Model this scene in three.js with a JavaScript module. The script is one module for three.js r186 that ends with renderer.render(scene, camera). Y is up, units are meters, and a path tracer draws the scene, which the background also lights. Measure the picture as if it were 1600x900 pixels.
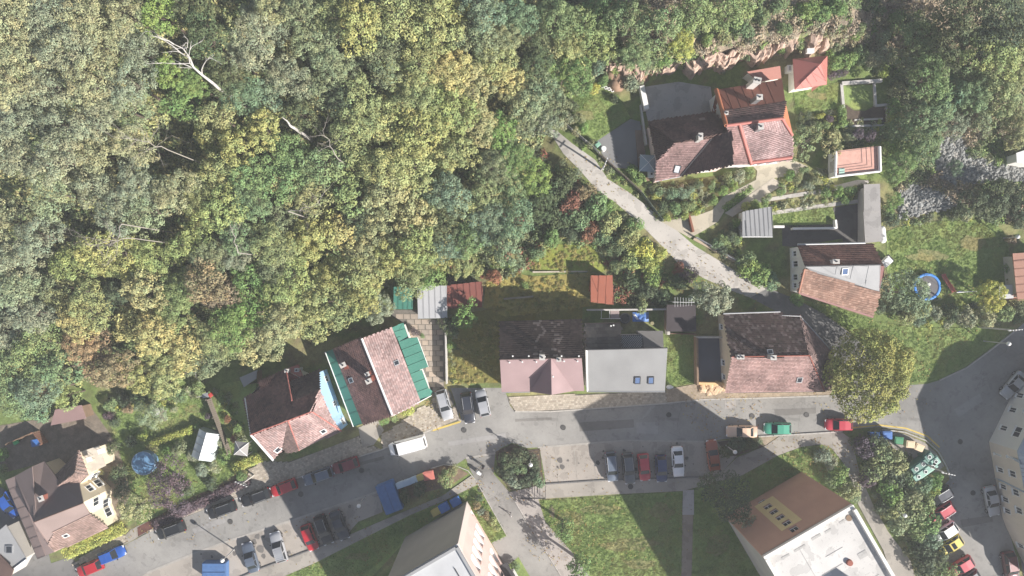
import * as THREE from 'three';
import { mergeGeometries, toCreasedNormals } from 'three/addons/utils/BufferGeometryUtils.js';
import { RoundedBoxGeometry } from 'three/addons/geometries/RoundedBoxGeometry.js';
import { MarchingCubes } from 'three/addons/objects/MarchingCubes.js';

// ---------------------------------------------------------------- camera, sky, sun, exposure
const S = 10.5, H = 101.6, CX = 800, CY = 450;            // photo pixels per metre on the street, drone height
const scene = new THREE.Scene();
const camera = new THREE.PerspectiveCamera(2 * Math.atan(CY / (S * H)) * 180 / Math.PI, 16 / 9, 0.5, 4000);
camera.up.set(0, 0, -1); camera.position.set(0, H, 0); camera.lookAt(0, 0, 0);
scene.add(camera);
const renderer = new THREE.WebGLRenderer({ antialias: true });
renderer.setSize(1024, 576);
renderer.toneMapping = THREE.LinearToneMapping;
renderer.toneMappingExposure = 2.0;
renderer.shadowMap.enabled = true; renderer.shadowMap.type = THREE.PCFSoftShadowMap;
const EL = 29.5 * Math.PI / 180, SUN = new THREE.Vector3(0.83 * Math.cos(EL), Math.sin(EL), 0.558 * Math.cos(EL)).normalize();
{ // clear autumn sky, paler towards the horizon
  const w = 512, h = 256, d = new Float32Array(w * h * 4), v = new THREE.Vector3();
  for (let j = 0; j < h; j++) for (let i = 0; i < w; i++) {
    const el = ((j + .5) / h - .5) * Math.PI, az = ((i + .5) / w - .5) * 2 * Math.PI;
    v.set(Math.cos(el) * Math.cos(az), Math.sin(el), Math.cos(el) * Math.sin(az));
    const t = Math.max(0, v.y), c = Math.max(0, v.dot(SUN)), hz = Math.pow(1 - t, 3), gl = Math.pow(c, 6) * .5 + Math.pow(c, 60) * 1.5;
    let r = .36 + .50 * hz + gl, g = .50 + .45 * hz + gl * .95, b = .80 + .30 * hz + gl * .86;
    if (v.y < 0) { r = .3; g = .31; b = .28; }
    const k = (j * w + i) * 4; d[k] = r; d[k + 1] = g; d[k + 2] = b; d[k + 3] = 1;
  }
  const sky = new THREE.DataTexture(d, w, h, THREE.RGBAFormat, THREE.FloatType);
  sky.mapping = THREE.EquirectangularReflectionMapping; sky.magFilter = THREE.LinearFilter; sky.minFilter = THREE.LinearFilter; sky.needsUpdate = true;
  scene.background = sky; scene.environment = sky; scene.backgroundIntensity = 0.19; scene.environmentIntensity = 0.19;
}
const sun = new THREE.DirectionalLight(0xfff8f0, 4.9);
sun.position.copy(SUN).multiplyScalar(250); sun.castShadow = true;
Object.assign(sun.shadow.camera, { left: -130, right: 130, top: 130, bottom: -130, near: 10, far: 600 });
sun.shadow.mapSize.set(4096, 4096); sun.shadow.bias = -0.0004;
scene.add(sun); scene.add(sun.target);
scene.fog = new THREE.FogExp2(0xeef2f6, 0.0007);          // haze added to lift the blacks and pale the view; the air is clear

// ---------------------------------------------------------------- helpers
function rng(a) { return () => { a |= 0; a = a + 0x6D2B79F5 | 0; let t = Math.imul(a ^ a >>> 15, 1 | a); t = t + Math.imul(t ^ t >>> 7, 61 | t) ^ t; return ((t ^ t >>> 14) >>> 0) / 4294967296; }; }
const lerp = (a, b, t) => a + (b - a) * t, clamp = (x, a, b) => Math.min(b, Math.max(a, x)), sst = (a, b, x) => { x = clamp((x - a) / (b - a), 0, 1); return x * x * (3 - 2 * x); };
const hash = (i, j, s = 0) => { let h = Math.imul(i, 374761393) ^ Math.imul(j, 668265263) ^ Math.imul(s + 7, 1274126177); h = Math.imul(h ^ h >>> 13, 1274126177); return ((h ^ h >>> 16) >>> 0) / 4294967296; };
function vnoise(x, y, per = 0, s = 0) {
  const i = Math.floor(x), j = Math.floor(y), u = x - i, v = y - j, a = u * u * (3 - 2 * u), b = v * v * (3 - 2 * v);
  const m = k => per ? ((k % per) + per) % per : k;
  return lerp(lerp(hash(m(i), m(j), s), hash(m(i + 1), m(j), s), a), lerp(hash(m(i), m(j + 1), s), hash(m(i + 1), m(j + 1), s), a), b);
}
function fbm(x, y, o = 4, per = 0, s = 0) { let f = 0, a = .5, n = 0; for (let k = 0; k < o; k++) { f += a * vnoise(x, y, per, s + k); n += a; a *= .5; x *= 2; y *= 2; per *= 2; } return f / n; }
const names = {};
function numbered(n) { const k = names[n] = (names[n] ?? -1) + 1; return k ? n + '_' + String(k).padStart(3, '0') : n; }
function shade(o) { o.traverse(c => { if (c.isMesh) c.castShadow = c.receiveShadow = true; }); return o; }
function tag(o, label, category, group) { o.userData.label = label; o.userData.category = category; if (group) o.userData.group = group; return o; }
function thing(name, label, category, pos = [0, 0, 0], turn = 0, group) {
  const o = new THREE.Group(); o.name = numbered(name); o.position.set(...pos); o.rotation.y = turn; scene.add(o); return tag(o, label, category, group);
}
function mesh(name, geo, m, parent) { const o = new THREE.Mesh(geo, m); o.name = name; o.castShadow = o.receiveShadow = true; if (parent) parent.add(o); return o; }
function struct(name, geo, m) { const o = mesh(numbered(name), geo, m, scene); o.userData.kind = 'structure'; return o; }
// photo pixel -> place in the world at height h (metres above the street)
function W(px, py, h = 0) { const k = (H - h) / (H * S); return [(px - CX) * k, (py - CY) * k]; }
function pw(tbl, x) { if (x <= tbl[0][0]) return tbl[0][1]; for (let i = 1; i < tbl.length; i++) if (x <= tbl[i][0]) { const [a, b] = tbl[i - 1], [c, d] = tbl[i]; return lerp(b, d, (x - a) / (c - a)); } return tbl[tbl.length - 1][1]; }
const sp = d => d > 0 ? d * d / (d + 6) : 0;
const BASE = [[-900, 700], [0, 605], [200, 592], [330, 555], [480, 500], [610, 442], [700, 400], [790, 330], [850, 200], [920, 90], [1000, -60], [1100, -400]];
const CLIFF = [[900, 92], [950, 100], [1000, 118], [1060, 112], [1100, 104], [1180, 92], [1240, 80], [1300, 82], [1400, 90]];
function T(x, z) {                                        // height of the ground
  const u = x * S + CX, v = z * S + CY;
  let y = .30 * sp((pw(BASE, u) - v) / S);
  y += .085 * sp((500 - v) / S) * sst(800, 920, u) * lerp(1, .75, sst(1300, 1500, u));
  const dc = (pw(CLIFF, u) - v) / S, win = sst(915, 965, u) * (1 - sst(1290, 1350, u));
  y += 3.6 * sst(-.5, 1.3, dc) * win + .22 * sp(dc - 1) * sst(900, 980, u);
  return Math.min(y, 26);
}
function G(px, py, dh = 0) { let y = 0, p; for (let k = 0; k < 8; k++) { p = W(px, py, y + dh); y = T(p[0], p[1]); } return [p[0], y, p[1]]; }   // ground point whose top at dh shows at that pixel
const V3 = (x, y, z) => new THREE.Vector3(x, y, z);
function inPoly(x, y, P) { let c = false; for (let i = 0, j = P.length - 1; i < P.length; j = i++) { const [a, b] = P[i], [d, e] = P[j]; if ((b > y) !== (e > y) && x < (d - a) * (y - b) / (e - b) + a) c = !c; } return c; }
function uvm(g) {                                         // uv in metres from the main direction of each face
  if (g.index) g = g.toNonIndexed();
  const p = g.attributes.position, uv = new Float32Array(p.count * 2), a = V3(), b = V3(), c = V3();
  for (let i = 0; i < p.count; i += 3) {
    a.fromBufferAttribute(p, i); b.fromBufferAttribute(p, i + 1); c.fromBufferAttribute(p, i + 2);
    const n = b.clone().sub(a).cross(c.clone().sub(a)).normalize(), q = [a, b, c];
    let U = V3(1, 0, 0), V = V3(0, 0, 1);
    if (Math.abs(n.y) < .5) { U = V3(n.z, 0, -n.x).normalize(); V = V3(0, 1, 0); } else if (Math.abs(n.y) < .995) { U = V3(n.z, 0, -n.x).normalize(); V = n.clone().cross(U); }
    for (let k = 0; k < 3; k++) { uv[(i + k) * 2] = q[k].dot(U); uv[(i + k) * 2 + 1] = q[k].dot(V); }
  }
  g.setAttribute('uv', new THREE.BufferAttribute(uv, 2)); return g;
}
const clean = g => { g = g.index ? g.toNonIndexed() : g; for (const k of Object.keys(g.attributes)) if (!['position', 'normal', 'uv'].includes(k)) g.deleteAttribute(k); if (!g.attributes.normal) g.computeVertexNormals(); if (!g.attributes.uv) g = uvm(g); return g; };
const merge = gs => mergeGeometries(gs.map(clean));
function box(w, h, d, x = 0, y = 0, z = 0, ry = 0, r = 0) { const g = r ? new RoundedBoxGeometry(w, h, d, 2, r) : new THREE.BoxGeometry(w, h, d); if (ry) g.rotateY(ry); g.translate(x, y, z); return g; }
function cyl(r0, r1, h, x = 0, y = 0, z = 0, n = 14) { const g = new THREE.CylinderGeometry(r1, r0, h, n); g.translate(x, y + h / 2, z); return g; }
function rod(a, b, r = .03, r2 = r, n = 6) { const d = b.clone().sub(a), l = d.length(), g = new THREE.CylinderGeometry(r2, r, l, n); g.translate(0, l / 2, 0); g.applyQuaternion(new THREE.Quaternion().setFromUnitVectors(V3(0, 1, 0), d.normalize())); g.translate(a.x, a.y, a.z); return g; }
function polyGeo(tris) { const p = []; for (const t of tris) for (const v of t) p.push(v.x, v.y, v.z); const g = new THREE.BufferGeometry(); g.setAttribute('position', new THREE.Float32BufferAttribute(p, 3)); g.computeVertexNormals(); return uvm(g); }
function triangulate(pts) {                               // pts Vector3, seen from above; triangles face up
  const c = pts.map(p => new THREE.Vector2(p.x, p.z)), f = THREE.ShapeUtils.triangulateShape(c, []), o = [];
  for (const [a, b, d] of f) { const A = pts[a], B = pts[b], D = pts[d], n = (B.z - A.z) * (D.x - A.x) - (B.x - A.x) * (D.z - A.z); o.push(n > 0 ? [A, B, D] : [A, D, B]); }
  return o;
}
function slab(pts, th) {                                  // thick sheet below a polygon
  const top = triangulate(pts), dn = v => V3(v.x, v.y - th, v.z), t = [...top];
  for (const [a, b, c] of top) t.push([dn(a), dn(c), dn(b)]);
  let area = 0; for (let i = 0; i < pts.length; i++) { const a = pts[i], b = pts[(i + 1) % pts.length]; area += a.x * b.z - b.x * a.z; }
  for (let i = 0; i < pts.length; i++) { let a = pts[i], b = pts[(i + 1) % pts.length]; if (area < 0) [a, b] = [b, a]; t.push([a, b, dn(b)], [a, dn(b), dn(a)]); t[t.length - 2].reverse(); t[t.length - 1].reverse(); }
  return polyGeo(t);
}
// a ground sheet draped over the terrain, outline in photo pixels
function drape(poly, dy, max = 1.6) {
  const pts = poly.map(([a, b]) => { const g = G(a, b); return V3(g[0], g[1], g[2]); });
  let q = triangulate(pts), out = [];
  const flat = pts.every(p => Math.abs(p.y) < .001), L = flat ? 1e9 : max;
  while (q.length) {
    const t = q.pop(); let m = 0, k = 0;
    for (let i = 0; i < 3; i++) { const a = t[i], b = t[(i + 1) % 3], l = Math.hypot(a.x - b.x, a.z - b.z); if (l > m) { m = l; k = i; } }
    if (m <= L) { out.push(t); continue; }
    const a = t[k], b = t[(k + 1) % 3], c = t[(k + 2) % 3], mx = (a.x + b.x) / 2, mz = (a.z + b.z) / 2, M = V3(mx, T(mx, mz), mz);
    q.push([a, M, c], [M, b, c]);
  }
  const g = polyGeo(out.map(t => t.map(v => V3(v.x, v.y + dy, v.z))));
  g.attributes.uv.array.forEach((_, i, A) => { const p = g.attributes.position; A[i] = i % 2 ? p.getZ(i >> 1) : p.getX(i >> 1); });
  return g;
}
function patch(name, poly, m, dy) { return struct(name, drape(poly, dy), m); }

// ---------------------------------------------------------------- textures and materials
function tex(n, fn, rep, srgb = false) {
  const d = new Uint8Array(n * n * 4);
  for (let j = 0; j < n; j++) for (let i = 0; i < n; i++) { const c = fn(i / n, j / n), k = (j * n + i) * 4; d[k] = clamp(c[0], 0, 1) * 255; d[k + 1] = clamp(c[1], 0, 1) * 255; d[k + 2] = clamp(c[2], 0, 1) * 255; d[k + 3] = 255; }
  const t = new THREE.DataTexture(d, n, n); t.wrapS = t.wrapT = THREE.RepeatWrapping; t.magFilter = THREE.LinearFilter; t.minFilter = THREE.LinearMipmapLinearFilter; t.generateMipmaps = true; t.repeat.set(rep, rep); t.needsUpdate = true; return t;
}
const g3 = v => [v, v, v];
const TX = {
  grain: tex(256, (u, v) => g3(.62 + .26 * fbm(u * 8, v * 8, 4, 8) + .14 * hash(u * 256 | 0, v * 256 | 0)), 1 / 3),
  asphalt: tex(1024, (u, v) => { const crack = Math.abs(fbm(u * 6, v * 6, 4, 6, 31) - .5) < .006 ? .82 : 1, spot = fbm(u * 24, v * 24, 2, 24, 8) > .74 ? .86 : 1; return g3((.42 + .58 * fbm(u * 4, v * 4, 5, 4) + .12 * (hash(u * 1024 | 0, v * 1024 | 0) - .5) + .1 * fbm(u * 60, v * 60, 2, 60, 4)) * crack * spot); }, 1 / 18),
  concrete: tex(1024, (u, v) => { const st = fbm(u * 9, v * 9, 4, 9, 3) > .62 ? .84 : 1, dot = fbm(u * 40, v * 40, 2, 40, 12) > .78 ? .84 : 1; return g3((.6 + .3 * fbm(u * 5, v * 5, 5, 5, 9) + .1 * hash(u * 1024 | 0, v * 1024 | 0)) * st * dot); }, 1 / 12),
  grass: tex(1024, (u, v) => { const a = fbm(u * 7, v * 7, 5, 7), b = hash(u * 1024 | 0, v * 1024 | 0), c = fbm(u * 70, v * 70, 3, 70, 5), dry = sst(.5, .7, fbm(u * 5, v * 5, 4, 5, 21)); const l = .42 + .35 * a + .22 * b + .34 * (c - .5); return [l * (1 + dry * .14), l * (.97 + dry * .02), l * (.92 - .05 * dry)]; }, 1 / 11),
  soil: tex(512, (u, v) => { const a = fbm(u * 10, v * 10, 5, 10), b = hash(u * 512 | 0, v * 512 | 0), c = fbm(u * 50, v * 50, 3, 50, 5); return g3(.34 + .4 * a + .2 * b + .3 * (c - .5)); }, 1 / 5),
  rock: tex(512, (u, v) => { const a = fbm(u * 5, v * 5, 5, 5), l = fbm(u * 3, v * 22, 4, 1, 6); return [.55 + .35 * a + .15 * l, .5 + .35 * a + .12 * l, .46 + .36 * a + .1 * l]; }, 1 / 4),
  plaster: tex(512, (u, v) => g3(.78 + .16 * fbm(u * 6, v * 3, 4, 3) + .06 * hash(u * 512 | 0, v * 512 | 0)), 1 / 6),
  roofing: tex(512, (u, v) => { const st = fbm(u * 4, v * 4, 5, 4, 14); return g3(.68 + .26 * st + .08 * hash(u * 512 | 0, v * 512 | 0)); }, 1 / 9),
  stripe: tex(64, (u, v) => g3(.5 + .5 * Math.sin(u * Math.PI * 2)), 1 / .28),
  tilebump: tex(128, (u, v) => g3(Math.max(0, 1 - ((v * 4) % 1)) * (.7 + .3 * Math.sin(u * Math.PI * 8))), 1 / 1.2),
};
const L = (r, g, b) => new THREE.Color().setRGB(r, g, b);
const sR = hex => new THREE.Color(hex);
const mats = {};
function M(key, color, rough = .9, o = {}) {
  if (mats[key]) return mats[key];
  const { map, bump, bs, phys, ...rest } = o, m = phys ? new THREE.MeshPhysicalMaterial() : new THREE.MeshStandardMaterial();
  m.color.copy(Array.isArray(color) ? L(...color) : color); m.roughness = rough;
  if (map) { m.map = TX[map]; m.color.multiplyScalar(1 / .78); }
  if (bump) { m.bumpMap = TX[bump]; m.bumpScale = bs ?? .02; }
  Object.assign(m, rest); m.name = key; return mats[key] = m;
}
const mAsphalt = M('asphalt', [.292, .283, .266], .92, { map: 'asphalt', bump: 'asphalt', bs: .01 });
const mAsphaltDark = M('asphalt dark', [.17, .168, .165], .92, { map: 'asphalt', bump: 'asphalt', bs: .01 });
const mPark = M('worn parking concrete', [.37, .335, .295], .92, { map: 'concrete', bump: 'concrete', bs: .01 });
const mPave = M('pavement', [.345, .318, .28], .92, { map: 'concrete', bump: 'concrete', bs: .01 });
const mLane = M('pale lane', [.49, .46, .42], .92, { map: 'concrete', bump: 'concrete', bs: .01 });
const mSand = M('sandy ground', [.42, .34, .25], .95, { map: 'soil', bump: 'soil', bs: .03 });
const mLawn = M('lawn', [.25, .345, .115], .95, { map: 'grass', bump: 'grass', bs: .06 });
const mMeadow = M('dry meadow', [.36, .32, .10], .95, { map: 'grass', bump: 'grass', bs: .1 });
const mSoil = M('garden soil', [.12, .09, .065], .95, { map: 'soil', bump: 'soil', bs: .05 });
const mKerb = M('kerb stone', [.42, .4, .37], .9, { map: 'grain' });
const mGlass = M('window glass', [.03, .035, .045], .06, {});
const mGlassSky = M('roof window glass', [.16, .24, .42], .05, { metalness: .3 });
const mWhite = M('white plaster', [.74, .72, .68], .9, { map: 'plaster' });
const mFrame = M('white frame', [.8, .8, .78], .5);
const mSteel = M('galvanised steel', [.45, .46, .47], .45, { metalness: .6 });
const mDarkMetal = M('dark metal', [.06, .06, .065], .55, { metalness: .3 });
const mBrick = M('chimney brick', [.30, .10, .07], .9, { map: 'grain' });
const mCap = M('chimney concrete', [.5, .48, .45], .9, { map: 'grain' });
const mWood = M('weathered wood', [.22, .15, .10], .85, { map: 'grain' });

// ---------------------------------------------------------------- ground
{
  const xs = [], zs = [], line = (A, lo, hi, lim) => { for (let v = -lim; v < lo; v += Math.max(6, (lo - v) / 3)) A.push(v); for (let v = lo; v <= hi; v += 1) A.push(v); const tail = []; for (let v = lim; v > hi + 1; v -= Math.max(6, (v - hi) / 3)) tail.push(v); A.push(...tail.reverse()); };
  line(xs, -88, 88, 1500); line(zs, -56, 54, 1500);
  const p = [], c = [], uv = [], ix = [], nx = xs.length;
  for (const z of zs) for (const x of xs) {
    const u = x * S + CX, v = z * S + CY; p.push(x, T(x, z) , z); uv.push(x, z);
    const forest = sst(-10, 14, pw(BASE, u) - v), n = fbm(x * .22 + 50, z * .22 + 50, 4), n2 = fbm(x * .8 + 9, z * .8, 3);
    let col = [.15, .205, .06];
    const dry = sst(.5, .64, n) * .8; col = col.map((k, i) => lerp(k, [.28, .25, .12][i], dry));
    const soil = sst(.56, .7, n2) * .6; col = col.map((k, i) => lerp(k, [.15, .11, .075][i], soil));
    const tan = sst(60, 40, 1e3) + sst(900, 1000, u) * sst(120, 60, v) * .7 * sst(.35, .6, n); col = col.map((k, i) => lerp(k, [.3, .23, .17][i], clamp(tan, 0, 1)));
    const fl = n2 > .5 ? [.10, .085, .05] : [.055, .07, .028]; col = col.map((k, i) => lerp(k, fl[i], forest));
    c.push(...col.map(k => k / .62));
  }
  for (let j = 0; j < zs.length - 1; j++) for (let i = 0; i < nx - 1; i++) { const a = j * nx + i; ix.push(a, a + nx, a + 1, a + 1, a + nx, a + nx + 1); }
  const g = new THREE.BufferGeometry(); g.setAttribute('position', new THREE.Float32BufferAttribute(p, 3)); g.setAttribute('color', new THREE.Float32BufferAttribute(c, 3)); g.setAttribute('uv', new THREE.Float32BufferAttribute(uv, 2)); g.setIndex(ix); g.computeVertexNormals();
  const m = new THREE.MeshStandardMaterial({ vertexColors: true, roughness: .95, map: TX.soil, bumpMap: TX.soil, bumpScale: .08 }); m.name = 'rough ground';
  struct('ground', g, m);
}
const PG = {
  road: [[60, 925], [110, 900], [196, 851], [240, 828], [320, 796], [373, 777], [421, 759], [469, 745], [552, 716], [595, 703], [640, 684], [675, 671], [719, 657], [711, 627], [704, 606], [786, 606], [793, 620], [797, 634], [804, 643], [860, 643], [1031, 631], [1098, 624], [1180, 622], [1296, 618], [1330, 612], [1400, 603], [1447, 600], [1468, 594], [1509, 575], [1550, 545], [1587, 516], [1640, 470], [1760, 400], [1760, 470], [1640, 560], [1600, 592], [1548, 685], [1550, 720], [1568, 800], [1588, 870], [1600, 935], [1510, 935], [1492, 900], [1466, 862], [1450, 815], [1448, 780], [1470, 762], [1483, 750], [1480, 727], [1467, 703], [1447, 685], [1413, 672], [1373, 667], [1312, 672], [1278, 676], [1220, 679], [1184, 681], [1140, 685], [1100, 690], [980, 688], [840, 699], [822, 700], [800, 692], [783, 700], [774, 708], [728, 716], [711, 727], [693, 726], [673, 732], [655, 742], [620, 755], [600, 765], [459, 812], [360, 844], [300, 866], [230, 895], [180, 925]],
  bays: [[180, 925], [230, 895], [300, 866], [360, 844], [459, 812], [592, 768], [598, 800], [560, 815], [540, 838], [480, 861], [408, 888], [375, 902], [330, 925]],
  lotR: [[843, 699], [980, 688], [1100, 690], [1138, 688], [1152, 712], [1122, 744], [944, 750], [853, 756]],
  path: [[728, 716], [774, 708], [771, 740], [796, 769], [823, 814], [877, 900], [890, 925], [840, 925], [792, 837], [744, 751], [735, 735]],
};
patch('road', PG.road, mAsphalt, .012);
patch('parking_bays', PG.bays, mPark, .02);
patch('parking_lot', PG.lotR, mPark, .02);
patch('path', PG.path, mAsphalt, .02);
patch('path', [[768, 848], [792, 837], [810, 870], [790, 886]], mAsphalt, .03);
// pavements, raised by a real kerb step
function pavement(name, poly, m, dy = .1) {
  const pts = poly.map(([a, b]) => { const g = G(a, b); return V3(g[0], g[1] + dy, g[2]); });
  const g = slab(pts, dy + .1); const uv = g.attributes.uv.array, p = g.attributes.position, nn = g.attributes.normal;
  for (let i = 0; i < p.count; i++) if (nn.getY(i) > .5) { uv[i * 2] = p.getX(i); uv[i * 2 + 1] = p.getZ(i); }
  return struct(name, g, m);
}
pavement('pavement', [[330, 925], [375, 902], [408, 888], [480, 861], [540, 838], [600, 812], [690, 775], [738, 742], [746, 757], [690, 784], [640, 805], [560, 845], [491, 880], [440, 902], [410, 925]], mPave);
pavement('pavement', [[847, 757], [853, 756], [944, 750], [1122, 744], [1152, 714], [1195, 697], [1220, 680], [1278, 677], [1316, 676], [1330, 686], [1343, 740], [1363, 787], [1387, 830], [1423, 877], [1435, 925], [1400, 925], [1380, 860], [1340, 787], [1337, 767], [1317, 723], [1299, 700], [1284, 694], [1252, 698], [1216, 711], [1160, 742], [1066, 767], [960, 772], [848, 779]], mPave);
pavement('pavement', [[796, 769], [847, 757], [848, 779], [841, 780], [852, 815], [900, 870], [938, 925], [892, 925], [877, 900], [823, 814]], M('light pavement', [.37, .34, .315], .92, { map: 'concrete' }), .09);
pavement('pavement', [[1067, 766], [1084, 765], [1084, 804], [1066, 804]], M('light slab', [.40, .39, .38], .9, { map: 'concrete' }), .12);
pavement('path', [[1066, 804], [1083, 804], [1080, 925], [1064, 925]], M('brown path', [.27, .23, .19], .92, { map: 'concrete' }), .05);
pavement('pavement', [[1184, 682], [1218, 680], [1195, 696]], mSand, .09);
pavement('pavement', [[1378, 673], [1413, 678], [1444, 691], [1463, 708], [1475, 728], [1466, 735], [1440, 742], [1425, 715], [1395, 700]], mPave, .1);
pavement('pavement', [[1600, 598], [1554, 686], [1556, 720], [1574, 800], [1594, 870], [1606, 935], [1640, 935], [1640, 560]], M('pavement with painted shade', [.22, .215, .205], .92, { map: 'concrete' }), .1);  // darker copy of the pavement, street shade put into its colour
pavement('pavement', [[1041, 608], [1098, 598], [1300, 610], [1296, 618], [1180, 622], [1098, 624], [1041, 631]], mSand, .08);
pavement('driveway', [[560, 668], [590, 655], [600, 672], [584, 695], [566, 700]], mPave, .06);
patch('driveway', [[176, 858], [204, 828], [228, 815], [240, 826], [200, 848]], mPave, .03);
patch('yard', [[0, 665], [60, 655], [120, 640], [145, 640], [168, 672], [195, 720], [205, 770], [185, 815], [150, 800], [80, 720], [0, 740]], M('yard earth', [.24, .20, .155], .95, { map: 'soil', bump: 'soil', bs: .04 }), .03);
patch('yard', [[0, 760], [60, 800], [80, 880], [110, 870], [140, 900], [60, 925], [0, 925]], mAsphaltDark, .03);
patch('lane', [[857, 203], [880, 240], [905, 265], [935, 300], [960, 315], [1000, 350], [1040, 390], [1060, 412], [1100, 435], [1150, 457], [1172, 465], [1200, 450], [1165, 434], [1120, 405], [1085, 384], [1040, 345], [985, 302], [950, 280], [930, 250], [895, 225], [868, 203]], mLane, .05);
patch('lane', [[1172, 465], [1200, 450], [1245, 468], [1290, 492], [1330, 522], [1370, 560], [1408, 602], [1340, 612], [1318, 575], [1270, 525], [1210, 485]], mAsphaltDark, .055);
patch('yard', [[930, 222], [985, 186], [1000, 190], [1012, 262], [985, 264], [958, 262], [940, 240]], M('slate yard', [.19, .19, .19], .9, { map: 'roofing' }), .06);
patch('garden_path', [[1034, 347], [1097, 334], [1113, 328], [1129, 308], [1181, 281], [1183, 267], [1174, 258], [1238, 250], [1262, 260], [1240, 275], [1210, 278], [1132, 330], [1122, 346], [1100, 360], [1078, 372]], M('beige path', [.46, .415, .325], .92, { map: 'concrete' }), .06);
patch('garden_path', [[1132, 333], [1208, 278], [1224, 288], [1144, 339]], M('beige steps path', [.50, .45, .37], .92, { map: 'concrete' }), .09);
patch('dry_slope', [[1080, 62], [1150, 55], [1200, 20], [1260, 30], [1330, 12], [1405, 15], [1412, 95], [1350, 78], [1300, 74], [1240, 70], [1180, 84], [1090, 96]], M('dry tan slope', [.40, .33, .245], .95, { map: 'soil', bump: 'soil', bs: .2 }), .1);
patch('garden_path', [[1170, 314], [1280, 296], [1340, 281], [1357, 282], [1357, 286], [1284, 302], [1172, 319]], mLane, .07);
patch('garden_path', [[1206, 330], [1290, 318], [1352, 310], [1352, 316], [1290, 324], [1206, 336]], mLane, .07);
patch('gravel_bed', [[1404, 296], [1430, 285], [1475, 300], [1500, 322], [1406, 342]], M('pale scree', [.46, .475, .455], .95, { map: 'rock', bump: 'soil', bs: .15 }), .08);
patch('gravel_bed', [[1455, 262], [1468, 215], [1505, 205], [1512, 240], [1545, 252], [1640, 248], [1640, 290], [1560, 286], [1480, 290]], M('pale scree', 0), .08);
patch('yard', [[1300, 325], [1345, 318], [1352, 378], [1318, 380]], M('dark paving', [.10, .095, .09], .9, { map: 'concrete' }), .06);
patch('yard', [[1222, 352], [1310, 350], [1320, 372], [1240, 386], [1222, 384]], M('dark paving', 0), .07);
patch('lawn', [[1206, 332], [1300, 322], [1308, 352], [1206, 356]], mLawn, .06);
patch('lawn', [[885, 148], [965, 148], [985, 184], [932, 221], [900, 195]], mLawn, .06);
patch('lawn', [[1240, 143], [1313, 128], [1316, 168], [1244, 178]], mLawn, .06);
patch('lawn', [[1385, 362], [1420, 348], [1550, 342], [1575, 372], [1578, 455], [1500, 478], [1400, 478], [1385, 420]], mLawn, .05);
patch('lawn', [[1250, 468], [1300, 478], [1370, 503], [1430, 512], [1585, 512], [1510, 572], [1468, 592], [1447, 597], [1410, 598], [1370, 556], [1330, 520], [1292, 490]], mLawn, .06);
patch('lawn', [[410, 925], [440, 902], [491, 880], [560, 845], [640, 805], [690, 784], [729, 783], [640, 838], [560, 925]], mLawn, .03);
patch('lawn', [[715, 774], [746, 757], [792, 837], [768, 848], [728, 783]], mLawn, .03);
patch('lawn', [[790, 886], [810, 870], [842, 925], [800, 925]], mLawn, .03);
patch('lawn', [[843, 782], [1066, 768], [1064, 925], [938, 925], [900, 870], [870, 840], [852, 815]], mLawn, .03);
patch('lawn', [[1085, 766], [1160, 743], [1216, 712], [1252, 699], [1284, 695], [1300, 702], [1318, 725], [1338, 768], [1335, 800], [1400, 925], [1080, 925]], mLawn, .03);
patch('lawn', [[1041, 520], [1084, 524], [1086, 598], [1042, 604]], mLawn, .03);
patch('lawn', [[165, 640], [300, 615], [350, 640], [375, 690], [385, 730], [290, 790], [215, 820], [195, 730]], mLawn, .03);
patch('lawn', [[345, 600], [400, 590], [402, 720], [378, 722], [340, 640]], mLawn, .025);
patch('meadow', [[755, 480], [760, 440], [800, 425], [830, 432], [940, 425], [945, 470], [925, 478], [790, 495]], mMeadow, .05);
patch('meadow', [[825, 400], [850, 380], [925, 385], [950, 420], [940, 425], [832, 424]], M('green meadow', [.26, .31, .07], .95, { map: 'grass', bump: 'grass', bs: .1 }), .06);
patch('meadow', [[700, 495], [780, 480], [910, 480], [910, 505], [780, 505], [783, 598], [702, 600]], M('rough yard grass', [.22, .21, .06], .95, { map: 'grass', bump: 'grass', bs: .1 }), .045);
patch('garden_bed', [[774, 706], [800, 693], [825, 703], [843, 701], [850, 756], [800, 766], [780, 745]], mSoil, .06);
patch('garden_bed', [[676, 732], [694, 727], [712, 729], [732, 740], [700, 760], [660, 770], [600, 800], [598, 768], [640, 750]], M('dry bed', [.26, .19, .13], .95, { map: 'soil' }), .05);
patch('garden_bed', [[1120, 690], [1184, 683], [1194, 697], [1152, 712], [1138, 712]], mSoil, .06);
patch('garden_bed', [[1015, 288], [1110, 276], [1180, 268], [1180, 280], [1128, 306], [1112, 328], [1035, 346], [1008, 300]], M('mixed bed', [.13, .13, .05], .95, { map: 'grass', bump: 'soil', bs: .08 }), .055);
patch('garden_bed', [[216, 838], [299, 793], [359, 767], [394, 750], [390, 740], [300, 776], [215, 824]], M('bark bed', [.16, .07, .055], .95, { map: 'soil', bump: 'soil', bs: .05 }), .06);
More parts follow.
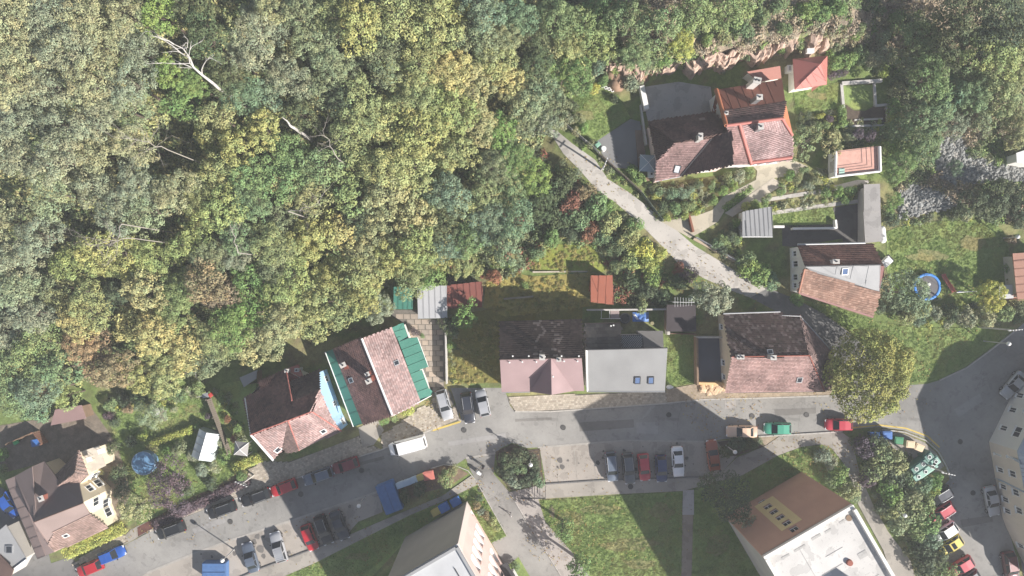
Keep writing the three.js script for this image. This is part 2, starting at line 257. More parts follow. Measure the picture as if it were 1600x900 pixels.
// little pavers, each laid on its own place (too small to tell apart: one field)
function pavers(poly, w, h, ang, cols, top, parent, gap = .015) {
  const P = poly.map(([a, b]) => { const g = G(a, b); return [g[0], g[2]]; }), X = P.map(p => p[0]), Z = P.map(p => p[1]), r = rng(poly[0][0] * 7 + poly.length), ca = Math.cos(ang), sa = Math.sin(ang), ms = [], cs = [];
  const cx = (Math.min(...X) + Math.max(...X)) / 2, cz = (Math.min(...Z) + Math.max(...Z)) / 2, R = Math.hypot(Math.max(...X) - cx, Math.max(...Z) - cz);
  let row = 0;
  for (let v = -R; v < R; v += h, row++) for (let u = -R + (row % 2) * w / 2; u < R; u += w) {
    const x = cx + u * ca - v * sa, z = cz + u * sa + v * ca; if (!inPoly(x, z, P)) continue;
    const m = new THREE.Matrix4().makeRotationY(-ang + (r() - .5) * .04); m.setPosition(x, T(x, z) + top + (r() - .5) * .012, z); ms.push(m);
    const c = cols[r() * cols.length | 0], k = .85 + r() * .3; cs.push(L(c[0] * k, c[1] * k, c[2] * k));
  }
  const im = new THREE.InstancedMesh(new THREE.BoxGeometry(w - gap, .06, h - gap), M('paver', [1, 1, 1], .9), ms.length);
  ms.forEach((m, i) => { im.setMatrixAt(i, m); im.setColorAt(i, cs[i]); }); im.name = numbered('paving_stones'); im.userData.kind = 'stuff'; im.receiveShadow = true;
  (parent || scene).add(im); return im;
}
const SANDST = [[.42, .37, .3], [.37, .32, .26], [.46, .41, .34]], GREYP = [[.32, .3, .27], [.27, .26, .24], [.36, .33, .3]];
function pavedWalk(poly, ang, cols, w = .3, h = .3) { const s = pavement('pavement', poly, M('joint sand', [.2, .185, .16], .95, { map: 'soil' }), .08); pavers(poly, w, h, ang, cols, .075, s); }
pavedWalk([[215, 840], [299, 795], [359, 768], [392, 752], [388, 734], [410, 721], [450, 722], [540, 690], [562, 680], [566, 700], [584, 696], [595, 703], [552, 716], [469, 745], [421, 759], [373, 777], [320, 796], [240, 828]], -.36, SANDST);
pavedWalk([[617, 666], [660, 634], [672, 636], [690, 655], [712, 632], [719, 656], [675, 671], [640, 684], [598, 701], [596, 680]], -.4, SANDST, .35, .35);
pavedWalk([[793, 620], [915, 616], [1040, 610], [1041, 630], [860, 642], [804, 642]], -.05, SANDST, .34, .28);
pavedWalk([[112, 884], [126, 872], [194, 835], [200, 846], [150, 874]], -.5, SANDST);
// the slabs of the courtyard by the green-roofed house: large enough to see one by one
{
  const poly = [[616, 484], [652, 484], [654, 499], [697, 499], [694, 606], [704, 612], [710, 630], [690, 654], [672, 634], [676, 618], [655, 572], [630, 505], [605, 490]];
  const s = pavement('patio', poly, M('joint sand', 0), .06), P = poly.map(([a, b]) => { const g = G(a, b); return [g[0], g[2]]; }), r = rng(4);
  const vs = [0, 1, 2, 3].map(i => M('patio slab ' + i, [.40 - .03 * i, .33 - .02 * i, .265 - .012 * i], .9, { map: 'grain' })), geo = [.92, 1.05].map(k => uvm(new RoundedBoxGeometry(k * 1.0, .06, .72, 1, .012)));
  let n = 0, row = 0;
  for (let z = -2; z < 30; z += .78, row++) for (let x = -20 + (row % 2) * .55; x < -8; x += 1.09) {
    const dx = x, dz = z; if (![[-.35, -.25], [.35, -.25], [.35, .25], [-.35, .25]].every(([a, b]) => inPoly(dx + a, dz + b, P))) continue;
    if (n >= 290) continue; n++;
    const b = mesh('slab', geo[r() * 2 | 0], vs[r() * 4 | 0], s); b.position.set(dx, T(dx, dz) + .058 + r() * .01, dz); b.rotation.y = (r() - .5) * .03;
  }
}
// painted lines and kerb stones
const mYellow = M('yellow paint', [.6, .45, .12], .8, { map: 'grain' }), mPaint = M('worn white paint', [.42, .40, .38], .85, { map: 'grain' });
function lineStrip(pts, w, dy) { const q = []; for (let i = 0; i < pts.length - 1; i++) { const a = G(...pts[i]), b = G(...pts[i + 1]), dx = b[0] - a[0], dz = b[2] - a[2], l = Math.hypot(dx, dz), nx = -dz / l * w / 2, nz = dx / l * w / 2; const v = (p, s) => V3(p[0] + nx * s, p[1] + dy, p[2] + nz * s); q.push([v(a, 1), v(b, 1), v(b, -1)], [v(a, 1), v(b, -1), v(a, -1)]); } return polyGeo(q); }
struct('road_marking', lineStrip([[676, 672.5], [719, 659], [717, 645]], .28, .03), mYellow);
struct('road_marking', lineStrip([[1300, 672], [1373, 664], [1415, 669], [1449, 681.5], [1468, 699]], .22, .03), mYellow);
struct('road_patch', drape([[994, 660], [1028, 659], [1028, 678], [995, 677]], .03), M('grey repair', [.33, .32, .31], .9, { map: 'asphalt' }));
struct('road_patch', drape([[1132, 626], [1150, 625], [1150, 638], [1132, 639]], .03), M('pale repair', [.36, .34, .32], .9, { map: 'asphalt' }));
struct('road_patch', drape([[1035, 628], [1052, 622], [1058, 631], [1036, 633]], .034), M('pale repair', 0));
struct('road_patch', drape([[1023, 626], [1029, 629], [1008, 652], [1002, 655]], .03), M('grey repair', 0));
struct('gutter', lineStrip([[230, 895], [300, 866], [360, 844], [459, 812], [592, 768]], .3, .03), M('gutter stone', [.36, .34, .31], .9, { map: 'grain' }));
struct('gutter', lineStrip([[728, 716], [774, 708]], .3, .034), M('gutter stone', 0));
struct('gutter', lineStrip([[840, 699], [980, 688], [1100, 690]], .25, .03), M('gutter stone', 0));
function kerb(label, pts, h = .13, w = .18, m = mKerb, len = 1.0) {   // single kerb stones along a line
  const k = new THREE.Group(); k.name = numbered('kerb'); k.userData.kind = 'structure'; scene.add(k);
  const geo = uvm(new RoundedBoxGeometry(len - .02, h + .06, w, 1, .015)); let n = 0;
  for (let i = 0; i < pts.length - 1; i++) { const a = G(...pts[i]), b = G(...pts[i + 1]), dx = b[0] - a[0], dz = b[2] - a[2], l = Math.hypot(dx, dz), c = Math.max(1, Math.round(l / len));
    for (let j = 0; j < c; j++) { const t = (j + .5) / c, o = mesh('kerb_stone', geo, m, k); o.position.set(a[0] + dx * t, lerp(a[1], b[1], t) + h / 2 - .03 + .004 * (n++ % 2), a[2] + dz * t); o.rotation.y = -Math.atan2(dz, dx); o.scale.x = l / c / len; } }
  return k;
}
kerb('', [[375, 902], [408, 888], [480, 861], [540, 838]], .16, .2, M('dark kerb', [.17, .165, .16], .9, { map: 'grain' }));
kerb('', [[853, 756], [944, 750], [1122, 744]], .16, .2, M('dark kerb', 0));
kerb('', [[1184, 682], [1220, 680], [1278, 676.5], [1316, 674]], .16, .2);
kerb('', [[1378, 671], [1413, 675], [1446, 688], [1466, 706], [1478, 728], [1486, 748]], .14, .2);
kerb('', [[673, 732], [693, 726], [711, 727], [731, 735], [744, 751], [792, 837]], .12, .12);
kerb('', [[804, 643], [860, 643], [1031, 631], [1098, 624], [1180, 622], [1296, 618]], .12, .18);
kerb('', [[320, 796], [373, 777], [421, 759], [469, 745], [552, 716], [595, 703], [640, 684], [675, 671]], .12, .18);
kerb('', [[1468, 594], [1509, 575], [1550, 545], [1587, 516]], .14, .2);
kerb('', [[796, 769], [823, 814], [877, 900]], .12, .14);

// wear on the road: repairs, covers, stains
{
  const r = rng(77), inn = (x, y, k) => inPoly(x, y, PG[k]);
  const blob = (px, py, rad, k) => { const q = []; const n = 14, ph = r() * 9; for (let i = 0; i < n; i++) { const a = i / n * 6.283, d = rad * (.6 + .7 * vnoise(Math.cos(a) * 1.4 + ph, Math.sin(a) * 1.4 + ph)); q.push([px + Math.cos(a) * d * (k || 1), py + Math.sin(a) * d]); } return q; };
  const oil = M('oil stain', [.15, .14, .13], .8, { map: 'asphalt' }); let n = 0;
  for (let i = 0; i < 400 && n < 46; i++) { const px = 300 + r() * 840, py = 690 + r() * 190, k = inn(px, py, 'lotR') ? 'lotR' : inn(px, py, 'bays') ? 'bays' : null; if (!k) continue; const rad = 1 + r() * r() * 5; if (![[-rad, 0], [rad, 0], [0, rad], [0, -rad]].every(([a, b]) => inn(px + a * 1.5, py + b * 1.5, k))) continue; struct('oil_stain', drape(blob(px, py, rad), .034 + n * .0006), oil); n++; }
  const pt = ['dark repair', 'grey repair'].map((k, i) => M(k, i ? 0 : [.215, .205, .19], .9, { map: 'asphalt' }));
  [[[905, 660], [990, 655], [991, 668], [906, 674]], [[700, 690], [790, 676], [791, 683], [701, 697]], [[540, 728], [600, 712], [601, 717], [541, 733]], [[300, 826], [350, 808], [353, 816], [303, 834]], [[1210, 640], [1275, 637], [1275, 646], [1211, 650]], [[1490, 640], [1530, 615], [1536, 626], [1498, 652]], [[1500, 812], [1550, 805], [1552, 815], [1503, 824]], [[620, 708], [650, 699], [652, 706], [623, 715]], [[805, 655], [862, 652], [862, 656], [805, 659]]].forEach((q, i) => struct('road_patch', drape(q, .026 + i * .0007), pt[i % 2]));
  const iron = M('cast iron', [.09, .088, .085], .7, { metalness: .3 }); for (const [px, py] of [[725, 672], [880, 668], [1045, 648], [470, 772], [360, 815], [1175, 650], [1500, 690], [1260, 648], [565, 735], [750, 765], [985, 760], [1520, 770]]) { const p = G(px, py), c = struct('manhole_cover', merge([cyl(.34, .34, .03, 0, 0, 0, 20), new THREE.TorusGeometry(.36, .03, 5, 22).rotateX(Math.PI / 2).translate(0, .025, 0)]), iron); c.position.set(p[0], p[1] + .03 + (inPoly(px, py, PG.lotR) || py > 755 && py < 765 ? .09 : 0), p[2]); }
  for (const [a, b] of [[[700, 624], [706, 652]], [[741, 612], [746, 648]], [[868, 702], [872, 752]], [[897, 701], [902, 750]], [[926, 700], [931, 748]], [[970, 700], [973, 746]], [[998, 700], [1000, 744]], [[1022, 699], [1024, 744]], [[1048, 698], [1049, 743]], [[1076, 697], [1077, 742]]]) struct('road_marking', lineStrip([a, b], .09, .036), M('faded bay line', [.42, .39, .345], .9, { map: 'asphalt' }));
}

{ // thin, worn and dry places in the lawns
  const dry = M('worn grass', [.30, .305, .14], .95, { map: 'grass', bump: 'grass', bs: .06 }), bare = M('trodden earth', [.26, .215, .15], .95, { map: 'soil', bump: 'soil', bs: .03 }); let n = 0;
  const blob = (px, py, rx, ry, s) => { const q = []; for (let i = 0; i < 22; i++) { const a = i / 22 * 6.283, d = .55 + .75 * vnoise(Math.cos(a) * 2 + s * 5, Math.sin(a) * 2 + s * 3); q.push([px + Math.cos(a) * d * rx, py + Math.sin(a) * d * ry]); } return q; };
  for (const [px, py, rx, ry, m] of [[890, 812, 26, 12, 0], [985, 850, 40, 12, 0], [940, 795, 30, 8, 0], [1035, 800, 18, 14, 0], [1000, 880, 26, 8, 0], [1120, 850, 18, 20, 0], [1240, 712, 10, 5, 0], [560, 870, 22, 6, 0], [1450, 400, 30, 12, 0], [1520, 380, 24, 14, 0], [1400, 540, 26, 10, 0], [1480, 540, 22, 12, 0], [1420, 570, 12, 5, 1], [1448, 580, 7, 6, 1], [1470, 573, 5, 4, 1], [862, 800, 6, 10, 1], [1078, 768, 6, 3, 1], [240, 700, 12, 8, 0], [300, 640, 14, 8, 0], [915, 180, 16, 8, 0], [1275, 150, 16, 6, 0]]) struct(m ? 'bare_patch' : 'worn_patch', drape(blob(px, py, rx, ry, n), (T(...W(px, py)) > .01 ? .085 : .045) + n * .0006), m ? bare : dry), n++;
}

// ---------------------------------------------------------------- houses
const up = V3(0, 1, 0);
function yOn(tris, x, z) { for (const [a, b, c] of tris) { const d = (b.z - c.z) * (a.x - c.x) + (c.x - b.x) * (a.z - c.z), u = ((b.z - c.z) * (x - c.x) + (c.x - b.x) * (z - c.z)) / d, v = ((c.z - a.z) * (x - c.x) + (a.x - c.x) * (z - c.z)) / d; if (u > -.02 && v > -.02 && u + v < 1.02) return [u * a.y + v * b.y + (1 - u - v) * c.y, b.clone().sub(a).cross(c.clone().sub(a)).normalize()]; } return null; }
const TILE = {
  shingle: (() => { const g = new THREE.BoxGeometry(1, .035, 1.12); g.rotateX(.07); return g; })(),
  diamond: (() => { const g = new THREE.BoxGeometry(.95, .03, .95); g.rotateY(Math.PI / 4); g.rotateX(.06); return g; })(),
};
// every roof tile is a solid of its own, laid in overlapping courses
function layTiles(parent, tris, o, seed) {
  const r = rng(seed), w = o.w, h = o.h, ms = [], cs = [];
  let n = V3(); for (const [a, b, c] of tris) n.add(b.clone().sub(a).cross(c.clone().sub(a))); n.normalize();
  const dn = V3(n.x, 0, n.z); if (dn.length() < .02) dn.set(0, 0, 1); dn.normalize(); const ac = V3(dn.z, 0, -dn.x), cosS = Math.max(.5, n.y);
  let a0 = 1e9, a1 = -1e9, d0 = 1e9, d1 = -1e9; for (const t of tris) for (const v of t) { const a = v.dot(ac), d = v.x * dn.x + v.z * dn.z; a0 = Math.min(a0, a); a1 = Math.max(a1, a); d0 = Math.min(d0, d); d1 = Math.max(d1, d); }
  const dir = dn.clone().addScaledVector(n, -dn.dot(n)).normalize(), basis = new THREE.Matrix4().makeBasis(ac, n, dir), st = h * cosS * (o.diamond ? .5 : 1); let row = 0;
  for (let d = d0 + st * .4; d < d1; d += st, row++) for (let a = a0 + (row % 2) * w / 2; a < a1; a += w) {
    const x = ac.x * a + dn.x * d, z = ac.z * a + dn.z * d, y = yOn(tris, x, z); if (!y) continue;
    if (o.gap && r() < o.gap) continue;
    const m = basis.clone().multiply(new THREE.Matrix4().makeRotationY((r() - .5) * .05)).multiply(new THREE.Matrix4().makeScale(w * .97, 1, h)); m.setPosition(x + n.x * .035, y[0] + n.y * (.035 + r() * .012), z + n.z * .035); ms.push(m);
    let c = o.cols[Math.min(o.cols.length - 1, o.cols.length * Math.pow(r(), o.pow || 1) | 0)]; if (o.bands) { const u = (x + parent.parent.position.x) / (H - 7) * H * S + CX; for (const [b0, b1] of o.bands) if (u > b0 && u < b1 && r() < .3) c = o.pale; } const k = .78 + r() * .4 + (fbm(x * .6 + seed, z * .6, 3) - .5) * .9; cs.push(L(c[0] * k, c[1] * k, c[2] * k));
  }
  if (!ms.length) return;
  const im = new THREE.InstancedMesh(o.diamond ? TILE.diamond : TILE.shingle, M('roof tile', [1, 1, 1], .85), ms.length);
  ms.forEach((m, i) => { im.setMatrixAt(i, m); im.setColorAt(i, cs[i]); }); im.name = 'roof_tiles'; im.userData.kind = 'stuff'; im.castShadow = im.receiveShadow = true; parent.add(im);
}
const shift = (g, o) => g.translate(-o.x, -o.y, -o.z);
function house(name, label, cat, d, group) {
  const g0 = d.g ?? 0, pt = ([a, b, h], dy = 0) => { const w = W(a, b, g0 + h); return V3(w[0], g0 + h + dy, w[1]); };
  const wp = d.walls.map(p => pt(p)), c = wp.reduce((s, v) => s.add(v), V3()).multiplyScalar(1 / wp.length); c.y = g0;
  const o = thing(name, label, cat, [c.x, g0, c.z], 0, group), loc = v => v.clone().sub(c);
  const ins = d.inset ?? .3, wv = wp.map(p => { const v = V3(c.x - p.x, 0, c.z - p.z).normalize(); return loc(p).addScaledVector(v, ins); });
  { const t = [], n = wv.length; let ar = 0; for (let i = 0; i < n; i++) { const a = wv[i], b = wv[(i + 1) % n]; ar += a.x * b.z - b.x * a.z; }
    const byM = new Map();
    for (let i = 0; i < n; i++) { let a = wv[i], b = wv[(i + 1) % n]; const A = V3(a.x, -2, a.z), B = V3(b.x, -2, b.z), a2 = V3(a.x, a.y - .16, a.z), b2 = V3(b.x, b.y - .16, b.z); const q = ar > 0 ? [[A, a2, b2], [A, b2, B]] : [[A, b2, a2], [A, B, b2]]; const m = (d.wallMats && d.wallMats[i]) || d.wall; if (!byM.has(m)) byM.set(m, []); byM.get(m).push(...q); }
    for (const [m, q] of byM) mesh('wall', polyGeo(q), m, o); }
  const all = [];
  (d.roofs || []).forEach((r, i) => {
    const ps = r.pts.map(p => loc(pt(p))), tr = triangulate(ps); all.push(...tr);
    const me = mesh(r.name || 'roof', slab(ps, r.th ?? .14), r.mat, o);
    if (r.tile) layTiles(me, tr, r.tile, 11 + i * 7 + Math.round(c.x * 3));
    if (r.panels) panelSeams(me, tr, r.panels, r.panelMat || r.mat, r.label);
  });
  o.userData.tris = undefined;
  const find = (px, py) => { let y = g0 + 5, p, q = null; for (let k = 0; k < 8; k++) { p = W(px, py, y); q = yOn(all, p[0] - c.x, p[1] - c.z); if (!q) break; y = q[0] + c.y; } return q ? [V3(p[0] - c.x, q[0], p[1] - c.z), q[1]] : [V3(p[0] - c.x, 4, p[1] - c.z), up.clone()]; };
  for (const k of d.chimneys || []) {                     // [px, py, width, depth, height above roof, material, turn]
    const [p] = find(k[0], k[1]), h = k[4], m = k[5] || mBrick, ch = mesh('chimney', uvm(box(k[2], h + 1, k[3], 0, h / 2 - .5, 0)), m, o); ch.position.copy(p); ch.rotation.y = k[6] || 0;
    mesh('chimney_cap', uvm(merge([box(k[2] + .14, .1, k[3] + .14, 0, h + .05, 0)])), mCap, ch);
    const f = []; const nf = k[2] > .8 ? 2 : 1; for (let i = 0; i < nf; i++) f.push(cyl(.13, .11, .22, (i - (nf - 1) / 2) * k[2] * .5, h + .1, 0, 10)); mesh('flue', merge(f), mDarkMetal, ch);
  }
  const orient = (me, p, n) => { const dn = V3(n.x, 0, n.z); if (dn.length() < .05) dn.set(0, 0, 1); dn.normalize(); const ac = V3(dn.z, 0, -dn.x), dir = V3().crossVectors(ac, n); me.quaternion.setFromRotationMatrix(new THREE.Matrix4().makeBasis(ac, n, dir)); me.position.copy(p); };
  for (const k of d.skylights || []) {                    // [px, py, w, h, glass]
    const [p, n] = find(k[0], k[1]), w = k[2], h = k[3], f = merge([box(w, .16, .1, 0, .08, h / 2 - .05), box(w, .16, .1, 0, .08, -h / 2 + .05), box(.1, .16, h - .2, w / 2 - .05, .08, 0), box(.1, .16, h - .2, -w / 2 + .05, .08, 0)]);
    const s = mesh('skylight', uvm(f), k[5] || mSteel, o); orient(s, p, n); mesh('pane', box(w - .2, .05, h - .2, 0, .1, 0), k[4] || mGlass, s);
  }
  for (const k of d.vents || []) { const [p] = find(k[0], k[1]); const s = mesh('vent_pipe', merge([cyl(.07, .07, .45, 0, -.1, 0, 8), cyl(.13, .1, .08, 0, .33, 0, 8)]), mFrame, o); s.position.copy(p); }
  for (const k of d.hatches || []) { const [p, n] = find(k[0], k[1]); const s = mesh('roof_hatch', uvm(box(k[2], .14, k[3], 0, .07, 0)), k[4] || mBrick, o); orient(s, p, n); }
  const wseg = (i, t, y) => { const a = wv[i], b = wv[(i + 1) % wv.length], p = a.clone().lerp(b, t); p.y = y; const dx = b.x - a.x, dz = b.z - a.z, nrm = V3(dz, 0, -dx).normalize(); if (nrm.x * (p.x) + nrm.z * (p.z) < 0) nrm.negate(); return [p, nrm]; };
  for (const k of d.windows || []) {                      // [wall segment, along, sill height, w, h]
    const [p, n] = wseg(k[0], k[1], k[2]), w = k[3], h = k[4]; const f = merge([box(w, .08, .12, 0, h - .04, 0), box(w, .08, .12, 0, .04, 0), box(.08, h - .16, .12, w / 2 - .04, h / 2, 0), box(.08, h - .16, .12, -w / 2 + .04, h / 2, 0), box(.06, h - .16, .1, 0, h / 2, 0)]);
    const s = mesh('window', uvm(f), k[5] || mFrame, o); s.position.copy(p); s.rotation.y = Math.atan2(n.x, n.z);
    mesh('pane', box(w - .16, h - .16, .05, 0, h / 2, .01), mGlass, s); mesh('sill', uvm(box(w + .16, .05, .28, 0, -.025, .1)), k[5] || mFrame, s);
  }
  for (const k of d.bars || []) { const a = loc(pt(k[0])), b = loc(pt(k[1])); mesh(k[4] || 'ridge_cap', rod(a, b, k[2], k[2], 7), k[3], o); }   // ridge caps, gutters
  for (const k of d.boxes || []) { const [p, n] = k.flat ? [loc(pt(k.at)), up] : find(k.at[0], k.at[1]); const s = mesh(k.name, uvm(box(...k.size, 0, k.size[1] / 2, 0, 0, .02)), k.mat, o); s.position.copy(p); s.rotation.y = k.turn || 0; }
  return { o, c, loc, pt, find, wv, tris: all };
}
// sheet roofing: each panel between two standing seams is a piece
function panelSeams(parent, tris, w, m) {
  let n = V3(); for (const [a, b, c] of tris) n.add(b.clone().sub(a).cross(c.clone().sub(a))); n.normalize();
  const dn = V3(n.x, 0, n.z); if (dn.length() < .03) dn.set(.3, 0, 1); dn.normalize(); const ac = V3(dn.z, 0, -dn.x);
  let a0 = 1e9, a1 = -1e9, d0 = 1e9, d1 = -1e9; for (const t of tris) for (const v of t) { const a = v.dot(ac), d = v.x * dn.x + v.z * dn.z; a0 = Math.min(a0, a); a1 = Math.max(a1, a); d0 = Math.min(d0, d); d1 = Math.max(d1, d); }
  const cnt = Math.max(1, Math.round((a1 - a0) / w)), pw_ = (a1 - a0) / cnt;
  for (let i = 0; i < cnt; i++) {
    const lo = a0 + i * pw_, hi = lo + pw_; let s0 = 1e9, s1 = -1e9;
    for (let d = d0; d <= d1; d += .05) { const q = [lo + .06, (lo + hi) / 2, hi - .06].every(a => yOn(tris, ac.x * a + dn.x * d, ac.z * a + dn.z * d)); if (q) { s0 = Math.min(s0, d); s1 = Math.max(s1, d); } }
    if (s1 - s0 < .3) continue;
    const P = (a, d, e) => { const x = ac.x * a + dn.x * d, z = ac.z * a + dn.z * d, y = yOn(tris, x, z); return V3(x, (y ? y[0] : 0) + e, z); };
    const g = slab([P(lo + .03, s0, .05), P(hi - .05, s0, .05), P(hi - .05, s1, .05), P(lo + .03, s1, .05)], .05);
    mesh('roof_panel', merge([g, rod(P(hi - .06, s0 + .02, .055), P(hi - .06, s1 - .02, .055), .035, .035, 5)]), m, parent);
  }
}
const RED = [[.29, .185, .165], [.25, .155, .14], [.33, .215, .195], [.24, .165, .15]], BRN = [[.165, .095, .075], [.135, .082, .068], [.19, .12, .10], [.12, .08, .07]], MOSS = [[.10, .065, .055], [.13, .09, .08], [.08, .06, .045], [.22, .17, .155]], PINK = [[.37, .255, .24], [.33, .225, .212], [.41, .29, .275], [.35, .26, .25]], TERRA = [[.33, .20, .15], [.30, .18, .135], [.37, .235, .18]], MAUVE = [[.24, .17, .155], [.21, .15, .14], [.27, .19, .17]];
const mRoofRed = M('red roof felt', [.24, .14, .12], .9, { map: 'roofing' }), mRoofBrown = M('brown roof felt', [.135, .085, .07], .9, { map: 'roofing' });
const mRoofMauve = M('mauve sheet roof', [.25, .19, .175], .7, { map: 'roofing' }), mRoofGreen = M('green sheet roof', [.055, .20, .15], .55, { map: 'roofing' }), mRoofGrey = M('grey sheet roof', [.30, .305, .31], .6, { map: 'roofing' });
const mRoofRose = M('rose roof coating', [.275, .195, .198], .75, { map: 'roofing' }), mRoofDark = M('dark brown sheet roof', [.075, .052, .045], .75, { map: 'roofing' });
const mYellowWall = M('pale yellow plaster', [.72, .63, .47], .9, { map: 'plaster' }), mBlueWall = M('light blue plaster', [.40, .60, .82], .9, { map: 'plaster' }), mGreyWall = M('grey plaster', [.42, .40, .37], .9, { map: 'plaster' }), mCreamWall = M('cream plaster', [.62, .53, .40], .9, { map: 'plaster' }), mPinkWall = M('pale pink plaster', [.78, .60, .54], .9, { map: 'plaster' });
const mRedSheet = M('red sheet roof', [.42, .15, .125], .6, { map: 'roofing' }), mRust = M('rusty red sheet', [.33, .085, .045], .7, { map: 'roofing' }), mOrangeSheet = M('orange sheet', [.45, .17, .09], .6, { map: 'roofing' });
const SH = (cols, w = .26, h = .24, o = {}) => ({ w, h, cols, ...o }), DI = (cols, w = .42, o = {}) => ({ w: w, h: w, cols, diamond: true, ...o });
const zg = (a, b) => G(a, b)[1];

// centre: house with the brown north slope, rose south slope and a front cross gable
house('gabled_house', 'house with dark brown rear roof slope, rose front slope and dark cross gable valley', 'house', {
  g: 0, wall: mWhite, inset: .35, walls: [[781, 504, 5], [781, 562, 8.8], [784, 613, 5], [828, 612, 5], [862, 615, 8.4], [897, 611, 5], [913, 611, 5], [909, 559, 8.8], [908, 500, 5]],
  roofs: [{ pts: [[781, 504, 5], [908, 500, 5], [909, 559, 8.8], [781, 562, 8.8]], mat: mRoofDark, tile: SH([[.10, .072, .062], [.085, .06, .052], [.12, .085, .075]], .36, .34, { bands: [[834, 852], [862, 880]], pale: [.30, .245, .215] }) },  // brown tiles, darkened further for the shade of this north slope
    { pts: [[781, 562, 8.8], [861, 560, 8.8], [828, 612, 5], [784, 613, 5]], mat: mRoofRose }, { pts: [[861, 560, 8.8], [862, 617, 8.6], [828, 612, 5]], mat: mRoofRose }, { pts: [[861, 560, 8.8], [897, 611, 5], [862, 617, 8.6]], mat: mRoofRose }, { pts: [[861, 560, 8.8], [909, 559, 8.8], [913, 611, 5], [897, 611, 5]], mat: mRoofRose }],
  chimneys: [[846, 556, .62, .62, 2.1, mCap], [872, 560, .5, .42, 1.5, mCap]],
  vents: [[801, 556], [826, 556], [851, 557], [877, 556], [904, 556], [796, 566], [816, 565], [838, 565], [881, 564], [902, 564], [864, 588]],
  bars: [[[781, 561.5, 8.85], [909, 559, 8.85], .09, mRoofDark], [[861, 560, 8.9], [862, 617, 8.7], .07, mRoofRose], [[784, 613.5, 4.95], [828, 612.5, 4.95], .07, mSteel, 'gutter']],
});
// grey metal-roofed house beside it, with its annexes
house('grey_roofed_house', 'house with plain light grey sheet roof and two small blue roof windows', 'house', {
  g: 0, wall: mGreyWall, inset: .25, walls: [[916, 547, 7], [1043, 544, 7], [1039, 611, 5], [917, 611, 5]],
  roofs: [{ pts: [[916, 547, 7.2], [1043, 544, 7.2], [1039, 611, 5.1], [917, 611, 5.1]], mat: M('light grey sheet', [.228, .23, .23], .6, { map: 'roofing' }) }],
  skylights: [[996, 594, .85, 1.1, mGlassSky, mDarkMetal], [1017, 594, .85, 1.1, mGlassSky, mDarkMetal]],
  bars: [[[916, 547, 7.3], [917.5, 611, 5.2], .14, mFrame, 'white_verge'], [[917, 612, 5], [1039, 612, 5], .08, mSteel, 'gutter'], [[916, 546.5, 7.3], [1043, 543.5, 7.3], .08, mDarkMetal]],
});
house('rear_annex', 'dark brown tiled annex behind the grey sheet-roofed house', 'annex', {
  wall: mGreyWall, inset: .2, walls: [[916, 506, 4.6], [968, 505, 4.6], [969, 546, 6.6], [916, 547, 6.6]],
  roofs: [{ pts: [[915, 505, 4.7], [969, 504, 4.7], [970, 546, 6.7], [915, 547, 6.7]], mat: mRoofDark, tile: SH([[.085, .078, .075], [.075, .07, .068], [.095, .085, .08]], .5, .5) }], vents: [[954, 509], [958, 508]],
});
{ // striped canopy: slats one by one
  const h = house('slatted_canopy', 'grey canopy roof of diagonal slats behind the grey house', 'canopy', { wall: mGreyWall, inset: .15, walls: [[960, 525, 4.6], [1004, 524, 4.6], [1006, 544, 5], [960, 544, 5]], roofs: [{ pts: [[960, 524, 4.8], [1004, 523, 4.8], [1006, 544, 5.2], [960, 544, 5.2]], mat: mDarkMetal }] });
  const m = M('canopy slat', [.34, .35, .35], .6);
  for (let i = -3; i < 14; i++) { const q = []; for (let t = 0; t <= 1.001; t += .05) { const px = 961 + i * 3.2 + t * 15, py = 543 - t * 18.5; if (px > 961.5 && px < 1003.5) q.push([px, py]); } if (q.length > 3) { const a = h.find(...q[0])[0], b = h.find(...q[q.length - 1])[0]; a.y += .05; b.y += .05; mesh('canopy_slat', rod(a, b, .07, .07, 4), m, h.o); } }
}
house('lean_to', 'small plain grey lean-to roof at the corner of the grey house', 'lean-to', { wall: mGreyWall, inset: .15, walls: [[998, 518, 3.2], [1035, 518, 3.2], [1036, 543, 3.9], [1007, 543, 3.9]], roofs: [{ pts: [[996, 517, 3.3], [1036, 517, 3.3], [1037, 543, 4], [1007, 543, 4]], mat: M('lean to sheet', [.19, .18, .17], .7, { map: 'roofing' }) }] });

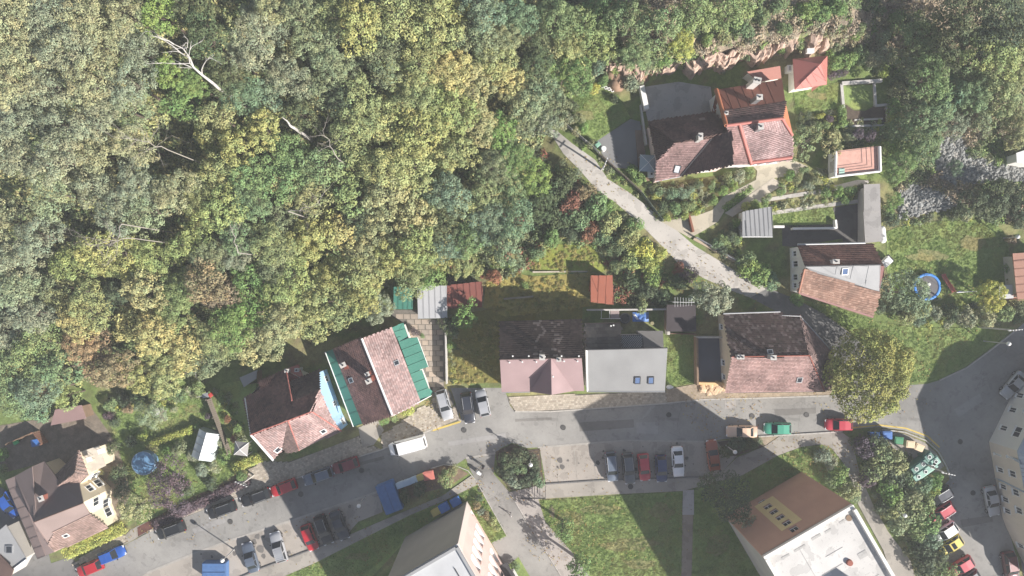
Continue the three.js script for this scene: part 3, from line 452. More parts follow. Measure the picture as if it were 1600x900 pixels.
// west of the plot: green and red roof
const hC = house('green_eaved_house', 'house with brown and pink tiled gable roof edged by green sheet metal', 'house', {
  wall: mWhite, inset: .35, walls: [[510, 550, 3.2], [565, 529, 6.6], [630, 505, 3.4], [673, 617, 3.4], [613, 649, 6.6], [554, 666, 3.2]],
  roofs: [{ pts: [[508, 550, 3.4], [520, 547, 4.1], [566, 662, 4.1], [552, 667, 3.4]], mat: mRoofGreen, panels: 1.9 }, { pts: [[520, 547, 4.1], [565, 529, 6.8], [613, 649, 6.8], [566, 662, 4.1]], mat: mRoofBrown, tile: DI(MAUVE.map(c => c.map((k, i) => k * [.85, .7, .68][i])), .44) },  // brown slope turned from the sun; its shade is mixed into the tile colours
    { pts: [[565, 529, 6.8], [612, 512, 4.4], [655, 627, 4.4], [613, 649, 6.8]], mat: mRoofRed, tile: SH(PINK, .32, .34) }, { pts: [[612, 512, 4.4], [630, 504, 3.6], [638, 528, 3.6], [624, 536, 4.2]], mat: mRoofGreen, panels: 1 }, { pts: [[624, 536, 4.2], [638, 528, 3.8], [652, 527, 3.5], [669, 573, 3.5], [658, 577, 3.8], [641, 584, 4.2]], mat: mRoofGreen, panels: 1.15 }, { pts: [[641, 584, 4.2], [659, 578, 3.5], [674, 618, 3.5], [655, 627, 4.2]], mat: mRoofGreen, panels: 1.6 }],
  chimneys: [[539, 569, .75, .55, 1.2, mBrick, .45], [580, 593, .7, .55, 1.7, mBrick, .45], [577, 583, .5, .45, 1.3, mBrick, .45]],
  skylights: [[549, 594, .75, .8], [619, 567, .7, .8]], hatches: [[541, 573, .7, .8], [583, 590, .7, .9]],
  bars: [[[565, 529, 6.9], [613, 649, 6.9], .16, mFrame], [[508, 550, 3.5], [552, 667, 3.5], .08, mFrame, 'gutter'], [[674, 618, 3.4], [613, 650, 6.7], .07, mFrame, 'verge'], [[652, 527, 3.4], [669, 573, 3.4], .08, mFrame, 'gutter']],
});
// house with the blue wall
house('blue_walled_house', 'house with brown and pink cross-gabled tile roof and a light blue east wall', 'house', {
  wall: mWhite, wallMats: { 6: mBlueWall, 7: mBlueWall, 8: mBlueWall }, inset: .3, walls: [[383, 622, 4.6], [392, 679, 8], [427, 718, 4.4], [448, 707, 4.6], [466, 703, 5], [502, 687, 4.6], [535, 674, 4.4], [520, 657, 6.2], [498, 612, 7.8], [498, 580, 4.8], [470, 588, 4.8], [447, 577, 4.8], [405, 596, 4.8]],
  roofs: [{ pts: [[383, 622, 4.8], [407, 611, 5], [405, 595, 4.6], [447, 577, 4.8], [456, 625, 7.2], [499, 609, 8.1], [487, 643, 8.6], [392, 679, 8.4]], mat: mRoofBrown, tile: DI(MAUVE.map(c => c.map((k, i) => k * [.72, .58, .55][i])), .42) },
    { pts: [[456, 625, 7.2], [452, 596, 5.6], [498, 579, 5], [499, 609, 8.1]], mat: mRoofBrown, tile: DI(MAUVE.map(c => c.map(k => k * .5)), .42) },  // the upper slopes hold their shade in these darkened tile colours
    { pts: [[487, 643, 8.6], [499, 609, 8.1], [520, 657, 6], [534, 674, 4.6], [500, 664, 6.6]], mat: mRoofRed, tile: SH(PINK, .3, .3) }, { pts: [[392, 679, 8.4], [450, 657, 8.5], [439, 704, 4.8], [427, 718, 4.6]], mat: mRoofRed, tile: SH(PINK, .3, .3) },
    { pts: [[450, 657, 8.5], [487, 643, 8.6], [500, 664, 6.6], [534, 674, 4.6], [502, 687, 4.8], [467, 704, 5.2]], mat: mRoofRed, tile: SH(PINK, .3, .3) }, { pts: [[450, 657, 8.5], [467, 704, 5.6], [449, 708, 4.8], [440, 698, 5.2]], mat: mRoofRed, tile: SH(MAUVE, .3, .3) }],  // left face of the gable: its shadow is put into the mauve tiles
  skylights: [[434, 702, 1.0, .8, mGlass, mFrame], [505, 673, .8, .8, mGlass, mFrame]], chimneys: [[449, 579, .5, .4, 1.2, mCap], [464, 578, .45, .4, 1.1, mCap]],
  boxes: [{ name: 'dormer_roof', at: [457, 588], size: [2.2, .3, 2.6], mat: mRedSheet, turn: .35 }],
  bars: [[[383, 622, 4.8], [392, 679, 8.3], .12, mFrame, 'verge'], [[392, 679, 8.3], [427, 719, 4.5], .2, mFrame, 'verge'], [[392, 679, 8.5], [487, 643, 8.7], .1, mRedSheet], [[450, 657, 8.6], [467, 704, 5.4], .1, mRedSheet], [[487, 643, 8.7], [534, 674, 4.7], .1, mRedSheet], [[447, 577, 5], [456, 626, 7.4], .1, mRedSheet, 'valley']],
  windows: [[8, .5, 1.2, .9, 1.2], [7, .4, 1.5, .8, 1.1], [6, .4, 1.2, .9, 1.1]],
});
// far left: house with the yellow facade
house('yellow_walled_house', 'house with mauve-brown roof and pale yellow gable wall, lower left corner', 'house', {
  wall: mYellowWall, inset: .25, walls: [[10, 753, 3.2], [68, 722, 3.2], [85, 741, 3.6], [123, 706, 3.4], [138, 743, 3.6], [126, 755, 4.6], [131, 786, 7], [142, 806, 5.4], [168, 825, 3.2], [60, 872, 3.2]],
  roofs: [{ pts: [[9, 752, 3.2], [23, 744, 4], [71, 868, 4], [59, 873, 3.2]], mat: mRoofMauve, panels: 1.6 }, { pts: [[23, 744, 4], [50, 729, 5], [57, 815, 7], [53, 817, 7.1], [84, 863, 4.2], [71, 868, 4]], mat: mRoofMauve },
    { pts: [[50, 729, 4.2], [69, 721, 3.5], [86, 743, 4.4], [96, 757, 5], [123, 754, 5], [130, 786, 7.2], [53, 816, 7.2]], mat: M('umber sheet roof', [.17, .13, .122], .75, { map: 'roofing' }) }, { pts: [[53, 816, 7.2], [130, 786, 7.2], [141, 804, 5.6], [85, 830, 5.6], [74, 847, 5]], mat: mRoofMauve }, { pts: [[85, 830, 5.6], [141, 804, 5.6], [169, 825, 3.3], [84, 863, 3.3], [76, 850, 4.8]], mat: mRoofMauve, tile: SH([[.31, .215, .185], [.28, .195, .17], [.34, .24, .21]], .3, .3) },
    { pts: [[86, 743, 3.8], [123, 703, 3.6], [116, 740, 5.6], [91, 758, 5]], mat: mRoofMauve, tile: SH([[.25, .18, .15], [.22, .16, .14]], .3, .3) }, { pts: [[116, 740, 5.6], [123, 703, 3.6], [138, 743, 3.7], [124, 754, 4.4], [91, 759, 5]], mat: mRoofMauve, tile: SH([[.31, .215, .185], [.28, .195, .17]], .3, .3) }],
  chimneys: [[71, 776, .65, .65, .9, mBrick, .35]], skylights: [[103, 836, .8, .7, mGlass, mFrame]],
  bars: [[[9, 752, 3.2], [59, 873, 3.2], .07, mDarkMetal, 'gutter'], [[53, 816, 7.3], [130, 786, 7.3], .08, mRoofBrown], [[59, 873, 3.2], [169, 825, 3.2], .07, mDarkMetal, 'gutter']],
  windows: [[5, .45, 3, 1.1, 1.2], [6, .35, 3.2, 1.2, 1.4], [6, .8, .9, 1.3, 1.4], [7, .35, .9, 1.3, 1.4], [5, .4, .8, 1.3, 1.3], [4, .5, .9, 1.1, 1.2]],
});
house('roof_terrace_block', 'square pale roof terrace with white furniture beside the yellow house', 'terrace', { wall: mYellowWall, inset: .12, walls: [[124, 708, 2.9], [155, 697, 2.9], [164, 727, 2.9], [138, 739, 2.9]], roofs: [{ pts: [[123, 707, 2.9], [155, 696, 2.9], [165, 728, 2.9], [138, 740, 2.9]], mat: M('terrace floor', [.62, .55, .45], .8, { map: 'grain' }) }] });
house('flat_grey_house', 'grey flat roof with a dark roof window, cut by lower left edge', 'house', { wall: mGreyWall, inset: .2, walls: [[-18, 845, 4], [8, 822, 4], [40, 873, 4], [22, 886, 4], [10, 905, 4]], roofs: [{ pts: [[-20, 845, 4.2], [9, 820, 4.2], [41, 873, 4.2], [21, 888, 4.2], [-8, 858, 4.2]], mat: mRoofGrey }, { pts: [[-30, 862, 4.2], [-8, 858, 4.2], [21, 890, 5], [10, 925, 5], [-30, 925, 5]], mat: mRoofBrown }], skylights: [[15, 858, 1, 1.1]], bars: [[[21, 889, 4.3], [41, 874, 4.3], .12, mFrame, 'verge']] });
house('carport_shed', 'mauve sheet-roofed shed under bushes above the yellow house yard', 'shed', { g: zg(110, 650), wall: mWood, inset: .2, walls: [[84, 640, 2.3], [127, 634, 2.5], [134, 653, 2.3], [80, 664, 2.1]], roofs: [{ pts: [[86, 640, 2.3], [127, 633, 2.6], [134, 654, 2.4], [79, 665, 2.1]], mat: M('mauve shed sheet', [.29, .19, .18], .7, { map: 'roofing' }) }] });
// sheds west of the plot
house('green_shed', 'small shed with bright green sheet roof at the forest edge', 'shed', { g: zg(630, 468), wall: mWood, inset: .12, walls: [[616, 452, 2.3], [643, 452, 2.3], [644, 482, 2.1], [616, 482, 2.1]], roofs: [{ pts: [[615, 448, 2.4], [643, 450, 2.4], [645, 483, 2.1], [615, 483, 2.1]], mat: mRoofGreen, panels: .75 }] });
house('grey_sheet_garage', 'garage with pale grey sheet panels next to the small green shed', 'garage', { g: zg(675, 478), wall: mGreyWall, inset: .15, walls: [[653, 450, 2.7], [697, 450, 2.7], [697, 496, 2.5], [654, 497, 2.5]], roofs: [{ pts: [[652, 447, 2.8], [698, 446, 2.8], [698, 497, 2.5], [653, 498, 2.5]], mat: M('pale sheet', [.43, .435, .445], .55, { map: 'roofing' }), panels: .95 }] });
house('red_sheet_shed', 'low shed with dull red sheet roof half covered by bare twigs', 'shed', { g: zg(725, 465), wall: mWood, inset: .15, walls: [[700, 448, 2.4], [752, 441, 2.4], [752, 479, 2.2], [700, 480, 2.2]], roofs: [{ pts: [[698, 446, 2.5], [753, 440, 2.5], [753, 480, 2.2], [698, 482, 2.2]], mat: M('dull red sheet', [.20, .065, .05], .7, { map: 'roofing' }), panels: .95 }] });
house('rust_red_shed', 'small shed with rust red roof in the shaded back garden', 'shed', { g: zg(940, 455), wall: mWood, inset: .15, walls: [[924, 433, 2.5], [957, 432, 2.5], [958, 474, 2.2], [925, 471, 2.2]], roofs: [{ pts: [[923, 431, 2.6], [957, 430, 2.6], [959, 476, 2.2], [923, 472, 2.2]], mat: M('rust red shed roof', [.30, .095, .055], .75, { map: 'roofing' }), panels: 1.1 }] });
// east: brown hipped house by the lane
house('mossy_roofed_house', 'house with dark mossy rear roof, pink front roof and cream gable wall', 'house', {
  wall: mCreamWall, inset: .22, walls: [[1130, 492, 3.3], [1144, 558, 6.3], [1136, 612, 3.1], [1288, 610, 3.1], [1299, 605, 2.8], [1300, 552, 2.8], [1249, 496, 3.1], [1219, 490, 3.3]],
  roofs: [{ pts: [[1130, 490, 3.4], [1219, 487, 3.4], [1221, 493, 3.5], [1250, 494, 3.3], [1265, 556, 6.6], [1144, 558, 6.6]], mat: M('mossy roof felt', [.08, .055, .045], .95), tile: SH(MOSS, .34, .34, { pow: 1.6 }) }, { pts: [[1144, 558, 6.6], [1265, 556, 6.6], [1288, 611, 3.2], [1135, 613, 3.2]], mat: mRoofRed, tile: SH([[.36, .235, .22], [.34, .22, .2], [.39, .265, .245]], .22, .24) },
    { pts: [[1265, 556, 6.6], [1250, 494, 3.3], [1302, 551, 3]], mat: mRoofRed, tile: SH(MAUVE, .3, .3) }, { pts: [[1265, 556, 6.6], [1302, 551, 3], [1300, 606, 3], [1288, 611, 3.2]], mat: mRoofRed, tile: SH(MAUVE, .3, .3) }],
  chimneys: [[1154, 557, .9, .5, .8, mCap], [1202, 557, .7, .55, 1.5, mCap]], skylights: [[1203, 550, .8, .7], [1249, 593, .8, .95]],
  bars: [[[1130, 490, 3.5], [1219, 487, 3.5], .12, mSteel, 'gutter'], [[1221, 493, 3.5], [1250, 494, 3.4], .09, mSteel, 'gutter'], [[1250, 494, 3.4], [1302, 551, 3.1], .09, mSteel, 'gutter'], [[1144, 557.5, 6.7], [1265, 555.5, 6.7], .1, mBrick], [[1265, 556, 6.7], [1288, 611, 3.3], .08, mBrick], [[1135, 613.5, 3.1], [1288, 611.5, 3.1], .08, mDarkMetal, 'gutter']],
  windows: [[0, .3, 1.2, .8, 1.1], [1, .25, 1, .9, 1.2], [1, .65, 1, .8, 1.1]],
});
// north-east: the large house with two wings
const gH = zg(1160, 240);
house('large_red_roofed_house', 'tall house with red-brown hipped tile roof, metal ridge sheets and tall chimneys', 'house', {
  g: gH, wall: mWhite, inset: .3, walls: [[1119, 142, 5], [1221, 126, 5], [1229, 157, 6], [1238, 212, 4.6], [1237, 248, 4.6], [1174, 256, 4.6], [1147, 256, 4.6], [1138, 204, 7]],
  roofs: [{ pts: [[1119, 140, 5.1], [1222, 124, 5.1], [1227, 158, 6.9], [1134, 173, 6.9]], mat: M('brown ridge sheet', [.21, .085, .06], .7, { map: 'roofing' }), panels: 1.1 }, { pts: [[1134, 173, 6.9], [1227, 158, 6.9], [1222, 185, 8.4], [1135, 196, 8.4]], mat: mRoofBrown, tile: SH(RED.map(c => c.map(k => k * .75)), .34, .34) },
    { pts: [[1155, 193, 8.4], [1222, 185, 8.4], [1238, 211, 5.6], [1237, 249, 4.8], [1174, 257, 4.8]], mat: mRoofRed, tile: SH([[.34, .235, .23], [.31, .21, .205], [.37, .265, .26]], .28, .28) }, { pts: [[1135, 196, 8.4], [1155, 193, 8.4], [1174, 257, 4.8], [1146, 257, 4.8]], mat: mRoofRed, tile: SH([[.31, .195, .185], [.28, .18, .17]], .28, .28) }, { pts: [[1222, 185, 8.4], [1227, 158, 6.9], [1239, 211, 5]], mat: mOrangeSheet }],
  chimneys: [[1171, 136, .9, .7, 3.0, mWhite, -.2], [1176, 160, .7, .6, 2.6, mSteel], [1182, 202, .6, .7, 1.6, mSteel], [1133, 178, .4, .4, .5, mFrame]],
  bars: [[[1135, 196, 8.5], [1222, 185, 8.5], .22, mRedSheet], [[1155, 193, 8.5], [1174, 257, 4.9], .25, mRedSheet, 'valley'], [[1222, 185, 8.5], [1238, 211, 5.7], .2, mRedSheet], [[1174, 254, 5], [1237, 246, 5], .3, mRedSheet, 'eave_sheet'], [[1174, 257, 5.1], [1238, 249, 5.1], .05, mDarkMetal, 'snow_guard'], [[1119, 140, 5.2], [1135, 196, 8.5], .3, mOrangeSheet, 'verge']],
  windows: [[7, .75, 2.5, .9, 1.1], [4, .3, 2, 1, 1.2], [4, .7, 2, 1, 1.2]],
});
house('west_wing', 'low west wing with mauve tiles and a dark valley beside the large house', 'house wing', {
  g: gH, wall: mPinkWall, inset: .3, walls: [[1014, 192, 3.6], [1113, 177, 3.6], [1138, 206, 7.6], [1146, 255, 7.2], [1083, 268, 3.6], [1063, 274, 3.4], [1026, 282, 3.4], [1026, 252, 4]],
  roofs: [{ pts: [[1013, 190, 3.7], [1114, 175, 3.7], [1143, 205, 7.4], [1112, 216, 6.4], [1056, 223, 6.4], [1026, 252, 4]], mat: mRoofBrown, tile: SH([[.14, .085, .08], [.12, .075, .07]], .28, .28) }, { pts: [[1026, 252, 4], [1056, 223, 6.4], [1112, 216, 6.4], [1063, 275, 3.2], [1025, 283, 3.4]], mat: mRoofRed, tile: SH([[.28, .185, .175], [.26, .17, .16], [.31, .2, .19]], .26, .26) }, { pts: [[1112, 216, 6.4], [1143, 205, 8.3], [1146, 257, 7.7], [1063, 275, 3.2]], mat: mRoofRed, tile: SH([[.13, .085, .08], [.11, .075, .07]], .28, .28) }],  // north and valley slopes carry their shade in the darker tile colours
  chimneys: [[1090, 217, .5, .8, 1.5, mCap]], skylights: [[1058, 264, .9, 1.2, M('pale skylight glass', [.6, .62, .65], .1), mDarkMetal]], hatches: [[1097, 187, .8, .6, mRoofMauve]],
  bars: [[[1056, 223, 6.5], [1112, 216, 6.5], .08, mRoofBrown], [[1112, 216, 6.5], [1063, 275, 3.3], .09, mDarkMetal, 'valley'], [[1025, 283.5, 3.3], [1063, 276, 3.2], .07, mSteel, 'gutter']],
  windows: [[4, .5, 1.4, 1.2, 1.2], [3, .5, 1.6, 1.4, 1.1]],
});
house('red_hipped_outbuilding', 'small outbuilding with smooth red hipped sheet roof below the rock face', 'outbuilding', { g: zg(1266, 120), wall: mWhite, inset: .3, walls: [[1241, 95, 2.8], [1291, 90, 2.8], [1291, 131, 2.8], [1243, 138, 2.8]], roofs: [{ pts: [[1239, 92, 2.9], [1293, 87, 2.9], [1282, 100, 4.4], [1242, 140, 2.9]], mat: mRedSheet }, { pts: [[1282, 100, 4.4], [1293, 87, 2.9], [1292, 132, 2.9], [1242, 140, 2.9]], mat: mRedSheet, panels: 0.9 }], boxes: [{ name: 'roof_hood', flat: true, at: [1264, 81, 3.2], size: [1, .6, .6], mat: mFrame }] });
house('red_lean_to', 'low red sheet lean-to roof between the large house and rock', 'lean-to', { g: zg(1195, 118), wall: mWhite, inset: .15, walls: [[1168, 113, 2.6], [1218, 104, 2.6], [1220, 122, 2.4], [1186, 127, 2.4]], roofs: [{ pts: [[1167, 112, 2.7], [1219, 103, 2.7], [1221, 122, 2.4], [1186, 128, 2.4]], mat: M('pinkish sheet', [.42, .19, .15], .7, { map: 'roofing' }) }] });
// grey paved court west of it with retaining walls
{
  const g = zg(1050, 165), P = [[999, 137], [1060, 128], [1110, 136], [1116, 176], [1013, 192]];
  patch('courtyard', P, M('courtyard concrete', [.40, .39, .38], .9, { map: 'concrete' }), .1);
  const wall = (a, b, h, w, label, m = mWhite) => { const A = G(...a), B = G(...b), l = Math.hypot(B[0] - A[0], B[2] - A[2]); const o = mesh(numbered('garden_wall'), uvm(box(l, h + .6, w, 0, h / 2 - .3, 0, 0, .02)), m, scene); o.position.set((A[0] + B[0]) / 2, Math.min(A[1], B[1]), (A[2] + B[2]) / 2); o.rotation.y = -Math.atan2(B[2] - A[2], B[0] - A[0]); return tag(o, label, 'wall'); };
  wall([1001, 137], [1008, 174], 1.3, .7, 'thick white wall on the left of the grey concrete courtyard');
  wall([1000, 165], [1008, 228], 1.1, .25, 'thin pale wall below the courtyard, along the old masonry strip', mCap);
  wall([993, 150], [1003, 262], .5, 1.1, 'crumbling brown masonry strip beside the slate yard', M('old masonry', [.2, .16, .13], .95, { map: 'rock' }));
  wall([1206, 355], [1222, 355], .9, .35, 'short white wall joining the grey flat shed to the paved yard');
  wall([1235, 358], [1304, 357], .9, .3, 'long white wall between the shaded paving and small lawn', mWhite);
  wall([1302, 344], [1303, 357], .9, .3, 'short white wall stub at the right of small lawn');
  wall([1314, 131], [1316, 170], .5, .4, 'low concrete wall left of the walled lawn bed', mCap); wall([1314, 131], [1376, 127], .5, .5, 'low concrete wall above the walled lawn bed', mCap); wall([1365, 131], [1366, 166], .5, .35, 'low concrete wall right of the walled lawn bed', mCap); wall([1366, 166], [1388, 164], .4, .35, 'low concrete step wall right below the walled lawn bed', mCap); wall([1386, 164], [1386, 196], .4, .5, 'vertical concrete edging on the right of the soil bed', mCap); wall([1314, 198], [1386, 196], .35, .3, 'concrete edging below the dark soil bed', mCap); wall([1334, 188], [1378, 186], .3, .25, 'narrow concrete strip inside the dark soil bed', mCap);
  patch('garden_bed', [[1322, 164], [1334, 173], [1350, 174], [1364, 167], [1383, 168], [1384, 194], [1320, 196]], mSoil, .1);
  patch('lawn', [[1317, 134], [1363, 133], [1364, 165], [1350, 172], [1334, 170], [1318, 160]], mLawn, .09);
  wall([1081, 363], [1075, 337], 1.0, .3, 'rust brown garden gate wall beside the lane entrance', M('rust brown', [.25, .1, .06], .8)); wall([1084, 372], [1150, 408], .5, .6, 'pale retaining wall along the upper edge of the lane', M('pale stone wall', [.47, .41, .33], .9, { map: 'rock' }));
  wall([1128, 598], [1086, 597], 1.4, .35, 'orange-cream wall below the shaded courtyard by the cream gable', M('orange cream', [.66, .44, .22], .9, { map: 'plaster' })); wall([1085, 526], [1086, 600], 1.6, .3, 'brown wooden wall left of the shaded courtyard', mWood); wall([1084, 526], [1126, 526], 1.6, .25, 'grey wall above the shaded courtyard', mCap);
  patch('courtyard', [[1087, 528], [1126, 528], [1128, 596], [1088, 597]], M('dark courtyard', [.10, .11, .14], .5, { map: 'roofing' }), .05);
  wall([697, 498], [699, 598], 1.5, .2, 'plain boundary wall between patio and the shaded plot', mCap);
  wall([787, 467], [833, 463], .7, .3, 'low mossy stone wall edging the lower dry meadow', M('mossy wall', [.3, .28, .22], .95, { map: 'rock' })); wall([832, 425], [920, 424], .35, .22, 'thin pale stone edging across the sloping green meadow', M('pale edging', [.5, .48, .42], .9, { map: 'rock' }));
  wall([1040, 480], [1041, 522], 1.6, .4, 'pale wall closing the cluttered back yard on the right', mCap);
  wall([916, 484], [1040, 483], 1.2, .25, 'low wall behind the cluttered back yard of grey house', mCap);
}
house('pink_garage_terrace', 'pink roof terrace with white parapet and dark railings', 'terrace', { g: zg(1340, 262), wall: mWhite, inset: .05, walls: [[1306, 236, 2.6], [1374, 229, 2.6], [1375, 267, 2.6], [1306, 275, 2.6]], roofs: [{ pts: [[1306, 236, 2.7], [1374, 228, 2.7], [1375, 268, 2.7], [1305, 276, 2.7]], mat: M('pink terrace', [.62, .36, .29], .85, { map: 'grain' }) }],
  bars: [[[1306, 236, 2.9], [1305, 276, 2.9], .2, mFrame, 'parapet'], [[1374, 229, 2.9], [1375, 268, 2.9], .24, mFrame, 'parapet'], [[1305, 275.5, 2.9], [1375, 267.5, 2.9], .17, mFrame, 'parapet'], ...[3.1, 3.45, 3.8].flatMap(h => [[[1308, 272, h], [1370, 264, h], .03, mDarkMetal, 'rail'], [[1369, 230, h], [1371, 264, h], .03, mDarkMetal, 'rail'], [[1310, 237, h], [1368, 230, h], .03, mDarkMetal, 'rail']])],
  boxes: [{ name: 'rooflight', flat: true, at: [1315, 268, 2.72], size: [.8, .1, .9], mat: M('pale green sheet', [.45, .65, .55], .5) }, { name: 'stair_block', flat: true, at: [1301, 262, .8], size: [.8, 1.2, 1.6], mat: mCap }] });
house('grey_flat_shed', 'shed with plain blue-grey sheet roof between garden path and lawn', 'shed', { g: zg(1183, 348), wall: mWhite, inset: .12, walls: [[1162, 330, 2.6], [1205, 325, 2.6], [1206, 369, 2.4], [1162, 370, 2.4]], roofs: [{ pts: [[1160, 331, 2.7], [1206, 323, 2.7], [1207, 369, 2.5], [1160, 369, 2.5]], mat: M('blue grey sheet', [.27, .275, .28], .6, { map: 'roofing' }), panels: .62 }], bars: [[[1160, 370, 2.5], [1207, 370, 2.5], .07, mFrame, 'gutter']] });
house('long_pale_shed', 'long narrow shed with pale weathered roof above the white-walled house', 'shed', { g: zg(1362, 335), wall: mGreyWall, inset: .12, walls: [[1350, 292, 2.2], [1374, 288, 2.2], [1377, 376, 2.2], [1353, 379, 2.2]], roofs: [{ pts: [[1350, 288, 2.4], [1375, 287, 2.4], [1376, 330, 2.4], [1350, 331, 2.4]], mat: M('weathered felt', [.36, .345, .33], .9, { map: 'concrete', bump: 'soil' }) }, { pts: [[1349, 331, 2.3], [1376, 330, 2.3], [1378, 377, 2.3], [1352, 380, 2.3]], mat: M('weathered felt', 0) }] });
const gM = zg(1310, 440);
house('white_walled_house', 'white-walled house whose roof mixes brown, grey and orange slopes', 'house', {
  g: gM, wall: mWhite, inset: .25, walls: [[1246, 384, 3.6], [1258, 417, 5.8], [1249, 456, 3.6], [1362, 493, 3.4], [1379, 430, 5], [1362, 383, 3.4]],
  roofs: [{ pts: [[1246, 382, 3.7], [1363, 380, 3.7], [1377, 414, 6.2], [1258, 416, 6.2]], mat: mRoofBrown, tile: SH([[.22, .115, .09], [.19, .1, .08], [.24, .13, .1]], .36, .36) }, { pts: [[1258, 417, 6.2], [1376, 414, 6.2], [1374, 456, 5.1], [1270, 425, 5.6]], mat: mRoofGrey, panels: 2.2 }, { pts: [[1257, 420, 5.7], [1270, 425, 5.6], [1374, 457, 5.1], [1364, 494, 3.5], [1248, 457, 3.7]], mat: mRoofRed, tile: SH(TERRA, .34, .34) }, { pts: [[1363, 380, 3.7], [1381, 416, 5.2], [1379, 430, 5], [1376, 414, 6.2]], mat: mRoofBrown }, { pts: [[1375, 415, 6.2], [1382, 416, 5], [1381, 432, 4.8], [1364, 495, 3.3], [1361, 493, 3.5], [1374, 456, 5.1]], mat: M('dark rose flashing', [.19, .09, .085], .7) }],
  chimneys: [[1301, 409, .8, .5, 1.0, mFrame]], skylights: [[1320, 424, .9, 1, mGlassSky, mFrame]],
  bars: [[[1246, 382, 3.8], [1352, 379.5, 3.8], .16, mSteel, 'gutter'], [[1258, 416, 6.3], [1377, 413.5, 6.3], .1, mDarkMetal], [[1248, 457.5, 3.6], [1364, 495, 3.4], .2, M('pink eave tiles', [.36, .2, .185], .8), 'eave_tiles'], [[1257, 420, 5.8], [1248, 457, 3.8], .14, M('terracotta', [.4, .19, .13], .8), 'verge']],
  windows: [[0, .3, 1.6, .8, 1.1], [0, .8, 1.4, .9, 1.6], [1, .4, 1.2, .9, 1.5], [1, .75, 1.2, .7, 1.1]],
});
house('orange_roofed_shed', 'shed with orange sheet roof cut off by the right edge', 'shed', { g: zg(1605, 432), wall: mGreyWall, inset: .2, walls: [[1584, 399, 2.6], [1650, 396, 2.8], [1655, 462, 2.8], [1592, 466, 2.6]], roofs: [{ pts: [[1582, 396, 2.7], [1655, 392, 3], [1660, 464, 3], [1590, 468, 2.7]], mat: M('orange shed sheet', [.38, .20, .145], .75, { map: 'roofing' }), panels: 1.1 }] });
house('white_roof_corner', 'white roof corner showing at the far right edge above the trees', 'shed', { g: zg(1605, 245), wall: mWhite, inset: .1, walls: [[1589, 240, 2.6], [1640, 225, 2.6], [1640, 260, 2.6], [1590, 253, 2.6]], roofs: [{ pts: [[1588, 239, 2.7], [1640, 222, 2.7], [1640, 262, 2.7], [1589, 254, 2.7]], mat: mFrame }] });
house('small_grey_shed', 'small grey sheet roof in the shade behind the blue-walled house', 'shed', { g: zg(386, 588), wall: mWood, inset: .1, walls: [[376, 591, 2.4], [400, 580, 2.4], [403, 598, 2.2], [382, 603, 2.2]], roofs: [{ pts: [[374, 590, 2.5], [402, 578, 2.5], [400, 592, 2.3], [381, 605, 2.3]], mat: mRoofGrey }] });

// ---------------------------------------------------------------- the two tall blocks and the street building
// a block whose windows are real openings in a thick wall; base corner A, corner B, length along the long axis
function block(name, label, A, B, lenM, h, o) {
  const a = W(...B), b = W(...A), wd = Math.hypot(b[0] - a[0], b[1] - a[1]), ex = [(b[0] - a[0]) / wd, (b[1] - a[1]) / wd];
  const t = thing(name, label, 'building', [a[0], 0, a[1]], Math.atan2(-ex[1], ex[0]));
  // local axes: x along the gable from left to right, z along the long side; the long side facing the centre is x = wd
  mesh('inner_wall', uvm(box(wd - 1, h - .3, lenM - 1, wd / 2, (h - .3) / 2, lenM / 2)), o.inner || mFrame, t);
  const face = (m, len, holes, place) => { const s = new THREE.Shape([new THREE.Vector2(0, -.5), new THREE.Vector2(len, -.5), new THREE.Vector2(len, h), new THREE.Vector2(0, h)]); for (const [x, y, w, hh] of holes) s.holes.push(new THREE.Path([new THREE.Vector2(x, y), new THREE.Vector2(x, y + hh), new THREE.Vector2(x + w, y + hh), new THREE.Vector2(x + w, y)])); const g = new THREE.ExtrudeGeometry(s, { depth: .45, bevelEnabled: false }); place(g); mesh('wall', uvm(g), m, t); };
  face(o.gable, wd, o.gableHoles || [], () => { });
  const along = x => g => { g.translate(.46, 0, 0); g.rotateY(-Math.PI / 2); g.translate(x, 0, 0); };
  face(o.side, lenM - .46, o.holes || [], along(wd)); face(o.side2 || o.side, lenM - .46, [], along(.45));
  mesh('roof', uvm(box(wd - .1, .3, lenM, wd / 2, h - .1, lenM / 2)), o.roof, t);
  return { t, wd };
}
const mPinkFac = M('pink facade', [.78, .58, .53], .9, { map: 'plaster' });
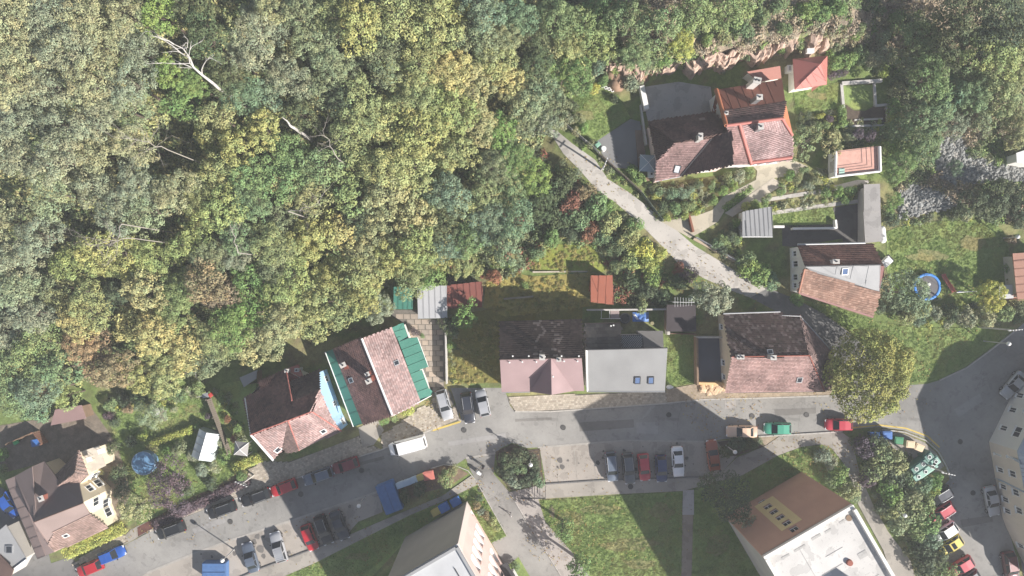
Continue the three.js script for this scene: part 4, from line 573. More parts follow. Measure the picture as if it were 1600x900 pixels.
{
  const holes = []; for (let f = 0; f < 5; f++) { holes.push([2.6, 2.0 + f * 2.85, 2.3, 1.5], [6.7, 2.0 + f * 2.85, 2.3, 1.5]); } holes.push([.9, .7, .7, .7]);
  const { t, wd } = block('pink_apartment_block', 'tall apartment block with pink facade, bottom edge left of centre', [729, 783], [633, 839], 30, 16.9, { gable: M('olive grey gable', [.30, .285, .25], .9, { map: 'plaster' }), side: mPinkFac, roof: M('white grey roofing', [.50, .51, .52], .8, { map: 'roofing' }), holes });
  const mBlind = M('white blinds', [.82, .82, .8], .8);
  for (const [z, y, w, hh] of holes) { const f = mesh('window', uvm(merge([box(.06, .08, w, 0, hh - .04, 0), box(.06, hh, .08, 0, hh / 2, w / 2 - .04), box(.06, hh, .08, 0, hh / 2, -w / 2 + .04)])), mFrame, t); f.position.set(wd - .46, y, z + w / 2 + .46); mesh('blind', box(.03, hh - .1, w - .2, -.02, hh / 2, 0), mBlind, f); mesh('sill', uvm(box(.62, .06, w - .02, .26, .03, 0)), mFrame, f); }
  for (let f = 0; f < 6; f++) { const b = mesh('balcony', uvm(merge([box(1.25, .16, 7.5, .63, 0, 0), box(.1, .95, 7.5, 1.2, .5, 0)])), mFrame, t); b.position.set(wd, 1.2 + f * 2.6, 15.5); mesh('balcony_door', box(.06, 2, 6.8, .03, 1.1, 0), mGlass, b); }
  for (let f = 0; f < 6; f++) { const w = mesh('stair_window', box(.1, 1.6, .5, .02, .8, 0), mGlass, t); w.position.set(wd, 1.2 + f * 2.5, 10.6); }
  mesh('corner_strip', uvm(box(.12, 17.0, 1.1, wd + .03, 8.45, .55)), M('pale corner', [.82, .72, .66], .9), t);
  mesh('roof_edge', uvm(merge([box(.35, .3, 29.4, wd - .22, 17.15, 15), box(wd - .8, .3, .35, wd / 2, 17.15, .25)])), mRoofGrey, t); mesh('roof_gutter', box(.09, .05, 26, wd - 1.8, 17.08, 15.4), mDarkMetal, t);
  mesh('entrance_canopy', uvm(box(1.2, .2, 2.4, wd + .6, 3, 11)), mDarkMetal, t);
}
{
  const wd0 = Math.hypot(119, 69) / S, gh = [0, 1, 2, 3, 4, 5].map(f => [wd0 - 8.15, 1.4 + f * 2.25, 1.1, 1.25]);
  const { t, wd } = block('brown_gabled_block', 'block with brown gable wall, yellow panel and flat white roof, bottom right', [1252, 737], [1133, 806], 30, 15, { gable: M('brown gable', [.43, .265, .20], .9, { map: 'plaster' }), side: M('grey side', [.40, .40, .40], .9, { map: 'plaster' }), roof: M('white roofing', [.60, .585, .56], .85, { map: 'concrete' }), gableHoles: gh });
  for (const [x, y, w, hh] of gh) { const f = mesh('window', uvm(merge([box(w, .06, .06, 0, .03, 0), box(w, .06, .06, 0, hh - .03, 0), box(.06, hh - .12, .06, w / 2 - .03, hh / 2, 0), box(.06, hh - .12, .06, -w / 2 + .03, hh / 2, 0), box(.05, hh - .12, .06, 0, hh / 2, 0)])), mFrame, t); f.position.set(x + w / 2, y, .18); mesh('pane', box(w - .1, hh - .1, .03, 0, hh / 2, .05), mGlass, f); }
  const V2 = (x, y) => new THREE.Vector2(x, y), x0 = wd - 8.95, x1 = wd - 5.9, yl = new THREE.Shape([V2(x0, 2.2), V2(x1, 2.2), V2(x1, 12.3), V2(x0, 12.3)]); for (const [x, y, w, hh] of gh) if (y > 2.2 && y + hh < 12.3) yl.holes.push(new THREE.Path([V2(x - .03, y - .03), V2(x - .03, y + hh + .03), V2(x + w + .03, y + hh + .03), V2(x + w + .03, y - .03)]));
  const yg = new THREE.ExtrudeGeometry(yl, { depth: .03, bevelEnabled: false }); yg.translate(0, 0, -.033); mesh('yellow_panel', uvm(yg), M('yellow panel', [.56, .47, .25], .9, { map: 'plaster' }), t);
  mesh('parapet', uvm(merge([box(wd, .5, .4, wd / 2, 15.25, .2), box(.4, .75, 29, wd - .2, 15.4, 15), box(.4, .5, 29, .2, 15.25, 15)])), mWhite, t);
  const inset = M('grey roof repair', [.47, .46, .44], .9, { map: 'concrete' }); for (const [x, z, w, d] of [[8.5, 1.6, 1.6, .3], [6, 1.4, 1.3, .35], [10.6, 1.6, 1.1, .3], [4.3, 1.5, .9, .3], [2.2, 1.4, .7, .3], [2, 6.3, 1.2, .8], [2, 11, 1.9, 1.7], [8.6, 4, .04, 5], [6.3, 6, 3, .06], [5, 4.2, 2.5, .05], [9, 7, 4, .05], [4, 9.5, 5, .05], [7, 9.8, .05, 5]]) { const p = mesh('roof_patch', box(w, .03, d, 0, .015, 0), inset, t); p.position.set(wd - x, 15.052, z); }
  const v = mesh('roof_vent', uvm(cyl(.42, .36, .3, 0, 0, 0, 16)), mBrick, t); v.position.set(wd - 4, 15.05, 6.3);
  const d2 = mesh('drain', cyl(.4, .4, .06, 0, 0, 0, 16), mWood, t); d2.position.set(wd - 1.2, 15.05, 1.4);
  mesh('lift_house', uvm(box(5.2, 3.2, 5, wd / 2 + .6, 16.6, 13.5)), mWhite, t);   // at the back of the roof; its shadow reaches the picture
}
{ // two-storey street building on the right edge, two wings meeting at an obtuse corner
  const h = 6.0, top = (a, b, hh = h) => [a, b, hh];
  const lo = W(1548, 691), mk = (p, hh) => { const w = W(...p); return V3(w[0], hh, w[1]); };
  house('street_building', 'grey-beige two-storey street building on the right edge', 'building', { wall: M('beige render', [.60, .53, .45], .9, { map: 'plaster' }), wallMats: { 0: M('grey render', [.62, .61, .59], .9, { map: 'plaster' }) }, inset: 0,
    walls: [[1641, 606, h], [1592, 705, h], [1614, 830, h], [1620, 846, h], [1660, 930, h], [1760, 930, h], [1740, 606, h]],
    roofs: [{ pts: [[1642, 604, h + .1], [1680, 650, h + 2.6], [1634, 740, h + 2.6], [1590, 705, h + .1]], mat: M('pale blue sheet', [.34, .40, .48], .5, { map: 'roofing' }), panels: .6 }, { pts: [[1590, 705, h + .1], [1634, 740, h + 2.6], [1680, 930, h + 2.6], [1660, 930, h + .1], [1613, 830, h + .1]], mat: M('pale blue sheet', 0), panels: .6 }, { pts: [[1642, 604, h + .1], [1740, 604, h + .1], [1760, 930, h + .1], [1680, 930, h + 2.6], [1634, 740, h + 2.6], [1680, 650, h + 2.6]], mat: mRoofGrey }],
    windows: [[0, .74, .9, .8, 1.3], [0, .44, .9, .8, 1.3], [0, .2, .9, .8, 1.3], [0, .74, 3.6, 1.6, 1.3], [0, .36, 3.6, 1.6, 1.3], [1, .14, .9, .3, 1.3], [1, .12, 3.5, .3, 1.3], [1, .34, .9, .8, 1.2], [1, .33, 3.4, 1, 1.2], [1, .56, .9, .8, 1.2], [1, .57, 3.4, 1, 1.2], [1, .73, .9, .8, 1.2], [1, .88, .9, .8, 1.2], [1, .8, 3.4, 1, 1.2], [3, .3, 1, .8, 1.2]] });
  house('yellow_street_wing', 'yellow-walled wing beyond a dark doorway on the right edge', 'building', { wall: M('yellow render', [.48, .37, .18], .9, { map: 'plaster' }), inset: 0, walls: [[1690, 540, 5.2], [1632, 612, 5.2], [1720, 640, 5.2], [1760, 560, 5.2]], roofs: [{ pts: [[1688, 538, 5.3], [1630, 612, 5.3], [1722, 644, 5.3], [1762, 558, 5.3]], mat: mRoofGrey }], windows: [[0, .7, .9, .9, 1.3]] });
}

// ---------------------------------------------------------------- vehicles
const mTyre = M('tyre', [.02, .02, .02], .9), mRim = M('rim', [.5, .5, .52], .35, { metalness: .8 }), mLampW = M('headlamp', [.75, .76, .78], .1), mLampR = M('tail lamp', [.45, .02, .02], .2), mTrim = M('dark trim', [.03, .03, .032], .6), mCarGlass = M('car glass', [.025, .03, .036], .05);
const paints = {};
function paint(n, c, met = .25) { if (paints[n]) return paints[n]; const m = new THREE.MeshPhysicalMaterial({ roughness: .42, metalness: met, clearcoat: .8, clearcoatRoughness: .12 }); m.color.setRGB(...c); m.name = n + ' paint'; return paints[n] = m; }
function loft(sec) {                                       // rings of equal length, joined and capped
  const n = sec[0].length, p = [], idx = []; for (const s of sec) for (const v of s) p.push(v.x, v.y, v.z);
  for (let i = 0; i < sec.length - 1; i++) for (let k = 0; k < n; k++) { const a = i * n + k, b = i * n + (k + 1) % n; idx.push(a, b, a + n, b, b + n, a + n); }
  for (const [o, f] of [[0, 0], [(sec.length - 1) * n, 1]]) for (let k = 1; k < n - 1; k++) f ? idx.push(o, o + k, o + k + 1) : idx.push(o, o + k + 1, o + k);
  const g = new THREE.BufferGeometry(); g.setAttribute('position', new THREE.Float32BufferAttribute(p, 3)); g.setIndex(idx); g.computeVertexNormals(); return toCreasedNormals(g, .7);
}
function quadGeo(a, b, c, d, ins, out) {                   // a pane a little inside its frame and proud of it
  const m = a.clone().add(b).add(c).add(d).multiplyScalar(.25), n = b.clone().sub(a).cross(d.clone().sub(a)).normalize(), f = v => v.clone().lerp(m, ins).addScaledVector(n, out), q = [a, b, c, d].map(f), bk = q.map(v => v.clone().addScaledVector(n, -.03));
  const t = [[q[0], q[1], q[2]], [q[0], q[2], q[3]]]; for (let i = 0; i < 4; i++) { const j = (i + 1) % 4; t.push([q[i], bk[i], bk[j]], [q[i], bk[j], q[j]]); } return polyGeo(t);
}
function carProto(d) {
  const g = new THREE.Group(), { L: l, W: w, H: h, belt, nose, hood, tail, ws, rf, rr, rw } = d, hw = w / 2;   // x forward
  const st = [[-l / 2, .74, .42, tail - .18], [-l / 2 + .1, .88, .3, tail - .03], [-l / 2 + .4, .97, .24, tail], [rw, 1, .22, Math.max(tail, belt - .02)], [0, 1, .22, belt], [ws, 1, .22, belt - .03], [ws + .05, .99, .22, hood], [l / 2 - .55, .95, .24, hood - .08], [l / 2 - .18, .84, .28, nose], [l / 2, .66, .36, nose - .2]];
  st.sort((a, b) => a[0] - b[0]);
  const ring = ([x, k, y0, y1]) => { const q = hw * k, o = []; for (const [a, b] of [[-.86, 0], [-1, .28], [-1.0, .72], [-.95, .9], [-.82, 1], [0, 1.03], [.82, 1], [.95, .9], [1.0, .72], [1, .28], [.86, 0], [0, -.02]]) o.push(V3(x, lerp(y0, y1, b), a * q)); return o.reverse(); };
  const top = (x, k, y) => [V3(x, y, -hw * k), V3(x, y, hw * k)];
  const bw = .90, tw = d.tw || .74, A = top(ws, bw - .04, belt - .02), B = top(rf, tw, h - .03), C = top(rr, tw * .98, h - .02), D = top(rw, bw - .05, Math.max(tail, belt) - .03);
  const tri = []; const q4 = (a, b, c, e) => tri.push([a, b, c], [a, c, e]);
  const m0 = (B[0].x + C[0].x) / 2, Mt = [V3(m0, h + .02, -hw * tw), V3(m0, h + .02, hw * tw)];
  q4(A[0], A[1], B[1], B[0]); q4(B[0], B[1], Mt[1], Mt[0]); q4(Mt[0], Mt[1], C[1], C[0]); q4(C[0], C[1], D[1], D[0]);
  q4(A[1], D[1], C[1], B[1]); q4(D[0], A[0], B[0], C[0]); q4(A[1], A[0], D[0], D[1]); tri.push([B[1], C[1], Mt[1]], [C[0], B[0], Mt[0]]);
  for (const t of tri) t.reverse();
  const cab = polyGeo(tri), cc = cab.attributes.position; const ctr = V3((A[0].x + D[0].x) / 2, (belt + h) / 2, 0), fix = []; for (const t of tri) { const n = t[1].clone().sub(t[0]).cross(t[2].clone().sub(t[0])), m = t[0].clone().add(t[1]).add(t[2]).divideScalar(3).sub(ctr); fix.push(n.dot(m) < 0 ? [t[0], t[2], t[1]] : t); }
  mesh('body', merge([loft(st.map(ring)), polyGeo(fix)]), paint('primer', [.7, .7, .7]), g);
  const pane = (nm, a, b, c, e, ins = .1) => { let q = quadGeo(a, b, c, e, ins, .012); const n = b.clone().sub(a).cross(e.clone().sub(a)), m = a.clone().add(b).add(c).add(e).multiplyScalar(.25).sub(ctr); if (n.dot(m) < 0) q = quadGeo(b, a, e, c, ins, .012); mesh(nm, q, mCarGlass, g); };
  pane('windscreen', A[0], A[1], B[1], B[0], .09); pane('rear_window', C[0], C[1], D[1], D[0], d.van ? .3 : .13);
  const cut = (P, Q, t) => P.clone().lerp(Q, t);
  for (const s of [0, 1]) { const n = d.van ? 1 : 2; for (let i = 0; i < n; i++) { const t0 = i / n * (d.van ? 1 : 1), t1 = d.van ? .22 : (i + 1) / n; pane('side_window', cut(A[s], D[s], t0 + .01), cut(A[s], D[s], t1 - .01), cut(B[s], C[s], t1 - .01), cut(B[s], C[s], t0 + .01), .13); } }
  for (const x of [l / 2 - .82, -l / 2 + .78]) for (const s of [-1, 1]) { const t = cyl(.31, .31, .2, 0, -.1, 0, 16); t.rotateX(Math.PI / 2); const o = mesh('wheel', t, mTyre, g); o.position.set(x, .31, s * (hw - .1)); const r = cyl(.19, .19, .215, 0, -.1075, 0, 12); r.rotateX(Math.PI / 2); mesh('rim', r, mRim, o); }
  for (const s of [-1, 1]) { const o = mesh('headlight', box(.3, .13, .36, 0, 0, 0, s * .35, .04), mLampW, g); o.position.set(l / 2 - .17, nose - .12, s * hw * .64); const r = mesh('tail_light', box(.12, .2, .28, 0, 0, 0, s * -.3, .03), mLampR, g); r.position.set(-l / 2 + .1, tail - .2, s * hw * .72); const mi = mesh('wing_mirror', box(.16, .13, .22, 0, 0, 0, 0, .05), mTrim, g); mi.position.set(ws - .25, belt + .02, s * (hw + .06)); }
  mesh('bumper', merge([box(.14, .16, w * .72, l / 2 - .05, .42, 0, 0, .05), box(.14, .16, w * .74, -l / 2 + .05, .42, 0, 0, .05)]), mTrim, g);
  mesh('wiper', merge([rod(V3(ws - .02, belt + .02, -.5), V3(ws - .3, belt + .17, -.05), .015), rod(V3(ws - .02, belt + .02, .1), V3(ws - .3, belt + .17, .5), .015)]), mTrim, g);
  if (d.rails) mesh('roof_rails', merge([-1, 1].map(s => rod(V3(rf - .15, h + .06, s * hw * tw * .93), V3(rr + .1, h + .06, s * hw * tw * .93), .03))), mSteel, g);
  if (d.stripes) for (let i = 0; i < 6; i++) mesh('roof_rib', box(.03, .02, w * .56, lerp(rf - .3, rr + .3, i / 5), h + .015, 0), mSteel, g);
  return g;
}
const CARS = {
  hatch: carProto({ L: 4.05, W: 1.74, H: 1.46, belt: .93, nose: .72, hood: .9, tail: .95, ws: .95, rf: .25, rr: -1.45, rw: -1.92 }),
  sedan: carProto({ L: 4.55, W: 1.78, H: 1.42, belt: .92, nose: .7, hood: .88, tail: .96, ws: .85, rf: .1, rr: -1.05, rw: -1.65 }),
  estate: carProto({ L: 4.6, W: 1.78, H: 1.48, belt: .93, nose: .7, hood: .9, tail: .95, ws: .9, rf: .15, rr: -1.8, rw: -2.18, rails: true }),
  mpv: carProto({ L: 4.4, W: 1.82, H: 1.66, belt: 1.0, nose: .76, hood: .98, tail: 1.0, ws: 1.15, rf: .4, rr: -1.75, rw: -2.08, rails: true }),
  van: carProto({ L: 5.6, W: 2.0, H: 2.35, belt: 1.25, nose: .95, hood: 1.15, tail: 1.2, ws: 2.05, rf: 1.35, rr: -2.62, rw: -2.72, tw: .86, van: true }),
};
// [type, px, py, heading in photo degrees (0 = nose right, 90 = nose down), paint, label]
const PAINT = { silver: [.42, .43, .45], white: [.88, .88, .88], black: [.014, .015, .018], dark: [.035, .04, .055], red: [.42, .015, .025], darkred: [.19, .02, .03], blue: [.02, .10, .42], navy: [.03, .05, .14], greyblue: [.12, .15, .2], grey: [.11, .12, .135], yellow: [.62, .5, .06], green: [.07, .36, .24], peach: [.72, .52, .38], orange: [.30, .075, .035], pinkred: [.5, .035, .06], maroon: [.12, .03, .035] };
const carList = [
  ['hatch', 173, 868, -22, 'blue', 'blue hatchback parked along the kerb below the long clipped hedge'],
  ['hatch', 138, 889, 158, 'red', 'red hatchback half in shadow, last car at the lower left'],
  ['mpv', 265, 829, 160, 'black', 'black car with chrome trim, lower of the two black cars by the bark bed'],
  ['mpv', 345, 797, 160, 'black', 'black car with chrome trim, beside the sandy pavement left of another black car'],
  ['estate', 398, 778, 160, 'black', 'black car parked just left of the bright red hatchback on the street'],
  ['hatch', 442, 763, 159, 'red', 'bright red hatchback at the shadow edge on the street'],
  ['estate', 496, 745, 161, 'greyblue', 'blue-grey estate car in shade between two red cars'],
  ['hatch', 539, 728, 161, 'darkred', 'dark red car in shade below the blue-walled house'],
  ['van', 637, 696, 165, 'white', 'white delivery van driving at the edge of the big shadow'],
  ['estate', 694, 633, 74, 'silver', 'silver car, leftmost of the three parked across from the white van'],
  ['estate', 731, 638, 82, 'dark', 'dark grey estate car, middle of three on the small forecourt'],
  ['hatch', 754, 630, -103, 'silver', 'silver-white hatchback, rightmost of three on the small forecourt'],
  ['sedan', 390, 872, -107, 'greyblue', 'slate blue car beside the shrub and street lamp, lower left bays'],
  ['estate', 434, 856, -107, 'silver', 'silver estate car with ribbed roof in the sunlit lower bays', 1],
  ['hatch', 483, 841, 70, 'red', 'red hatchback at the shadow edge in the lower parking bays'],
  ['estate', 505, 829, 70, 'black', 'black car with bright window trim in the shaded lower bays'],
  ['sedan', 530, 822, 68, 'dark', 'dark saloon, rightmost car of the shaded lower bays'],
  ['mpv', 956, 730, 84, 'greyblue', 'blue-grey people carrier, leftmost in the shaded right parking lot'],
  ['estate', 983, 733, 84, 'grey', 'grey estate car, second from left in the shaded right lot'],
  ['hatch', 1007, 731, 84, 'pinkred', 'red hatchback, third from left in the shaded right lot'],
  ['hatch', 1034, 733, 87, 'navy', 'navy blue car between the red hatchback and the white saloon'],
  ['sedan', 1060, 722, 86, 'white', 'white saloon parked in the shade of the right lot'],
  ['sedan', 1115, 712, -97, 'orange', 'orange-red car in deep shade beside the lamp in the shrubs'],
  ['sedan', 1160, 675, 180, 'peach', 'peach-beige saloon at the kerb beside the tip of the shadow'],
  ['hatch', 1216, 670, 180, 'green', 'turquoise green hatchback at the kerb between beige and red cars'],
  ['hatch', 1312, 664, 180, 'pinkred', 'red car at the kerb just below the big round tree'],
  ['estate', 1467, 778, 148, 'dark', 'dark grey estate car partly under shrubs on the right street'],
  ['estate', 1471, 803, 146, 'pinkred', 'red estate car, upper red one in the slanted row on the right'],
  ['hatch', 1478, 833, 146, 'white', 'white hatchback between red and yellow cars on the right street'],
  ['hatch', 1486, 853, 146, 'yellow', 'yellow small car with dark sunroof in the slanted row'],
  ['hatch', 1503, 886, 148, 'pinkred', 'red hatchback below the yellow car in the slanted row'],
  ['hatch', 1514, 908, 146, 'grey', 'grey car cut by the bottom edge, end of the slanted row'],
  ['sedan', 1552, 784, 78, 'silver', 'silver saloon in the shade before the street building'],
  ['mpv', 1580, 886, 80, 'maroon', 'dark maroon van in the shade at the lower right'],
  ['sedan', 1586, 602, 130, 'silver', 'silver car in shade at the right edge by the yellow wing'],
  ['hatch', 12, 790, 55, 'blue', 'blue and white car squeezed beside the mauve roof at left edge'],
];
for (const [type, px, py, deg, col, label, ribs] of carList) {
  const o = CARS[type].clone(); o.name = numbered(type === 'van' ? 'delivery_van' : 'parked_car'); const p = G(px, py, 1.0); o.position.set(p[0], .025 + Math.max(0, p[1]), p[2]); o.rotation.y = -deg * Math.PI / 180;
  o.traverse(c => { if (c.name === 'body') c.material = paint(col, PAINT[col], ['white', 'yellow', 'red', 'peach', 'pinkred'].includes(col) ? .0 : .15); });
  if (ribs) for (let i = 0; i < 7; i++) mesh('roof_rib', box(.05, .02, 1.15, lerp(.1, -1.7, i / 6), 1.5, 0), mSteel, o);
  if (col === 'yellow') { const r = mesh('sunroof', box(.55, .02, .9, -.25, 1.475, 0), mCarGlass, o); }
  scene.add(tag(o, label, type === 'van' ? 'van' : 'car', 'vehicles parked along the streets')); if (type === 'van') delete o.userData.group;
}

// ---------------------------------------------------------------- street furniture
function lampPost(px, py, hgt, label, lean) {               // px, py = the globe as the photo shows it
  const b = W(px, py, hgt), y = T(b[0], b[1]), o = thing('street_lamp', label, 'street lamp', [b[0], y, b[1]]), hh = hgt - y;
  mesh('pole', merge([cyl(.09, .06, hh - .1, 0, 0, 0, 10), cyl(.14, .12, .35, 0, 0, 0, 10)]), M('lamp pole', [.5, .5, .5], .5, { metalness: .3 }), o);
  mesh('globe', new THREE.SphereGeometry(.3, 18, 12).translate(0, hh + .14, 0), M('opal globe', [.82, .82, .8], .3), o); mesh('lamp_collar', cyl(.1, .2, .12, 0, hh - .16, 0, 12), mSteel, o);
}
lampPost(561, 790, 4.0, 'globe street lamp in the shade beside the parking bays');
lampPost(348, 875, 4.0, 'globe street lamp by the shrub and blue container, lower left');
lampPost(829, 726, 4.0, 'globe street lamp standing in the round shrub bed');
lampPost(1148, 706, 4.0, 'globe street lamp in the shaded bed beside the orange car');
lampPost(1413, 805, 4.0, 'globe street lamp among the shrubs left of the slanted cars');
lampPost(1575, 537, 5.0, 'globe street lamp at the shaded right road corner');
lampPost(1589, 370, 3.2, 'small white globe lamp by the garden edge at far right');
function powerPole(px, py, h, ang, label, r = .11) {
  const b = W(px, py, h), y = T(b[0], b[1]), o = thing('utility_pole', label, 'utility pole', [b[0], y, b[1]], ang); mesh('pole', cyl(.14, r, h - y, 0, 0, 0, 10), mCap, o); mesh('crossarm', merge([box(1.9, .1, .1, 0, h - y - .25, 0), box(1.2, .08, .08, 0, h - y - .8, 0)]), mSteel, o);
  for (const x of [-.85, -.4, .4, .85]) { const i = mesh('insulator', cyl(.05, .07, .18, 0, 0, 0, 8), mFrame, o); i.position.set(x, h - y - .2, 0); }
}
powerPole(1483, 741, 6.5, -.2, 'utility pole with crossarm at the kerb beside the green container');
powerPole(1588, 516, 7.5, .1, 'utility pole with white crossarm at the right road bend');
powerPole(946, 256, 6, 1.2, 'utility pole throwing a long thin shadow on the pale lane');
powerPole(376, 757, 5.0, -.4, 'utility pole behind the garden hedge left of blue-walled house');

function bin(px, py, ang, m, label, s = 1, cat = 'bin', name = 'wheeled_bin') {
  const p = G(px, py, 1.1), o = thing(name, label, cat, [p[0], p[1] + .04, p[2]], ang); const tp = (w0, d0, w1, d1, h, y) => { const g = new THREE.BoxGeometry(1, 1, 1), a = g.attributes.position; for (let i = 0; i < a.count; i++) { const t = a.getY(i) + .5; a.setXYZ(i, a.getX(i) * lerp(w0, w1, t), y + t * h, a.getZ(i) * lerp(d0, d1, t)); } g.computeVertexNormals(); return g; };
  mesh('bin_body', tp(1.05 * s, .85 * s, 1.25 * s, 1.0 * s, 1.0, .12), m, o); const lid = mesh('lid', merge([box(1.3 * s, .1, 1.05 * s, 0, 1.17, 0, 0, .04), box(1.0 * s, .05, .75 * s, 0, 1.24, 0, 0, .02)]), m, o); mesh('handle', rod(V3(-.5 * s, 1.14, .56 * s), V3(.5 * s, 1.14, .56 * s), .03), mTrim, o);
  for (const x of [-.45, .45]) for (const z of [-.3, .3]) { const w = cyl(.09, .09, .06, 0, -.03, 0, 10); w.rotateX(Math.PI / 2); const q = mesh('caster', w, mTyre, o); q.position.set(x * s, .09, z * s); } return o;
}
const plast = (n, c) => M(n + ' plastic', c, .45);
const bw = plast('pale blue', [.42, .52, .62]), by = plast('yellow', [.48, .40, .12]), bb = plast('blue', [.05, .16, .45]), bg = plast('green', [.03, .22, .09]), be = plast('beige', [.70, .55, .36]), br = plast('red', [.55, .18, .14]);
bin(625, 758, .35, bw, 'pale bin, leftmost of the row beside the blue skip', .86); bin(636, 754, .35, bw, 'pale blue bin, second of the row beside blue skip', .86); bin(646, 750, .35, bw, 'pale blue bin, third of the row beside blue skip', .86);
bin(657, 746, .35, by, 'yellow bin between pale blue and red containers', .86); bin(670, 743, .2, br, 'rounded salmon red recycling container at the row end', 1.25, 'recycling container', 'recycling_container');
bin(681, 800, .5, by, 'yellow bin in shade by the olive gable wall'); bin(694, 793, .5, bb, 'blue bin next to the yellow bin by the gable', 1.2); bin(712, 784, .5, bb, 'blue bin nearest the corner of the pink block', 1.15);
bin(1367, 681, 0, bb, 'blue bin, left one beside the yellow kerb line', 1.1); bin(1386, 680, 0, bb, 'light blue bin, right one beside the yellow kerb line', 1.1); bin(1404, 688, -.1, bg, 'green bin beside two beige boxes');
bin(1422, 694, -.1, be, 'beige bin nearer to the green bin'); bin(1436, 699, -.4, be, 'beige bin nearer to the green glass containers');
{ // skips and glass containers
  const skip = (px, py, ang, w, d, label) => { const p = G(px, py, 1.4), o = thing('skip', label, 'skip', [p[0], .03, p[2]], ang), m = M('blue painted steel', [.07, .155, .34], .6, { map: 'grain' }); const t = [mesh('side_panel', box(w, 1.3, .06, 0, .75, d / 2), m, o), mesh('side_panel', box(w, 1.3, .06, 0, .75, -d / 2), m, o), mesh('end_panel', box(.06, 1.3, d - .07, w / 2, .75, 0), m, o), mesh('end_panel', box(.06, 1.3, d - .07, -w / 2, .75, 0), m, o)]; for (const s of [-1, 1]) mesh('lid', uvm(box(w - .1, .06, d / 2 - .06, 0, 1.43, s * d / 4, 0, .02)), m, o); for (let i = 0; i < 3; i++) mesh('rib', box(.08, 1.3, .08, (i - 1) * w * .3, .75, d / 2 + .06), m, o); mesh('rail', merge([rod(V3(-w / 2, 1.5, 0), V3(w / 2, 1.5, 0), .04)]), m, o); };
  skip(608, 778, -1.2, 4.4, 2.6, 'long blue waste container standing in shade between lamp and pale bins');
  skip(334, 894, 0, 3.4, 2.6, 'blue waste container at the bottom edge by the lamp');
  const mg = M('pale green fibreglass', [.22, .40, .33], .5, { map: 'grain' }), mg2 = M('dark green fibreglass', [.08, .19, .155], .5, { map: 'grain' });
  const glass = (px, py, n, ang, m, label) => { const p = G(px, py, 1.6), o = thing('glass_container', label, 'glass container', [p[0], .04, p[2]], ang); const w = 1.35 * n; mesh('container_body', uvm(box(w, 1.45, 1.25, 0, .75, 0, 0, .08)), m, o); mesh('lid', uvm(box(w - .1, .12, .9, 0, 1.53, 0, 0, .05)), m, o); for (let i = 0; i < n; i++) { const k = mesh('lifting_ring', new THREE.TorusGeometry(.26, .06, 6, 16).rotateX(Math.PI / 2), mFrame, o); k.position.set((i - (n - 1) / 2) * 1.25, 1.62, 0); const hole = mesh('slot', cyl(.13, .13, .04, 0, 0, 0, 12), mTrim, o); hole.position.set((i - (n - 1) / 2) * 1.25, 1.6, 0); } };
  glass(1437, 729, 2, .62, mg2, 'dark green double glass container, left of the group of four');
  glass(1452, 714, 1, .62, mg2, 'dark green single glass container at the upper end of group');
  glass(1446, 737, 3, .62, mg, 'pale green triple glass container with round rings'); glass(1462, 721, 1, .62, mg, 'pale green single glass container at the right end');
}
// rail frame and steps by the shrub bed
{ const p = G(839, 768), o = thing('rail_frame', 'dark frame of four parallel rails on the pavement below the shrub bed', 'railing', [p[0], p[1] + .1, p[2]]); for (let i = 0; i < 4; i++) { const x = (i - 1.5) * .8; mesh('rail', merge([rod(V3(x, .0, -.95), V3(x, .75, -.95), .035), rod(V3(x, .75, -.95), V3(x, .75, .95), .05), rod(V3(x, .75, .95), V3(x, 0, .95), .035)]), mDarkMetal, o); } mesh('cross_rail', rod(V3(-2.4, .06, 1.0), V3(1.3, .06, 1.0), .04), mDarkMetal, o); }
// pool, greenhouse, pavilion, trampoline, slide ...
{
  const p = G(224, 724, 1.1), o = thing('garden_pool', 'round blue garden pool with cover on the shaded lawn', 'pool', [p[0], p[1] + .03, p[2]]); mesh('pool_wall', new THREE.CylinderGeometry(1.72, 1.72, 1.05, 40, 1, true).translate(0, .52, 0), M('pool wall', [.18, .32, .5], .5), o); mesh('pool_rim', new THREE.TorusGeometry(1.7, .06, 8, 40).rotateX(Math.PI / 2).translate(0, 1.05, 0), M('pool rim', [.3, .42, .55], .5), o);
  const g = new THREE.CircleGeometry(1.66, 40, 0, 7).rotateX(-Math.PI / 2); const cg = new THREE.CylinderGeometry(1.66, 1.66, .05, 40, 1); cg.translate(0, .97, 0); mesh('pool_cover', cg, M('blue cover', [.13, .26, .42], .4, { bump: 'soil', bs: .015 }), o);
  for (let i = 0; i < 7; i++) { const f = mesh('cover_fold', rod(V3(-.8 + i * .23, .995, -.9 + (i % 3) * .3), V3(-.2 + i * .2, .995, .2 + (i % 2) * .5), .02), M('cover fold', [.13, .26, .43], .5), o); }
}
